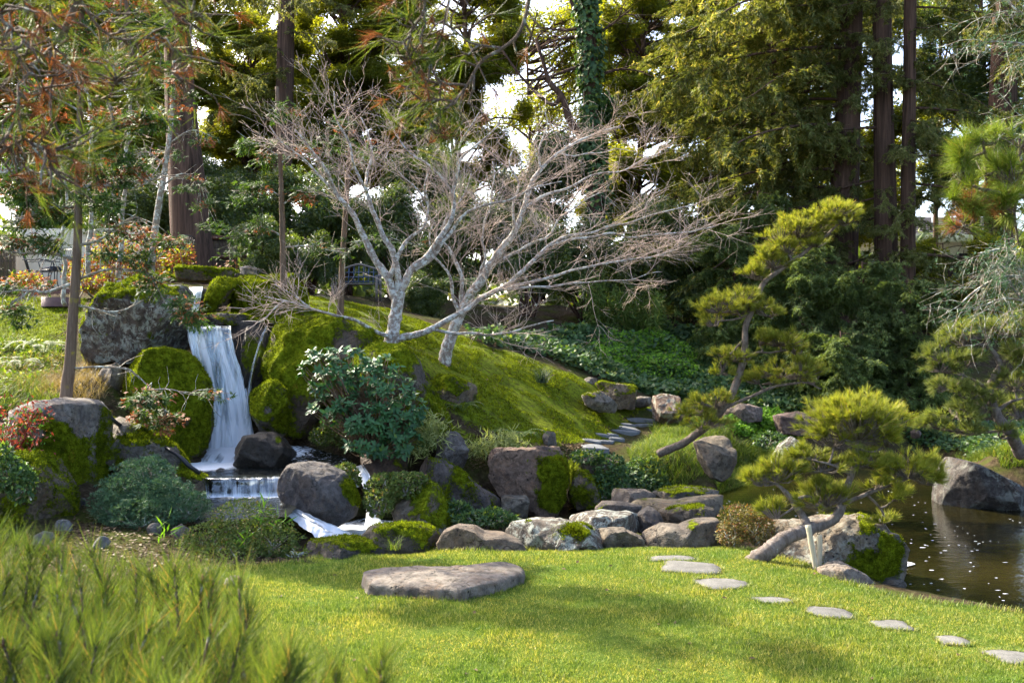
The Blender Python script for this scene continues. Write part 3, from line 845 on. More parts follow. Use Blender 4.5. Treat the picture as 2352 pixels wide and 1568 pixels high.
# --- slope and path
rock('mossy ledge stone on the slope beside the tall boulder', [(977, 866), (1000, 862), (1044, 866), (1091, 884), (1096, 907), (1088, 930), (1038, 938), (1000, 926), (985, 890)], 16.7, .5, moss=.5, mossup=.4, color=BROWN, group=G_P, fuzz=2500, p=3.5)
rock('rust-brown pitted stone at the top of the path', [(1499, 924), (1507, 912), (1532, 905), (1560, 912), (1572, 950), (1560, 970), (1525, 974), (1503, 962)], 20.0, .5, moss=-.2, lichen=.3, color=(0.187, 0.127, 0.095), group=G_P)
rock('low layered stone in the moss beside the path', [(1335, 908), (1350, 902), (1385, 902), (1418, 931), (1412, 948), (1375, 946), (1345, 930)], 19.6, .5, moss=.2, mossup=.35, color=GREY, group=G_P, fuzz=900)
rock('squared mossy boulder at the head of the slope', [(1370, 882), (1385, 876), (1457, 887), (1462, 918), (1455, 938), (1415, 938), (1391, 912)], 20.6, .5, moss=.42, mossup=.35, color=BROWN, group=G_P, fuzz=1500, p=4)
rock('grey step stone behind the mossy boulder', [(1455, 918), (1470, 911), (1500, 913), (1499, 930), (1470, 938), (1457, 932)], 20.9, .4, moss=-.2, color=GREY, group=G_P, p=4.5, sub=3)
rock('small flat stone high on the moss slope', [(1340, 872), (1352, 866), (1372, 870), (1372, 884), (1345, 884)], 21.3, .35, moss=.0, color=GREY, group=G_P, sub=3)
rock('thin grey stone at the upper rim of the moss slope', [(1278, 854), (1298, 848), (1320, 853), (1320, 866), (1280, 866)], 21.7, .35, moss=.0, color=GREY, group=G_P, sub=3)
rock('small rock at the foot of the moss slope', [(1246, 1000), (1258, 990), (1276, 994), (1280, 1020), (1272, 1034), (1250, 1030)], 16.9, .25, moss=.2, mossup=.3, color=GREY, group=G_P, sub=3)
rock('broad pale rock under the ivy bank', [(1668, 935), (1691, 926), (1722, 930), (1756, 938), (1752, 965), (1700, 972), (1672, 965)], 20.3, .5, moss=-.3, color=(0.209, 0.175, 0.152), group=G_P)
rock('reddish flat rock beside the bright clover bed', [(1780, 955), (1820, 948), (1864, 947), (1868, 972), (1850, 1000), (1795, 995)], 19.8, .5, moss=-.3, color=(0.176, 0.133, 0.114), group=G_P)
rock('rounded rock half hidden behind the round pine', [(1865, 945), (1900, 930), (1930, 940), (1930, 970), (1870, 975)], 20.4, .4, moss=-.2, color=(0.165, 0.138, 0.123), group=G_P, sub=3)
rock('small stone at the far pond shore', [(2095, 992), (2105, 986), (2118, 992), (2116, 1006), (2097, 1006)], 21.2, .2, moss=-.2, color=(0.176, 0.138, 0.114), group=G_P, sub=3)
# --- small blue stones in the foreground hollow
for k, (lb, x, y, r, d) in enumerate([('bluish stone below the edge boulder', 98, 1236, 24, 10.9), ('small bluish stone behind the foreground pine tips', 145, 1206, 20, 11.0), ('flat blue-grey chip beside the juniper', 185, 1150, 12, 11.9), ('dark stone at the lawn corner behind the pine', 474, 1322, 26, 9.6), ('low grey stone at the lawn corner', 530, 1335, 20, 9.4), ('brown stone under the cotoneaster', 355, 1214, 18, 10.9), ('grey stone between juniper and cotoneaster', 415, 1222, 22, 10.8), ('small stone in the hollow left of the cotoneaster', 230, 1245, 20, 10.5), ('flat stone in the waterfall pool', 505, 1083, 13, 14.2)]):
    an = np.linspace(0, 2 * math.pi, 9)[:-1]
    rr_ = r * R.uniform(.75, 1.15, 8)
    rock(lb, [(x + a * math.cos(t), y - a * math.sin(t) * .75 + (8 if math.sin(t) < 0 else 0)) for a, t in zip(rr_, an)], ground(x, y + r * .6)[1] if k < 8 else d, r / F * d * .9, moss=-.3, color=BLUE if k < 3 or k == 7 else GREY, sub=4, group='small stones in the foreground hollow', name='stone')
# --- the flat boulder on the lawn
rock('wide flat boulder lying on the lawn', [(801, 1315), (812, 1309), (827, 1305), (867, 1298), (971, 1296), (1034, 1297), (1084, 1298), (1131, 1289), (1181, 1285), (1200, 1298), (1201, 1309), (1160, 1322), (1118, 1337), (1068, 1350), (990, 1346), (900, 1340), (844, 1334), (812, 1326)], 9.0, .15, top=True, zt=.125, tilt=(.010, 0), moss=-.5, mossup=-.05, color=(.235, .215, .185), sub=6, group='boulders on the lawn', facets=9, rough=.06, mossat=[(1000, 1352, 14, .8), (1030, 1385, 30, .3)])
# --- stepping stones in the lawn
def flat_stone(label, x, y, w, h, group, mat, name='stepping_stone', lift=.009, th=.07, seed=0, wob=.3):
    g = ground(x, y)
    sx = w / F * g[1] / 2
    sy = h / F * g[1] / 2 / max(.05, (CZ - g[2]) / g[1])
    if name != 'stepping_stone':
        sy = abs(ground(x, y - h / 2)[1] - ground(x, y + h / 2)[1]) / 2
    sy = min(max(sy, sx * (.6 if name == 'stepping_stone' else .3)), sx * 1.25)
    rs = np.random.default_rng(seed)
    n = 22
    an = np.linspace(0, 2 * math.pi, n, endpoint=False)
    sq = (np.abs(np.cos(an)) ** 6 + np.abs(np.sin(an)) ** 6) ** (-1 / 6)
    r = sq * (1 + wob * fbm(np.c_[np.cos(an) * 1.4, np.sin(an) * 1.4, an * 0 + seed], seed, 2))
    ro = rs.uniform(-.35, .35)
    cx_, cy_ = r * np.cos(an), r * np.sin(an)
    X = (cx_ * math.cos(ro) - cy_ * math.sin(ro)) * sx
    Y = (cx_ * math.sin(ro) + cy_ * math.cos(ro)) * sy
    mb = MB()
    zz = terrain(g[0] + X, g[1] + Y)
    A = np.polyfit(X, zz - zz.mean(), 1)[0], np.polyfit(Y, zz - zz.mean(), 1)[0]
    if name != 'stepping_stone':
        A = A[0] * .5, A[1] * .25
    zc = g[2]
    pl = lambda s: A[0] * X * s + A[1] * Y * s
    rings = [(1.0, -th), (1.0, lift - .012), (.97, lift - .002), (.6, lift), (.25, lift + .003)]
    V = np.vstack([np.c_[X * s, Y * s, pl(s) + z] for s, z in rings] + [[[0, 0, lift + .003]]])
    i = np.arange(n); j = (i + 1) % n
    q = np.vstack([np.c_[i + k * n, j + k * n, j + (k + 1) * n, i + (k + 1) * n] for k in range(4)])
    mb.add(V, q, np.c_[i + 4 * n, j + 4 * n, np.full(n, 5 * n)])
    o = mb.build(name, mat, None, smooth=False)
    o.location = (g[0], g[1], zc)
    o['label'], o['category'], o['group'] = label, 'stepping stone', group
    return o
def paver_mat():
    t = NT('aggregate')
    n1 = t.noise(3, 4); n2 = t.noise(110, 2, None, .8)
    c = t.mix(t.ramp(t.noise(6, 6, None, .7), (.3, 0.0), (.7, 1.0)), (.10, .098, .09), (.19, .185, .17))
    c = t.mix(t.ramp(n2, (.4, .9), (.62, 0.0)), c, t.mix(1.0, c, (.5, .5, .5), 'MULTIPLY'))
    return t.finish(t.principled(c, .9, .2, t.bump(n2, .5, .006)))
M['paver'] = paver_mat()
names = ['farthest', 'second farthest', 'third farthest', 'fourth farthest', 'middle', 'fourth nearest', 'third nearest', 'second nearest', 'nearest']
for k, (x, y, w, h) in enumerate([(1490, 1258, 92, 9), (1547, 1283, 100, 13), (1590, 1303, 126, 22), (1657, 1341, 112, 20), (1778, 1380, 84, 13), (1905, 1408, 102, 23), (2047, 1438, 88, 22), (2190, 1472, 86, 23), (2325, 1507, 104, 32)]):
    flat_stone(names[k] + ' of the pale stepping stones across the lawn', x, y, w, h, 'stepping stones across the lawn', M['paver'], seed=k + 1)
M['slate'] = plain_mat('slate', (.12, .125, .13), .8, .3, .3, 12)
for k, (lb, x, y, w, h) in enumerate([('broad path slab next to the rust-brown stone', 1474, 965, 70, 10), ('narrow path slab left below the broad one', 1441, 976, 42, 6), ('small path slab beside the bank', 1484, 977, 40, 6), ('thin long path slab', 1436, 984, 60, 6), ('pale rounded path slab', 1436, 992, 58, 11), ('small path slab left of the pale one', 1384, 1000, 30, 6), ('tiny path slab in the upper row', 1407, 1000, 22, 6), ('path slab at the bank side', 1415, 1008, 38, 10), ('dark path slab at the slope side', 1357, 1013, 40, 9), ('pale blue path slab at the front', 1391, 1016, 34, 8), ('large brown slab at the foot of the path', 1362, 1028, 58, 16), ('lowest slab nearest the mossy rocks', 1342, 1040, 44, 8), ('last path slab beneath the rust-brown stone', 1496, 943, 24, 5)]):
    flat_stone(lb, x, y, w, h, 'slabs of the garden path', M['slate'], 'path_slab', lift=.03, th=.12, seed=k + 40, wob=.3)

# ------------------------------------------------------------------ falling water
wf = empty('waterfall', 'tall silky white waterfall pouring between mossy boulders', 'waterfall')
FO = [(0, .32), (.08, .20), (.2, .28), (.36, .5), (.75, .66), (1, .9)]
def fl(dx, dy):
    return ([P(424 + dx, 748, 16.5 + dy), P(430 + dx, 756, 16.3 + dy), P(440 + dx, 800, 16.22 + dy), P(456 + dx, 880, 16.12 + dy), P(468 + dx, 960, 16.0 + dy), P(472 + dx, 1040, 15.8 + dy)],
            [P(528 - dx, 748, 16.5 + dy), P(528 - dx, 756, 16.3 + dy), P(536 - dx, 800, 16.22 + dy), P(560 - dx, 880, 16.12 + dy), P(574 - dx, 960, 16.0 + dy), P(588 - dx, 1040, 15.8 + dy)])
for k, (dx, dy, am) in enumerate([(0, 0, 0), (2, -.07, -.12), (-2, .08, .05)]):
    a, b = fl(dx, dy)
    sheet('water_sheet', a, b, M['fall'], wf, 60, 90, .06, .05, [(t, f + am) for t, f in FO], jag=.42, seed=k + 1)
# skirt: the fan of broken water at the foot
sheet('splash_fan', [P(470, 1030, 15.75), P(456, 1045, 15.5), P(447, 1058, 15.3), P(440, 1075, 15.15)], [P(590, 1020, 15.75), P(575, 1038, 15.45), P(560, 1058, 15.2), P(548, 1078, 15.05)], M['fall'], wf, 40, 30, .1, .06, [(0, .85), (.6, .55), (1, .7)], jag=.3, seed=7)
wf2 = empty('waterfall', 'small upper waterfall between lichen boulder and square stone', 'waterfall')
for k, (dy, am) in enumerate([(0, 0), (-.06, -.1)]):
    sheet('water_sheet', [P(424, 662, 18.1 + dy), P(424, 672, 17.7 + dy), P(421, 700, 17.55 + dy), P(418, 745, 17.4 + dy)], [P(466, 658, 18.1 + dy), P(464, 668, 17.7 + dy), P(458, 700, 17.55 + dy), P(450, 745, 17.4 + dy)], M['fall'], wf2, 30, 40, .04, .03, [(0, .62), (.25, .55), (1, .5 + am)], jag=.2, seed=11 + k)
t3 = empty('trickle', 'thin trickle running down the dark stone beside the waterfall', 'waterfall')
sheet('water_sheet', [P(608, 750, 16.05), P(590, 800, 16.0), P(570, 880, 15.95), P(562, 960, 15.8)], [P(618, 748, 16.05), P(599, 800, 16.0), P(579, 880, 15.95), P(571, 960, 15.8)], M['thin'], t3, 16, 40, .02, .02, [(0, .34), (.5, .42), (1, .55)], jag=.45, seed=15)
# pools
def pool(name, label, pts, z, foam, n=70):
    """pts: world xy outline; foam(x, y) gives whiteness"""
    pts = np.asarray(pts)
    lo, hi = pts.min(0), pts.max(0)
    X, Y = np.meshgrid(np.linspace(lo[0], hi[0], n), np.linspace(lo[1], hi[1], n))
    ins = in_poly(X, Y, pts)
    k = np.arange(n * n).reshape(n, n)
    q = np.stack([k[:-1, :-1], k[:-1, 1:], k[1:, 1:], k[1:, :-1]], -1).reshape(-1, 4)
    q = q[ins.ravel()[q].any(1)]
    x, y = X.ravel(), Y.ravel()
    zz = z(x, y) if callable(z) else np.full(x.shape, z)
    zz = zz + .012 * fbm(np.c_[x * 5, y * 5, zz], 6, 3)
    used, inv = np.unique(q, return_inverse=True)
    mb = MB()
    mb.add(np.c_[x, y, zz][used], inv.reshape(q.shape))
    o = mb.build(name, M['pool'], None, smooth=True, attrs={'foam': foam(x, y)[used]})
    o['kind'] = 'structure'; o['label'] = label
    return o
Z1 = .36
def gss(x, y, c, r):
    return np.exp(-((x - c[0]) ** 2 + (y - c[1]) ** 2) / (r * r))
b1, b2 = PZ(505, 1062, Z1)[:2], PZ(470, 1075, Z1)[:2]
pool('waterfall_pool', 'dark pool with white foam at the foot of the waterfall', [PZ(440, 1100, Z1)[:2], PZ(645, 1098, Z1)[:2], PZ(700, 1070, Z1)[:2], PZ(690, 1040, Z1)[:2], PZ(560, 1035, Z1)[:2], PZ(440, 1050, Z1)[:2]], Z1, lambda x, y: 1.1 * gss(x, y, b1, .55) + .8 * gss(x, y, b2, .4) + .1)
Z2 = .14
c2 = PZ(555, 1136, Z2)[:2]
pool('lower_pool', 'shallow foaming pool below the small cascade', [PZ(450, 1200, Z2)[:2], PZ(660, 1185, Z2)[:2], PZ(690, 1150, Z2)[:2], PZ(640, 1120, Z2)[:2], PZ(470, 1122, Z2)[:2]], Z2, lambda x, y: 1.1 * np.exp(-((y - c2[1] - .02) / .2) ** 2) + .25)
sc_ = empty('small_cascade', 'low cascade falling in strands over the dark ledge', 'waterfall')
sheet('water_sheet', [P(468, 1092, 13.75), P(470, 1096, 13.4), P(472, 1115, 13.34), P(474, 1142, 13.3)], [P(644, 1090, 13.75), P(644, 1096, 13.4), P(645, 1115, 13.34), P(645, 1142, 13.3)], M['thin'], sc_, 70, 24, .05, .03, [(0, .3), (.15, .42), (.5, .58), (.85, .62), (1, .95)], jag=.25, seed=21)
cs = empty('cascade', 'white rapid sliding past the pitted boulder toward the lawn rocks', 'waterfall')
sheet('water_sheet', [P(630, 1168, 12.45), P(680, 1198, 12.2), P(715, 1226, 12.0), P(750, 1254, 11.9)], [P(652, 1150, 12.7), P(725, 1186, 12.35), P(790, 1216, 12.2), P(870, 1246, 12.1)], M['fall'], cs, 40, 50, 0, .06, [(0, .45), (.4, .66), (1, .62)], jag=.3, seed=25)
cs2 = empty('cascade', 'narrow white chute dropping between pitted boulder and ivy', 'waterfall')
sheet('water_sheet', [P(805, 1072, 14.0), P(826, 1100, 13.75), P(838, 1135, 13.55), P(840, 1190, 13.35), P(830, 1225, 13.0)], [P(836, 1068, 14.0), P(850, 1096, 13.75), P(852, 1135, 13.55), P(872, 1190, 13.35), P(900, 1230, 13.0)], M['fall'], cs2, 24, 50, .03, .04, [(0, .45), (.5, .7), (1, .55)], jag=.25, seed=28)
zs = lambda x, y: np.interp(y, [13.9, 14.6, 15.6], [.25, .42, .58])
c5 = P(655, 1012, 15.2)[:2]
pool('side_stream', 'shallow side stream running over dark stones behind the pitted boulder', [P(640, 1000, 15.6)[:2], P(700, 1005, 15.5)[:2], P(790, 1045, 14.9)[:2], P(850, 1075, 14.0)[:2], P(800, 1085, 13.8)[:2], P(690, 1068, 14.1)[:2], P(670, 1030, 14.8)[:2]], zs, lambda x, y: .36 + .5 * gss(x, y, c5, .35))
pool('foam', 'white foam where the two rapids meet', [PZ(720, 1250, -.285)[:2], PZ(860, 1252, -.285)[:2], PZ(930, 1222, -.285)[:2], PZ(900, 1195, -.285)[:2], PZ(830, 1190, -.285)[:2], PZ(740, 1215, -.285)[:2]], -.285, lambda x, y: .46 + .5 * gss(x, y, PZ(810, 1225, -.285)[:2], .7))
# ------------------------------------------------------------------ plant materials
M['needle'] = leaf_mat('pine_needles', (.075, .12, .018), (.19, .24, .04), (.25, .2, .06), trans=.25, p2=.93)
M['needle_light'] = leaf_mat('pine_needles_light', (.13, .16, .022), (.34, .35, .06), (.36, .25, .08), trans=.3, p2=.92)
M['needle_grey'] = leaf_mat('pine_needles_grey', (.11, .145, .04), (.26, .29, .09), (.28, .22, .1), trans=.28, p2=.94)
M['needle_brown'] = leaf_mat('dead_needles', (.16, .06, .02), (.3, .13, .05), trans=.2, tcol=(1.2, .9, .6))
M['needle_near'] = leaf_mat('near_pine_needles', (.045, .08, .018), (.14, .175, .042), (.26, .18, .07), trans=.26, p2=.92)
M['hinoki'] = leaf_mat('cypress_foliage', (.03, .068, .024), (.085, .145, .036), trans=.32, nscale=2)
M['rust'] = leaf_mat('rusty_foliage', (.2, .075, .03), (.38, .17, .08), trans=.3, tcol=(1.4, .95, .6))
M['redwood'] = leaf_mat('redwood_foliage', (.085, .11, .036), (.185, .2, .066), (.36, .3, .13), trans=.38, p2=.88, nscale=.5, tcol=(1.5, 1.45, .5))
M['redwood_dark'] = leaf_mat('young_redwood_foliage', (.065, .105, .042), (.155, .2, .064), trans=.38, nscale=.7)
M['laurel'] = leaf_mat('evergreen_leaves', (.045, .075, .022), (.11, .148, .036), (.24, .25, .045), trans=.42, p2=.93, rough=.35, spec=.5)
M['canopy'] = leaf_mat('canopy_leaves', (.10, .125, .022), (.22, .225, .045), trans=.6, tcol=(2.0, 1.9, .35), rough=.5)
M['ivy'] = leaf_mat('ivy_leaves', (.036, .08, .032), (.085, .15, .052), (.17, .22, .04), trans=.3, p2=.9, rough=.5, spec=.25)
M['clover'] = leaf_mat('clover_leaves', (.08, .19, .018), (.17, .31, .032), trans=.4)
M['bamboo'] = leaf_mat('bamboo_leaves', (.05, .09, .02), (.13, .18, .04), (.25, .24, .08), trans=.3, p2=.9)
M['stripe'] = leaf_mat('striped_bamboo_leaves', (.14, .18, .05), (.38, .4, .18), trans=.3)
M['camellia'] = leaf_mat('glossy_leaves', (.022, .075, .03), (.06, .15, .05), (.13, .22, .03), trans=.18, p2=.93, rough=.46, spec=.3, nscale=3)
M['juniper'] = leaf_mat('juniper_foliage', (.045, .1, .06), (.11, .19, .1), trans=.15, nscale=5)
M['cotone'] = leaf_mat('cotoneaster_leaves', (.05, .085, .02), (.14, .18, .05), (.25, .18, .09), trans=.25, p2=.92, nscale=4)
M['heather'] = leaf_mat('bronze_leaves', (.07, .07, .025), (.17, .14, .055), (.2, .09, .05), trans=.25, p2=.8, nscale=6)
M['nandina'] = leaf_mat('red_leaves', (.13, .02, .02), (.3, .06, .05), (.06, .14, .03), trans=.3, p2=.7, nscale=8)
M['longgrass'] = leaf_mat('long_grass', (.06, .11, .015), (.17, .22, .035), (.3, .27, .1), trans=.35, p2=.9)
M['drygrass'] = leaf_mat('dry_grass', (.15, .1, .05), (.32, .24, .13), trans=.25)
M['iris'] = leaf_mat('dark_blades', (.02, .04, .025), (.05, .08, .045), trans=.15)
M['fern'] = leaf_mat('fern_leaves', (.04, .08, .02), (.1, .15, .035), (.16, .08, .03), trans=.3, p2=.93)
M['twig'] = bark_mat('twigs', (.37, .28, .23), (.54, .43, .355), bump=.1)
M['maple'] = bark_mat('maple_bark', (.15, .115, .09), (.31, .26, .22), (.46, .46, .42), .47, (16, 16, 6), .4, 15, (.16, .15, .05))
M['pinebark'] = bark_mat('pine_bark', (.07, .052, .042), (.22, .185, .16), (.32, .32, .3), .62, (18, 18, 8), 1.0, 14)
M['leanbark'] = bark_mat('leaning_pine_bark', (.075, .055, .04), (.21, .17, .135), (.25, .21, .04), .62, (22, 22, 14), .8, 5)
M['cypbark'] = bark_mat('cypress_bark', (.085, .055, .036), (.22, .16, .115), (.30, .25, .03), .6, (30, 30, 2), .9, 3)
M['lichenbark'] = bark_mat('lichened_bark', (.15, .12, .09), (.28, .24, .19), (.44, .47, .42), .5, (16, 16, 5), .4, 12, (.18, .16, .04))
M['redbark'] = bark_mat('redwood_bark', (.022, .014, .010), (.14, .082, .056), None, .5, (13, 13, .55), 1.4)
M['nearbark'] = bark_mat('near_pine_bark', (.07, .05, .035), (.2, .15, .11), (.3, .32, .27), .55, (40, 40, 40), .6, 20)
M['litter'] = leaf_mat('leaf_litter', (.05, .03, .018), (.14, .09, .05), trans=.1)
M['cone'] = plain_mat('pine_bud', (.16, .09, .065), .8)
M['stake'] = bark_mat('bamboo_stake', (.3, .25, .16), (.48, .42, .3), (.25, .28, .2), .64, (30, 30, 2), .2)

# ------------------------------------------------------------------ plant builders
def limb(mb, pts, w0, w1, d, n=None, sides=7, jit=.0, wp=1.0):
    """pts [(x, y)] or [(x, y, depth)] in picture units; w0,w1 widths in picture units"""
    q = np.array([P(p[0], p[1], p[2] if len(p) > 2 else d) for p in pts])
    n = n or len(q) * 5
    s = spline(q, n)
    t = np.linspace(0, 1, n)
    r = (w0 + (w1 - w0) * t ** wp) / 2 / F * d
    r = r * (1 + .10 * vnoise(np.c_[t * n * .45, t * 0 + d, t * 0 + pts[0][0]], 3))
    s = s + jit * np.c_[vnoise(s * 3, 1), vnoise(s * 3, 2), vnoise(s * 3, 3)]
    tubes(mb, s, r, sides if sides < 8 else sides + 4, .0 if sides < 7 else .13, 22.0 if d < 12 else 12.0)
    return s, r

def twigs(mb, seeds, L, n, r0, flat=.5, up=.15, k=4, spread=.9, jit=.25, sides=3, tfrom=.3):
    """children on parent polylines: seeds (M,N,3) -> returns (M*n,k,3)"""
    seeds = np.asarray(seeds)
    m, N, _ = seeds.shape
    t = R.uniform(tfrom, 1, (m, n)) * (N - 1.001)
    i = t.astype(int)
    f = (t - i)[..., None]
    mi = np.arange(m)[:, None]
    pos = seeds[mi, i] * (1 - f) + seeds[mi, i + 1] * f
    tan = unit(seeds[mi, i + 1] - seeds[mi, i])
    rd = R.normal(size=(m, n, 3))
    rd[..., 2] *= flat
    d = unit(tan * .7 + unit(rd) * spread + [0, 0, up]).reshape(-1, 3)
    pos = pos.reshape(-1, 3)
    ln = (L * R.uniform(.5, 1.25, (len(pos), 1)))
    P_ = [pos]
    for j in range(1, k):
        d = unit(d + R.normal(0, jit, d.shape) * [1, 1, max(flat, .5)] + [0, 0, up * .4])
        P_.append(P_[-1] + d * ln / (k - 1))
    P_ = np.stack(P_, 1)
    rr = np.linspace(1, .45, k)[None] * r0 * R.uniform(.7, 1.2, (len(pos), 1))
    if mb is not None:
        tubes(mb, P_, rr, sides)
    return P_

def tufts(mb, pos, d, per, ln, wd, spread=.8, lv=.25):
    """needle tufts"""
    n = len(pos)
    p = np.repeat(pos, per, 0)
    dd = unit(np.repeat(unit(d), per, 0) + unit(R.normal(size=(n * per, 3))) * spread * R.uniform(.3, 1.1, (n * per, 1)))
    p = p + np.repeat(unit(d), per, 0) * R.uniform(-.35, .15, (n * per, 1)) * ln
    needles(mb, p, dd, ln * R.uniform(1 - lv, 1 + lv, n * per), wd)

def pad(mb, tw, x, y, rx, ry, d, n, per, ln, wd, depth=None, up=.8, below=-.15, spread=.75, tr=.006):
    """cloud of needle tufts, domed; short twigs run from its heart to each tuft"""
    c = P(x, y, d)
    s = 1 / F * d
    rad = np.array([rx * s, (depth or rx * .8) * s, ry * s])
    kc = max(4, n // 8)
    cu = rdir(kc * 6)
    cu = cu[cu[:, 2] > below][:kc]
    cr_ = R.uniform(.6, 1.12, (len(cu), 1))
    i_ = R.integers(0, len(cu), n)
    g_ = R.normal(0, .2, (n, 3))
    pos = c + (cu[i_] * cr_[i_] + g_) * rad
    u = unit((pos - c) / rad)
    dd = unit(u * [1, 1, .8] + g_ * 1.5 + [0, 0, up])
    tufts(mb, pos, dd, per, ln, wd, spread)
    if tw is not None:
        a = c + (pos - c) * .15 - [0, 0, ry * s * .45]
        mid = (a + pos) / 2 - [0, 0, ry * s * .15]
        tubes(tw, np.stack([a, mid, pos], 1), np.tile([tr, tr * .8, tr * .5], (len(pos), 1)), 3)

def blob(mb, c, rad, n, ln, wd, shell=.55, droop=.1, outw=.8, fold=.2, lv=.3, tri=False):
    """leaves through an ellipsoid, more of them towards its skin"""
    u = rdir(n)
    r = shell + (1 - shell) * R.uniform(0, 1, (n, 1)) ** .6
    lump = 1 + .28 * fbm(u * 2.1 + c[0] * 3.1, int(abs(c[0] * 31 + c[2] * 17)) % 997, 3)[:, None]
    pos = np.asarray(c) + u * np.asarray(rad) * r * lump
    d = unit(u * outw + R.normal(0, .7, (n, 3)) - [0, 0, droop])
    nr = unit(u * .8 + [0, 0, .6] + R.normal(0, .55, (n, 3)))
    leaves(mb, pos, d, nr, ln * R.uniform(1 - lv, 1 + lv, n), wd * R.uniform(1 - lv, 1 + lv, n), fold, tri=tri)
    return pos

def sprays(mb, pos, d, per, ln, wd, fan=.9, droop=.25, flat=.35, tri=False):
    """flat fans: each spray is several narrow leaflets lying in one plane"""
    n = len(pos)
    d = unit(d)
    up = unit(R.normal(0, flat, (n, 3)) + [0, -.25, 1])
    s = unit(np.cross(d, up))
    a = np.linspace(-1, 1, per)[None] * fan + R.normal(0, .12, (n, per))
    dd = d[:, None] * np.cos(a)[..., None] + s[:, None] * np.sin(a)[..., None] - np.array([0, 0, droop]) * R.uniform(.3, 1, (n, per, 1))
    p = pos[:, None] + d[:, None] * (R.uniform(-.5, .25, (n, per, 1)) * ln)
    nn = np.repeat(up, per, 0)
    leaves(mb, p.reshape(-1, 3), dd.reshape(-1, 3), nn, ln * R.uniform(.6, 1.1, n * per), wd * R.uniform(.7, 1.2, n * per), .1, tri=tri)

def tree(name, label, cat, group=None):
    return empty(name, label, cat, group)

# ------------------------------------------------------------------ shared foliage pieces
def place(name, me, parent, loc, rot=(0, 0, 0), sc=(1, 1, 1)):
    o = bpy.data.objects.new(name, me)
    o.location, o.rotation_euler, o.scale = loc, rot, sc
    o.parent = parent
    if name == 'leaf_clump' and me in CL.get('thin', ()):
        o['kind'] = 'stuff'
    COL.objects.link(o)
    return o

def clump_mesh(mat, n, ln, wd, shell=.3, k=7, seed=0):
    """an uneven leafy clump about 1 m in radius, built of several lobes"""
    mb = MB()
    rs = np.random.default_rng(seed)
    for j in range(k):
        c = unit(rs.normal(size=3)) * rs.uniform(.25, .8)
        blob(mb, c, rs.uniform(.3, .55, 3), n // k, ln, wd, shell, .25, tri=True)
    me = mb.mesh('leaf_clump')
    me.materials.append(M[mat])
    return me

def bough_mesh(mat, L, ntw, per, ln, wd, droop, twl, seed=0, four=3):
    """a drooping conifer bough along +X with side twigs and flat sprays"""
    mb, wd_ = MB(), MB()
    main = spline([(0, 0, 0), (L * .35, 0, -.03 * L), (L * .7, 0, -.16 * L * droop), (L, 0, -.36 * L * droop)], 12)
    main = main + R.normal(0, .03, main.shape) * np.linspace(0, 1, 12)[:, None]
    tubes(wd_, main, np.linspace(.012 * L, .003 * L, 12), 5)
    a = twigs(wd_, main[None], twl, ntw, .009, .4, -.18, 5, 1.0, .16, 3, .12)
    b = twigs(wd_, a, twl * .5, 3, .005, .5, -.2, 4, .9, .2, 3, .2)
    for tw, pr in ((a, per), (b, per // 2)):
        m_, N = tw.shape[:2]
        u = R.uniform(.05, 1, (m_, pr)) * (N - 1.001)
        i_ = u.astype(int)
        f_ = (u - i_)[..., None]
        mi = np.arange(m_)[:, None]
        pos = (tw[mi, i_] * (1 - f_) + tw[mi, i_ + 1] * f_).reshape(-1, 3) + R.normal(0, .03, (m_ * pr, 3))
        td = unit(tw[mi, i_ + 1] - tw[mi, i_]).reshape(-1, 3)
        sprays(mb, pos, unit(td * .7 + R.normal(0, .5, pos.shape) * [1, 1, .5] + [0, 0, -.25]), four, ln, wd, tri=True)
    nv = wd_.n
    nfw = sum(len(f) for f in wd_.f)
    wd_.v += mb.v
    wd_.f += [f + nv for f in mb.f]
    me = wd_.mesh('bough')
    me.materials.append(M['redbark'])
    me.materials.append(M[mat])
    mi_ = np.ones(len(me.polygons), np.int32)
    mi_[:nfw] = 0
    me.polygons.foreach_set('material_index', mi_)
    return me
CL = {'canopy': [clump_mesh('canopy', 2800, .145, .08, .15, 11, k) for k in range(4)],
      'laurel': [clump_mesh('laurel', 3000, .12, .066, .3, 12, k + 10) for k in range(4)],
      'thin': [clump_mesh('canopy', 520, .14, .075, .05, 9, k + 30) for k in range(3)],
      'lime': [clump_mesh('clover', 900, .2, .12, .3, 7, k + 20) for k in range(2)]}
BO = {'redwood': [bough_mesh('redwood', 5.0, 26, 22, .20, .046, .65, 1.1, k) for k in range(5)],
      'young': [bough_mesh('redwood_dark', 2.0, 20, 15, .17, .045, .7, .6, k) for k in range(4)]}

# ------------------------------------------------------------------ far wood and canopy
far = MB()
for k in range(170):
    x = R.uniform(-52, 52)
    y = R.uniform(48, 60)
    blob(far, (x, y, 3.6 + R.uniform(-.6, 3.4 if x < 14 else 2.6)), (3.4, 1.5, 2.0), 300, .7, .4, tri=True)
far.build('far_wood', M['laurel'], kind='stuff', label='dark belt of trees far behind the garden')

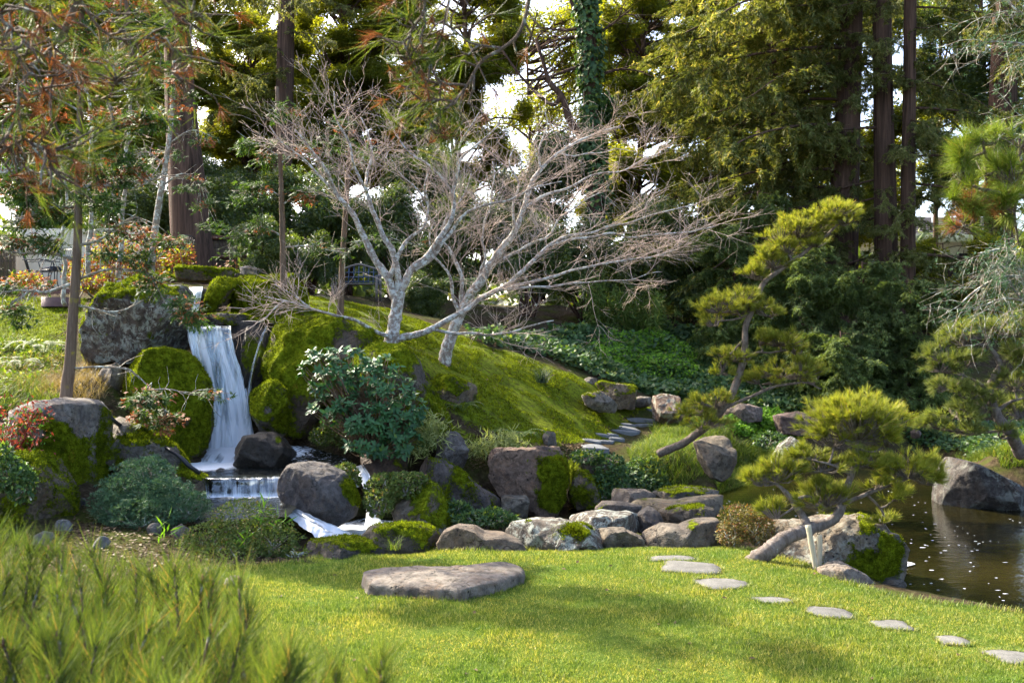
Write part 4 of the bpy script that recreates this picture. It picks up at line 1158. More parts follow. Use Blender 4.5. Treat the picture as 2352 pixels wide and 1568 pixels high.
def canopy_tree(label, trunk, w0, w1, d, clumps, mat='canopy', group='tall leafy trees behind the garden', bark='redbark'):
    t = tree('leafy_tree', label, 'tree', group)
    tb = MB()
    s, r = limb(tb, trunk, w0, w1, d, 30, 8)
    br = []
    rs = np.random.default_rng(int(trunk[0][0]))
    for (x, y, rx, ry) in clumps:
        c = P(x, y, d + rs.uniform(-1.5, 1.5))
        sc = d / F
        me = CL[mat][rs.integers(0, len(CL[mat]))]
        place('leaf_clump', me, t, c, (rs.uniform(-.4, .4), rs.uniform(-.4, .4), rs.uniform(0, 6.28)), (rx * sc, rx * sc, ry * sc))
        k = np.argmin(np.linalg.norm(s - (c - [0, 0, 1.2]), axis=1))
        m_ = (s[k] + c) / 2 + R.normal(0, .25, 3)
        br.append(spline([s[k], m_, c + R.normal(0, .2, 3)], 6))
    br = np.array(br)
    tubes(tb, br, np.tile(np.linspace(.06, .02, 6), (len(br), 1)), 4)
    twigs(tb, br, 1.4, 4, .018, .8, .1, 4)
    tb.build('trunk', M[bark], t, smooth=True)
    return t
def ring_clumps(x0, x1, y0, y1, n, r, seed, hole=()):
    rs = np.random.default_rng(seed)
    out = []
    n, r = int(n * 2.2), r * 1.15
    hole = [(hx, hy, rx * .6, ry * .6) for hx, hy, rx, ry in hole]
    while len(out) < n:
        x, y = rs.uniform(x0, x1), rs.uniform(y0, y1)
        if any((x - hx) ** 2 / (rx * rx) + (y - hy) ** 2 / (ry * ry) < 1 for hx, hy, rx, ry in hole):
            continue
        q = rs.uniform(.7, 1.3) * r
        out.append((x, y, q * 1.15, q * .8))
    return out
HOLES = [(590, 150, 55, 55), (500, 270, 40, 60), (1265, 180, 90, 150), (1210, 300, 60, 50), (340, 290, 40, 25), (880, 30, 30, 25), (720, 200, 25, 30), (800, 230, 30, 40), (2270, 90, 60, 60), (2220, 280, 70, 50), (1480, 170, 45, 60), (1430, 250, 40, 50), (150, 60, 30, 30), (860, 300, 20, 25), (950, 180, 25, 30), (1100, 60, 40, 50), (640, 120, 30, 40)]
canopy_tree('leafy backlit tree at the far left above the patio', [(60, 620), (70, 400), (90, 200), (80, -60)], 22, 10, 34, ring_clumps(-60, 260, -60, 380, 30, 46, 1, HOLES))
canopy_tree('leafy backlit tree behind the thick redwood trunk', [(300, 620), (310, 400), (330, 150), (320, -60)], 22, 10, 36, ring_clumps(200, 500, -60, 380, 26, 44, 2, HOLES))
canopy_tree('bright yellow-green tree between the two left redwood trunks', [(560, 600), (560, 420), (575, 250), (570, 60)], 18, 8, 37, ring_clumps(480, 700, 60, 440, 26, 38, 3, HOLES))
canopy_tree('tall leafy tree right of the slim redwood trunk', [(770, 600), (775, 350), (790, 100), (780, -80)], 22, 10, 35, ring_clumps(690, 960, -60, 420, 34, 42, 4, HOLES))
canopy_tree('thin-crowned tree left of the bright sky gap', [(1040, 600), (1050, 350), (1070, 150), (1060, -80)], 18, 8, 38, ring_clumps(940, 1200, -60, 430, 26, 38, 5, HOLES))
canopy_tree('leafy tree right of the ivy-clad trunk', [(1460, 640), (1465, 420), (1480, 200), (1470, -60)], 20, 10, 38, ring_clumps(1370, 1640, -60, 500, 34, 40, 6, HOLES))
canopy_tree('sunlit leafy tree glowing behind the redwoods', [(1830, 640), (1835, 420), (1850, 200), (1840, -60)], 20, 10, 40, ring_clumps(1660, 2080, -40, 560, 40, 46, 7, HOLES))
canopy_tree('dark leafy tree at the upper corner behind the far redwood', [(2250, 640), (2240, 420), (2260, 200), (2250, -60)], 18, 8, 38, ring_clumps(2090, 2420, -60, 430, 26, 40, 8, HOLES), mat='laurel')
canopy_tree('yellow-green shrubby tree below the cream house', [(2170, 760), (2175, 680), (2180, 620)], 12, 6, 31, ring_clumps(2110, 2330, 570, 760, 16, 36, 9))
canopy_tree('thin airy tree standing in the bright sky gap', [(1225, 640), (1222, 420), (1215, 250), (1210, 120)], 12, 4, 41, ring_clumps(1130, 1420, 20, 420, 22, 46, 21), mat='thin')
canopy_tree('thin airy tree behind the slim redwood trunk', [(600, 640), (606, 420), (612, 200), (606, 20)], 12, 4, 41, ring_clumps(440, 760, -40, 330, 20, 46, 22), mat='thin')
canopy_tree('thin airy tree behind the redwood crowns', [(2150, 700), (2150, 420), (2160, 200), (2156, 20)], 12, 4, 42, ring_clumps(2060, 2380, -40, 420, 20, 46, 23), mat='thin')
# bright bush on the far left
hd = tree('bright_hedge', 'bright yellow-green bush glowing behind the patio', 'bush')
hs = MB()
for k, (x, y) in enumerate([(20, 405), (70, 405), (120, 395), (30, 440), (100, 440), (-30, 410), (160, 420), (210, 410), (260, 400), (330, 400)]):
    place('leaf_clump', CL['lime'][k % 2], hd, P(x, y, 30), (0, 0, k * 1.3), (.75, .6, .5))
tubes(hs, np.stack([P(60, 620, 30), P(62, 520, 30), P(60, 420, 30)]), np.array([.07, .06, .03]), 5)
tubes(hs, np.stack([P(250, 620, 30), P(245, 520, 30), P(240, 420, 30)]), np.array([.07, .06, .03]), 5)
hs.build('stem', M['lichenbark'], hd)

# ------------------------------------------------------------------ dark evergreen shrubs behind the slope
SHR = [('dark evergreen shrub behind the reed fence', 470, 520, 100, 110, 27), ('evergreen shrub just behind the mossy dome', 600, 585, 80, 90, 23.5), ('blue-green laurel bush behind the slim cypress trunk', 700, 600, 85, 75, 24), ('tall dark shrub above the blue bench', 790, 500, 110, 140, 28), ('dark evergreen shrub between the maple limbs', 905, 560, 90, 130, 27), ('low dark shrub right of the bench', 960, 680, 70, 60, 24.5), ('evergreen shrub behind the twin-stem maple', 1070, 560, 100, 140, 26.5), ('dark shrub left of the bamboo clump', 1210, 600, 100, 130, 26.5), ('deep green bush at the head of the ivy bank', 1340, 600, 95, 110, 27.5), ('tall dark shrub behind the maple branch tips', 1480, 560, 110, 150, 29), ('dark hedge bush under the redwood branches', 1610, 620, 95, 130, 28.5), ('high evergreen bush behind the maple crown', 980, 420, 120, 110, 30), ('high evergreen bush above the ivy bank', 1240, 440, 120, 100, 30.5), ('evergreen bush high behind the bright bush', 190, 430, 120, 90, 31.5), ('evergreen bush between the two left redwood trunks', 510, 430, 90, 100, 30.5), ('evergreen bush filling the gap beside the thick redwood trunk', 340, 455, 80, 80, 33), ('evergreen bush behind the thick redwood trunk', 300, 500, 120, 100, 27), ('dark bush behind the cream wall', 110, 480, 130, 90, 28.5), ('dark bush beside the slim cypress', 620, 470, 90, 100, 28)]
for k, (lb, x, y, rx, ry, d) in enumerate(SHR):
    t = tree('evergreen_shrub', lb, 'shrub', 'dark evergreen shrubs behind the moss slope')
    st = MB()
    s = d / F
    base = P(x, y + ry, d + .3)
    base[2] = min(gz(base[0], base[1]), base[2])
    for j in range(10):
        a = rdir(1)[0]
        c = P(x, y, d) + a * [rx * s * .62, rx * s * .4, ry * s * .62]
        q = R.uniform(.42, .6)
        place('leaf_clump', CL['laurel'][(j + k) % 4], t, c, (R.uniform(-.4, .4), R.uniform(-.4, .4), R.uniform(0, 6.28)), (rx * s * q, rx * s * q, ry * s * q))
        m_ = (base + c) / 2 + R.normal(0, .12, 3)
        tubes(st, spline([base + R.normal(0, .12, 3) * [1, 1, 0], m_, c], 6), np.linspace(.045, .012, 6), 4)
    st.build('stem', M['redbark'], t)

# ------------------------------------------------------------------ redwood trunks
def redwood(label, trunk, w0, w1, d, branches=None, ring=0, seed=0, mat='redwood', az=(-2.6, -.2), zr=(2, 15), ln=(2.5, 5.0), dens=26, name='redwood_tree', bark='redbark', cross=0):
    rs = np.random.default_rng(seed)
    t = tree(name, label, 'tree', 'redwoods towering over the garden')
    q = np.array([P(x, y, d) for x, y in trunk])
    n, sides = 40, 22
    s = spline(q, n)
    r = np.linspace(w0, w1, n) / 2 / F * d
    # fluted trunk
    an = np.arange(sides) * 2 * math.pi / sides
    fl_ = 1 + .09 * vnoise(np.c_[np.cos(np.tile(an, n)) * 3.2, np.sin(np.tile(an, n)) * 3.2, np.repeat(np.arange(n), sides) * .06 + seed], seed).reshape(n, sides)
    v = s[:, None] + np.stack([np.cos(an)[None] * fl_ * r[:, None], np.sin(an)[None] * fl_ * r[:, None], np.zeros((n, sides))], -1)
    idx_ = np.arange(n * sides).reshape(n, sides)
    tb = MB()
    tb.add(v.reshape(-1, 3), np.stack([idx_[:-1], np.roll(idx_, -1, 1)[:-1], np.roll(idx_, -1, 1)[1:], idx_[1:]], -1).reshape(-1, 4))
    tb.build('trunk', M[bark], t, smooth=True)
    if ring:
        z0, z1 = zr
        for k in range(ring):
            z = z0 + (z1 - z0) * (k + rs.uniform(0, 1)) / ring
            o = np.array([np.interp(z, s[:, 2], s[:, 0]), d, z])
            a = rs.uniform(*az)
            l_ = rs.uniform(*ln) * (1 - .2 * (z - z0) / (z1 - z0)) / 5.0
            place('bough', BO['redwood'][rs.integers(0, 5)], t, o, (rs.uniform(-.25, .25), rs.uniform(-.12, .16), a), (l_, l_, l_))
        for k in range(cross):
            z = z0 + (z1 - z0) * (k + rs.uniform(0, 1)) / cross
            l_ = rs.uniform(.22, .42)
            place('bough', BO['redwood'][rs.integers(0, 5)], t, (np.interp(z, s[:, 2], s[:, 0]), d, z), (rs.uniform(-.25, .25), rs.uniform(-.1, .3), rs.uniform(-2.9, -.3)), (l_, l_, l_))
    return t
redwood('thick redwood trunk behind the upper waterfall', [(452, 660), (440, 560), (428, 400), (416, 250), (408, 60), (400, -150)], 100, 46, 25, seed=1, cross=5, ring=10, zr=(9, 14), az=(-3.6, .4), ln=(1.5, 3))
redwood('slim redwood trunk behind the second cypress', [(640, 640), (648, 400), (655, 150), (660, -150)], 48, 34, 33, seed=2, ring=12, zr=(10, 16), az=(-3.6, .4), ln=(1.5, 3))
redwood('leftmost of the redwood trunks beside the pond', [(1925, 900), (1938, 500), (1948, 250), (1962, -200)], 76, 44, 29, seed=3, cross=14, ring=36, zr=(3.4, 15), az=(-3.9, -2.5), ln=(3.0, 6.6))
redwood('middle redwood trunk with reddish bark beside the pond', [(2040, 900), (2034, 500), (2030, 250), (2024, -200)], 56, 38, 28.4, seed=4, cross=16, ring=16, zr=(2.8, 15), az=(-3.5, -2.6), ln=(2.0, 4.2))
redwood('slender redwood trunk right of the middle one', [(2085, 880), (2086, 500), (2088, 250), (2092, -200)], 34, 26, 28, seed=5, cross=14, ring=16, zr=(3, 15), az=(-.7, .9), ln=(1.5, 4.4))
redwood('far redwood trunk at the upper corner', [(2290, 760), (2298, 400), (2306, 150), (2312, -200)], 70, 50, 35, seed=6, ring=20, zr=(6, 16), az=(-3.6, .5), ln=(2, 4.5))
redwood('dark redwood trunk deep inside the branches', [(1752, 760), (1756, 450), (1762, 150), (1768, -200)], 48, 36, 32, seed=7, ring=40, zr=(3.5, 16), az=(-4.2, .2), ln=(2.5, 5.5))

# young redwoods: dense skirts of dark foliage
def young(label, x, ybase, ytop, d, w, n, seed, mat='redwood_dark'):
    rs = np.random.default_rng(seed)
    t = tree('young_redwood', label, 'tree', 'young redwoods between pond and redwood trunks')
    b, top_ = P(x, ybase, d), P(x, ytop, d)
    tb = MB()
    s = spline([b, (b + top_) / 2 + [.1, 0, 0], top_], 12)
    tubes(tb, s, np.linspace(.07, .015, 12), 6)
    wm = w / F * d
    for k in range(n):
        f = .02 + .98 * (k + rs.uniform(0, 1)) / n
        o = b + (top_ - b) * f
        a = rs.uniform(-math.pi * 1.15, .15 * math.pi)
        l_ = wm * (1.1 - .75 * f) * rs.uniform(.7, 1.1) / 2.0
        l_ = min(max(l_, .45), 1.3)
        place('bough', BO['young'][rs.integers(0, 4)], t, o, (rs.uniform(-.3, .3), rs.uniform(-.2, .2), a), (l_, l_, l_))
    tb.build('trunk', M['redbark'], t, smooth=True)
for a in [('dense young redwood right of the leaning pine', 1830, 960, 560, 24.5, 190, 60, 1), ('young redwood in front of the reddish trunk', 1980, 960, 600, 24, 170, 60, 2), ('young redwood nearest the far pond shore', 2085, 975, 640, 23.5, 150, 46, 3), ('young redwood left of the leaning pine crown', 1680, 900, 520, 26, 150, 46, 4), ('low young redwood over the pond shore', 1930, 1000, 760, 22.5, 150, 46, 5), ('upper young redwood behind the leaning pine', 1740, 900, 440, 27, 150, 40, 6)]:
    young(*a)

# ivy-clad trunk
t = tree('ivy_clad_tree', 'straight tree trunk wrapped in sunlit ivy against the sky gap', 'tree')
tb, iv = MB(), MB()
s, r = limb(tb, [(1372, 700), (1368, 400), (1362, 300), (1355, 150), (1348, 0), (1345, -120)], 44, 30, 30, 40, 9)
for pts, w in [([(1352, 325), (1320, 295), (1305, 265), (1290, 220), (1262, 190), (1250, 150), (1230, 90)], 22), ([(1290, 220), (1265, 240), (1200, 180), (1150, 110)], 12), ([(1355, 150), (1310, 160), (1250, 180), (1180, 185)], 12), ([(1350, 60), (1300, 70), (1230, 62)], 9), ([(1352, 80), (1290, 90), (1260, 98)], 9), ([(1345, 30), (1320, 20), (1300, -30)], 16), ([(1362, 180), (1420, 160), (1480, 165)], 9), ([(1355, 90), (1400, 60), (1450, 20)], 9)]:
    q, _ = limb(tb, pts, w, w * .3, 30, 14, 6)
    twigs(tb, q[None], 1.2, 14, .014, .8, .0, 4, .9, .25, 3, .3)
k = R.integers(0, 40, 5200)
k = k[(s[k, 2] > 5)]
a = R.uniform(0, 6.28, len(k))
lump = 1.25 + .55 * vnoise(np.c_[np.cos(a) * 1.4, np.sin(a) * 1.4, s[k, 2] * .9], 5)
od = np.c_[np.cos(a), np.sin(a), np.zeros(len(k))]
pos = s[k] + od * (r[k] * lump)[:, None] + R.normal(0, .06, (len(k), 3)) + np.c_[np.zeros((len(k), 2)), R.uniform(-.2, .2, len(k))]
leaves(iv, pos, unit(od * .4 + [0, 0, -1] + R.normal(0, .4, (len(k), 3))), unit(od + R.normal(0, .3, (len(k), 3))), R.uniform(.1, .2, len(k)), R.uniform(.09, .17, len(k)), .1)
for (x, y, rx, ry) in [(1330, 370, 40, 45), (1300, 340, 40, 30), (1390, 250, 25, 30), (1260, 330, 30, 20)]:
    blob(iv, P(x, y, 30), (rx * .0131, .4, ry * .0131), 700, .14, .1)
tb.build('trunk', M['redbark'], t, smooth=True); iv.build('ivy', M['ivy'], t)
# ------------------------------------------------------------------ bare maples
def maple(label, d, limbs, twig_n, seed, group='bare grey maples on the moss slope'):
    t = tree('bare_maple', label, 'tree', group)
    for k, (pts, w0, w1) in enumerate(limbs):
        tb, tw = MB(), MB()
        w0, w1 = w0 * .8, w1 * .8
        q, r = limb(tb, pts, w0, w1, d, len(pts) * 9, 8, .035)
        big = np.linalg.norm(np.diff(q, axis=0), axis=1).sum()
        n1 = max(2, int(big * twig_n * .66))
        a = twigs(tw, q[None], .82, int(n1 * 1.3), .0055, .32, .08, 7, .7, .14, 4, .25)
        b = twigs(tw, a, .5, 6, .0034, .3, .03, 4, .62, .16, 3, .2)
        twigs(tw, b, .27, 4, .0027, .35, .03, 3, .6, .2, 3, .2)
        o = tb.build('trunk' if k == 0 else 'limb', M['maple'], t, smooth=True)
        tw.build('twigs', M['twig'], o)
    return t
maple('bare grey maple nearest the waterfall with a long low limb', 16.8, [
    ([(890, 815, 16.8), (897, 790), (903, 750), (912, 705), (920, 668)], 44, 34),
    ([(915, 690), (892, 642), (862, 592), (836, 542), (815, 502), (790, 470), (766, 440), (752, 400, 16.6), (735, 370, 16.5), (708, 335, 16.4), (680, 300, 16.4)], 24, 5),
    ([(893, 640), (912, 590), (928, 560), (945, 545), (975, 520), (985, 470), (975, 430), (990, 390)], 15, 3),
    ([(918, 668), (908, 610), (896, 570), (880, 540), (868, 508), (850, 470), (840, 440), (843, 400, 17.1), (856, 365, 17.2), (850, 320, 17.3), (830, 270, 17.4)], 20, 4),
    ([(920, 668), (936, 638), (952, 614), (977, 588), (1002, 558), (1030, 518), (1042, 480), (1040, 440), (1050, 395), (1062, 365), (1100, 330), (1150, 280)], 24, 4),
    ([(950, 625), (990, 588), (1012, 560), (1035, 535), (1062, 498), (1105, 476), (1170, 460), (1235, 430), (1290, 415)], 16, 3),
    ([(905, 782), (930, 774), (962, 766), (1000, 748), (1042, 728), (1100, 690), (1150, 664), (1190, 632), (1230, 592), (1262, 562), (1300, 545), (1350, 535), (1430, 515), (1510, 490), (1600, 470)], 22, 3),
    ([(1140, 668), (1200, 652), (1280, 632), (1350, 612), (1420, 600), (1490, 590), (1560, 570)], 11, 3),
    ([(1262, 562), (1330, 548), (1400, 540), (1460, 543), (1550, 535), (1640, 522)], 9, 3),
    ([(1150, 664), (1210, 660), (1290, 655), (1370, 645), (1440, 640), (1520, 625)], 9, 2),
    ([(990, 754), (1060, 766), (1120, 769), (1180, 757), (1240, 740), (1272, 734)], 10, 3),
    ([(890, 775, 16.6), (850, 752, 16.4), (800, 732, 16.2), (740, 716, 16.0), (690, 700, 15.9), (650, 690, 15.8), (605, 680, 15.7)], 12, 3),
    ([(715, 706, 15.95), (690, 690, 15.9), (660, 668, 15.8), (630, 650, 15.8)], 6, 2),
    ([(650, 692, 15.8), (625, 715, 15.7), (608, 735, 15.7), (590, 742, 15.7)], 6, 2),
    ([(766, 440), (730, 400), (690, 360), (650, 330), (620, 290)], 9, 3),
    ([(840, 440), (810, 380), (800, 330), (770, 270), (765, 210)], 9, 3),
    ([(1042, 450), (1010, 400), (970, 370), (930, 340), (900, 290)], 9, 3),
    ([(985, 470), (950, 430), (920, 400), (900, 370)], 6, 2),
    ([(1050, 395), (1060, 330), (1090, 280), (1120, 230)], 7, 2),
], 5.0, 1)
maple('bare grey maple leaning right behind the long low limb', 18.2, [
    ([(1014, 850), (1020, 835), (1028, 800), (1040, 760), (1056, 725), (1076, 690), (1100, 650), (1122, 610), (1152, 570), (1182, 530), (1202, 480), (1216, 430), (1242, 390), (1285, 350), (1345, 318), (1425, 290)], 40, 5),
    ([(1062, 712), (1061, 667), (1056, 620), (1032, 573), (1014, 547), (1020, 510), (1040, 480), (1070, 440), (1085, 400)], 13, 3),
    ([(1056, 722), (1043, 680), (1032, 633), (1014, 607), (994, 583), (985, 550), (995, 510)], 11, 3),
    ([(1080, 690), (1092, 655), (1105, 622), (1115, 590), (1108, 557), (1112, 530), (1122, 480), (1135, 420), (1130, 370)], 12, 3),
    ([(1122, 610), (1170, 590), (1220, 560), (1260, 540), (1290, 500), (1330, 470), (1380, 440)], 10, 3),
    ([(1202, 480), (1250, 450), (1310, 430), (1370, 400), (1430, 390), (1490, 360)], 10, 3),
    ([(1182, 530), (1180, 470), (1190, 420), (1170, 370), (1190, 320)], 9, 3),
    ([(1242, 390), (1240, 340), (1260, 290), (1250, 240)], 7, 2),
    ([(1285, 350), (1330, 360), (1400, 345), (1460, 350)], 6, 2),
], 4.4, 2)

# ------------------------------------------------------------------ cypresses at the left
def cypress(label, trunk, w0, w1, d, branches, fans, bark='cypbark', rustshare=.35, n=70, name='cypress_tree', fl=.10):
    t = tree(name, label, 'tree', 'slim cypresses above the waterfall')
    tb, g, ru = MB(), MB(), MB()
    s, r = limb(tb, trunk, w0, w1, d, 40, 10)
    B = []
    for pts, w in branches:
        bm = MB()
        q, _ = limb(bm, pts, w, w * .35, d, 16, 6, .03)
        tw_ = twigs(bm, q[None], .35, 16, .006, .7, -.05, 4, .9, .3, 3, .15)
        bm.build('branch', M['lichenbark'], t, smooth=True)
        B.append(q)
    tb.build('trunk', M[bark], t, smooth=True)
    tt = MB()
    for (x, y, rx, ry) in fans:
        sc = d / F
        m_ = int(n * 2.6 * rx * ry / 1500)
        u = rdir(m_)
        c = P(x, y, d + R.uniform(-.25, .25))
        # a few flat plates of foliage per cluster
        kk = max(4, m_ // 22)
        pc = c + rdir(kk) * [rx * sc, rx * sc * .8, ry * sc] * R.uniform(.2, 1, (kk, 1))
        i_ = R.integers(0, kk, m_)
        pos = pc[i_] + R.normal(0, .10, (m_, 3)) * [1, 1, .4]
        dd = unit(pos - c + R.normal(0, .12, (m_, 3)) + [0, 0, -.03])
        dead = R.uniform(size=kk) < rustshare
        sel = dead[i_] & (R.uniform(size=m_) < .8)
        sprays(g, pos[~sel], dd[~sel], 6, fl, fl * .2, 1.0, .2)
        if sel.any():
            sprays(ru, pos[sel], dd[sel], 6, fl * .7, fl * .2, 1.2, .35)
        # twigs from the nearest branch or the trunk into the plates
        allp = np.vstack([s] + B)
        for p_ in pc:
            b_ = allp[np.argmin(np.linalg.norm(allp - p_, axis=1))]
            m2 = (b_ + p_) / 2 + R.normal(0, .05, 3)
            tubes(tt, spline([b_, m2, p_], 5), np.linspace(.009, .003, 5), 3)
    if tt.n:
        tt.build('twigs', M['lichenbark'], t)
    if g.n:
        g.build('crown', M['hinoki'], t)
    if ru.n:
        ru.build('dead_sprays', M['rust'], t, label='rust-brown dead sprays')
    return t
cypress('nearest cypress with brown trunk and lichened limbs at left', [(150, 925), (155, 875), (160, 840), (165, 760), (171, 680), (176, 600), (180, 500), (180, 380), (184, 250), (186, 120), (190, -100), (194, -350)], 29, 8, 13.6, [
    ([(168, 592), (145, 586), (120, 585), (90, 583), (60, 583), (30, 578), (-20, 570)], 9),
    ([(168, 650), (135, 660), (105, 667), (72, 670), (55, 682), (30, 697), (-10, 728)], 9),
    ([(178, 698), (210, 703), (240, 710), (270, 714), (300, 706), (330, 690)], 7),
    ([(182, 640), (240, 618), (300, 622), (345, 630), (362, 662), (376, 692), (395, 712), (425, 730)], 7),
    ([(178, 560), (215, 555), (245, 540), (270, 520), (310, 500)], 8),
    ([(180, 470), (120, 480), (60, 500), (0, 530)], 8), ([(180, 430), (240, 425), (310, 430), (370, 400)], 8),
    ([(183, 380), (110, 370), (40, 390), (-20, 400)], 7), ([(183, 330), (250, 300), (320, 270), (390, 280)], 7),
    ([(184, 260), (120, 220), (60, 200)], 6), ([(187, 60), (240, 30), (300, 20)], 6), ([(187, 20), (130, -10), (70, -30)], 6), ([(190, -100), (240, -105), (300, -110)], 5), ([(191, -150), (150, -140), (100, -130)], 5), ([(184, 220), (240, 170), (300, 140)], 6), ([(165, 842), (220, 845), (290, 848), (310, 858), (340, 890), (380, 940)], 6),
    ([(340, 890), (390, 895), (440, 905), (490, 905)], 4), ([(70, 672), (40, 670), (10, 672)], 5)],
    [(50, 555, 60, 22), (120, 560, 50, 22), (60, 500, 60, 36), (140, 490, 55, 36), (30, 440, 55, 40), (235, 470, 50, 30), (300, 545, 55, 30), (380, 560, 45, 25), (250, 590, 40, 20), (330, 600, 40, 20), (340, 660, 40, 25), (420, 700, 40, 26), (440, 725, 26, 22), (80, 655, 32, 14), (30, 715, 36, 20), (45, 740, 26, 16), (10, 660, 30, 20), (340, 910, 50, 28), (375, 965, 46, 24), (320, 950, 26, 16), (490, 905, 14, 14),
     (120, 330, 60, 50), (40, 350, 60, 50), (230, 400, 60, 40), (310, 390, 50, 36), (330, 280, 60, 40), (240, 280, 50, 36), (110, 220, 60, 44), (40, 260, 50, 40), (250, 160, 60, 40), (320, 150, 50, 30), (180, 100, 50, 50), (370, 280, 40, 26), (90, 420, 50, 30), (180, 0, 60, 40), (80, -40, 50, 30), (290, 10, 50, 30), (110, -140, 44, 30), (290, -130, 44, 30), (190, -220, 46, 36), (260, -290, 36, 30), (30, 60, 50, 40), (350, 60, 50, 36)], rustshare=.36, n=84)
cypress('second cypress with straight thin trunk above the mossy dome', [(652, 668), (650, 600), (648, 500), (645, 400), (640, 300), (636, 200)], 16, 8, 17.6, [
    ([(648, 568), (700, 566), (750, 572), (800, 585)], 5), ([(648, 540), (600, 520), (560, 535), (530, 560)], 5), ([(646, 470), (690, 440), (720, 440)], 4), ([(646, 450), (600, 430), (560, 440)], 4), ([(643, 380), (680, 350), (700, 330)], 4), ([(642, 360), (600, 330), (570, 330)], 4)],
    [(560, 570, 36, 20), (590, 520, 44, 26), (535, 545, 36, 26), (720, 570, 50, 14), (790, 582, 26, 10), (700, 450, 45, 36), (600, 430, 45, 30), (560, 450, 40, 30), (620, 360, 50, 36), (690, 340, 36, 30), (570, 330, 40, 30), (640, 250, 44, 36), (520, 590, 30, 22)], rustshare=.22, n=50)
cypress('third cypress with straight thin trunk before the blue bench', [(781, 745), (783, 690), (787, 600), (793, 500), (799, 400), (806, 300)], 17, 8, 17.9, [
    ([(790, 560), (840, 555), (890, 545), (960, 560)], 4), ([(788, 575), (750, 570), (720, 560)], 4), ([(797, 430), (770, 400), (740, 380)], 4), ([(800, 400), (830, 370), (850, 340)], 4)],
    [(840, 552, 40, 14), (880, 545, 36, 16), (950, 562, 44, 16), (740, 566, 26, 12), (740, 390, 36, 26), (840, 350, 36, 26), (800, 300, 40, 30), (770, 330, 30, 26)], rustshare=.2, n=40)
cypress('far cypress whose trunk leans beside the thick redwood', [(345, 640), (352, 560), (365, 470), (380, 380), (395, 260), (400, 140)], 18, 8, 20.5, [
    ([(372, 430), (420, 400), (460, 420)], 5), ([(378, 380), (340, 350), (300, 360)], 5), ([(385, 330), (440, 300), (480, 310)], 5)],
    [(440, 420, 44, 36), (470, 470, 44, 26), (400, 350, 40, 30), (470, 330, 36, 28), (320, 360, 36, 26), (420, 240, 44, 34), (400, 170, 40, 30), (480, 520, 36, 20)], 'lichenbark', .4, 48)
for lb, tr_, w, d, br in [('slender lichened trunk left of the thick redwood', [(275, 640), (280, 540), (287, 430), (292, 330), (300, 220)], 13, 20, [([(288, 420), (320, 415), (350, 400), (370, 370)], 5), ([(285, 470), (250, 440), (230, 430)], 4)]),
                          ('slender lichened trunk just right of the nearest cypress', [(205, 640), (207, 540), (203, 430), (210, 330), (205, 220)], 12, 19, [([(205, 430), (240, 420), (280, 430)], 5), ([(206, 380), (170, 360), (140, 350)], 4)]),
                          ('crooked pale trunk between the patio and the nearest cypress', [(152, 700), (150, 640), (146, 600), (140, 560), (150, 480), (146, 380)], 11, 18, [([(146, 520), (110, 500), (80, 505)], 4), ([(148, 450), (190, 430), (220, 430)], 4)])]:
    t = tree('slender_tree', lb, 'tree', 'slender bare trees beside the patio')
    tb, tw = MB(), MB()
    q, _ = limb(tb, tr_, w, w * .6, d, 30, 7, .04)
    for pts, w_ in br + [([tr_[-2], (tr_[-2][0] + 40, tr_[-2][1] - 40), (tr_[-2][0] + 80, tr_[-2][1] - 50)], 5), ([tr_[-1], (tr_[-1][0] - 30, tr_[-1][1] - 50), (tr_[-1][0] - 40, tr_[-1][1] - 110)], 6)]:
        a, _ = limb(tb, pts, w_, w_ * .4, d, 12, 5, .03)
        b = twigs(tw, a[None], .5, 10, .007, .6, .1, 4)
        twigs(tw, b, .25, 5, .004, .7, .1, 3)
    tb.build('trunk', M['lichenbark'], t, smooth=True)
    tw.build('twigs', M['twig'], t)

# ------------------------------------------------------------------ shaped pines
def pine(name, label, d, limbs, pads, per, ln, wd, dens, bark='pinebark', mat='needle', group='shaped pines', tr=.006, brown=0, up=.8, spread=.75, below=-.15):
    t = tree(name, label, 'pine', group)
    Q = []
    for k, (pts, w0, w1) in enumerate(limbs):
        tb = MB()
        q, _ = limb(tb, pts, w0, w1, d, len(pts) * 14, 10, .03)
        Q.append(q)
        tb.build('trunk' if k == 0 else 'limb', M[bark], t, smooth=True)
    allq = np.vstack(Q)
    tw = MB()
    for (x, y, rx, ry, *o) in pads:
        dd = o[0] if o else d
        cr = MB()
        pad(cr, tw, x, y, rx * (1.14 if bark == 'leanbark' else 1), ry, dd, int(dens * (rx * ry) / 1000), per, ln, wd, None, up, below, spread, tr)
        cr.build('needle_pad', M[o[1] if len(o) > 1 else mat], t)
        c = P(x, y + ry * .45, dd)
        b_ = allq[np.argmin(np.linalg.norm(allq - c, axis=1))]
        tubes(tw, spline([b_, (b_ + c) / 2 + R.normal(0, .02, 3), c], 8), np.linspace(tr * 3, tr * 1.5, 8), 5)
    tw.build('branches', M[bark], t, smooth=True)
    return t
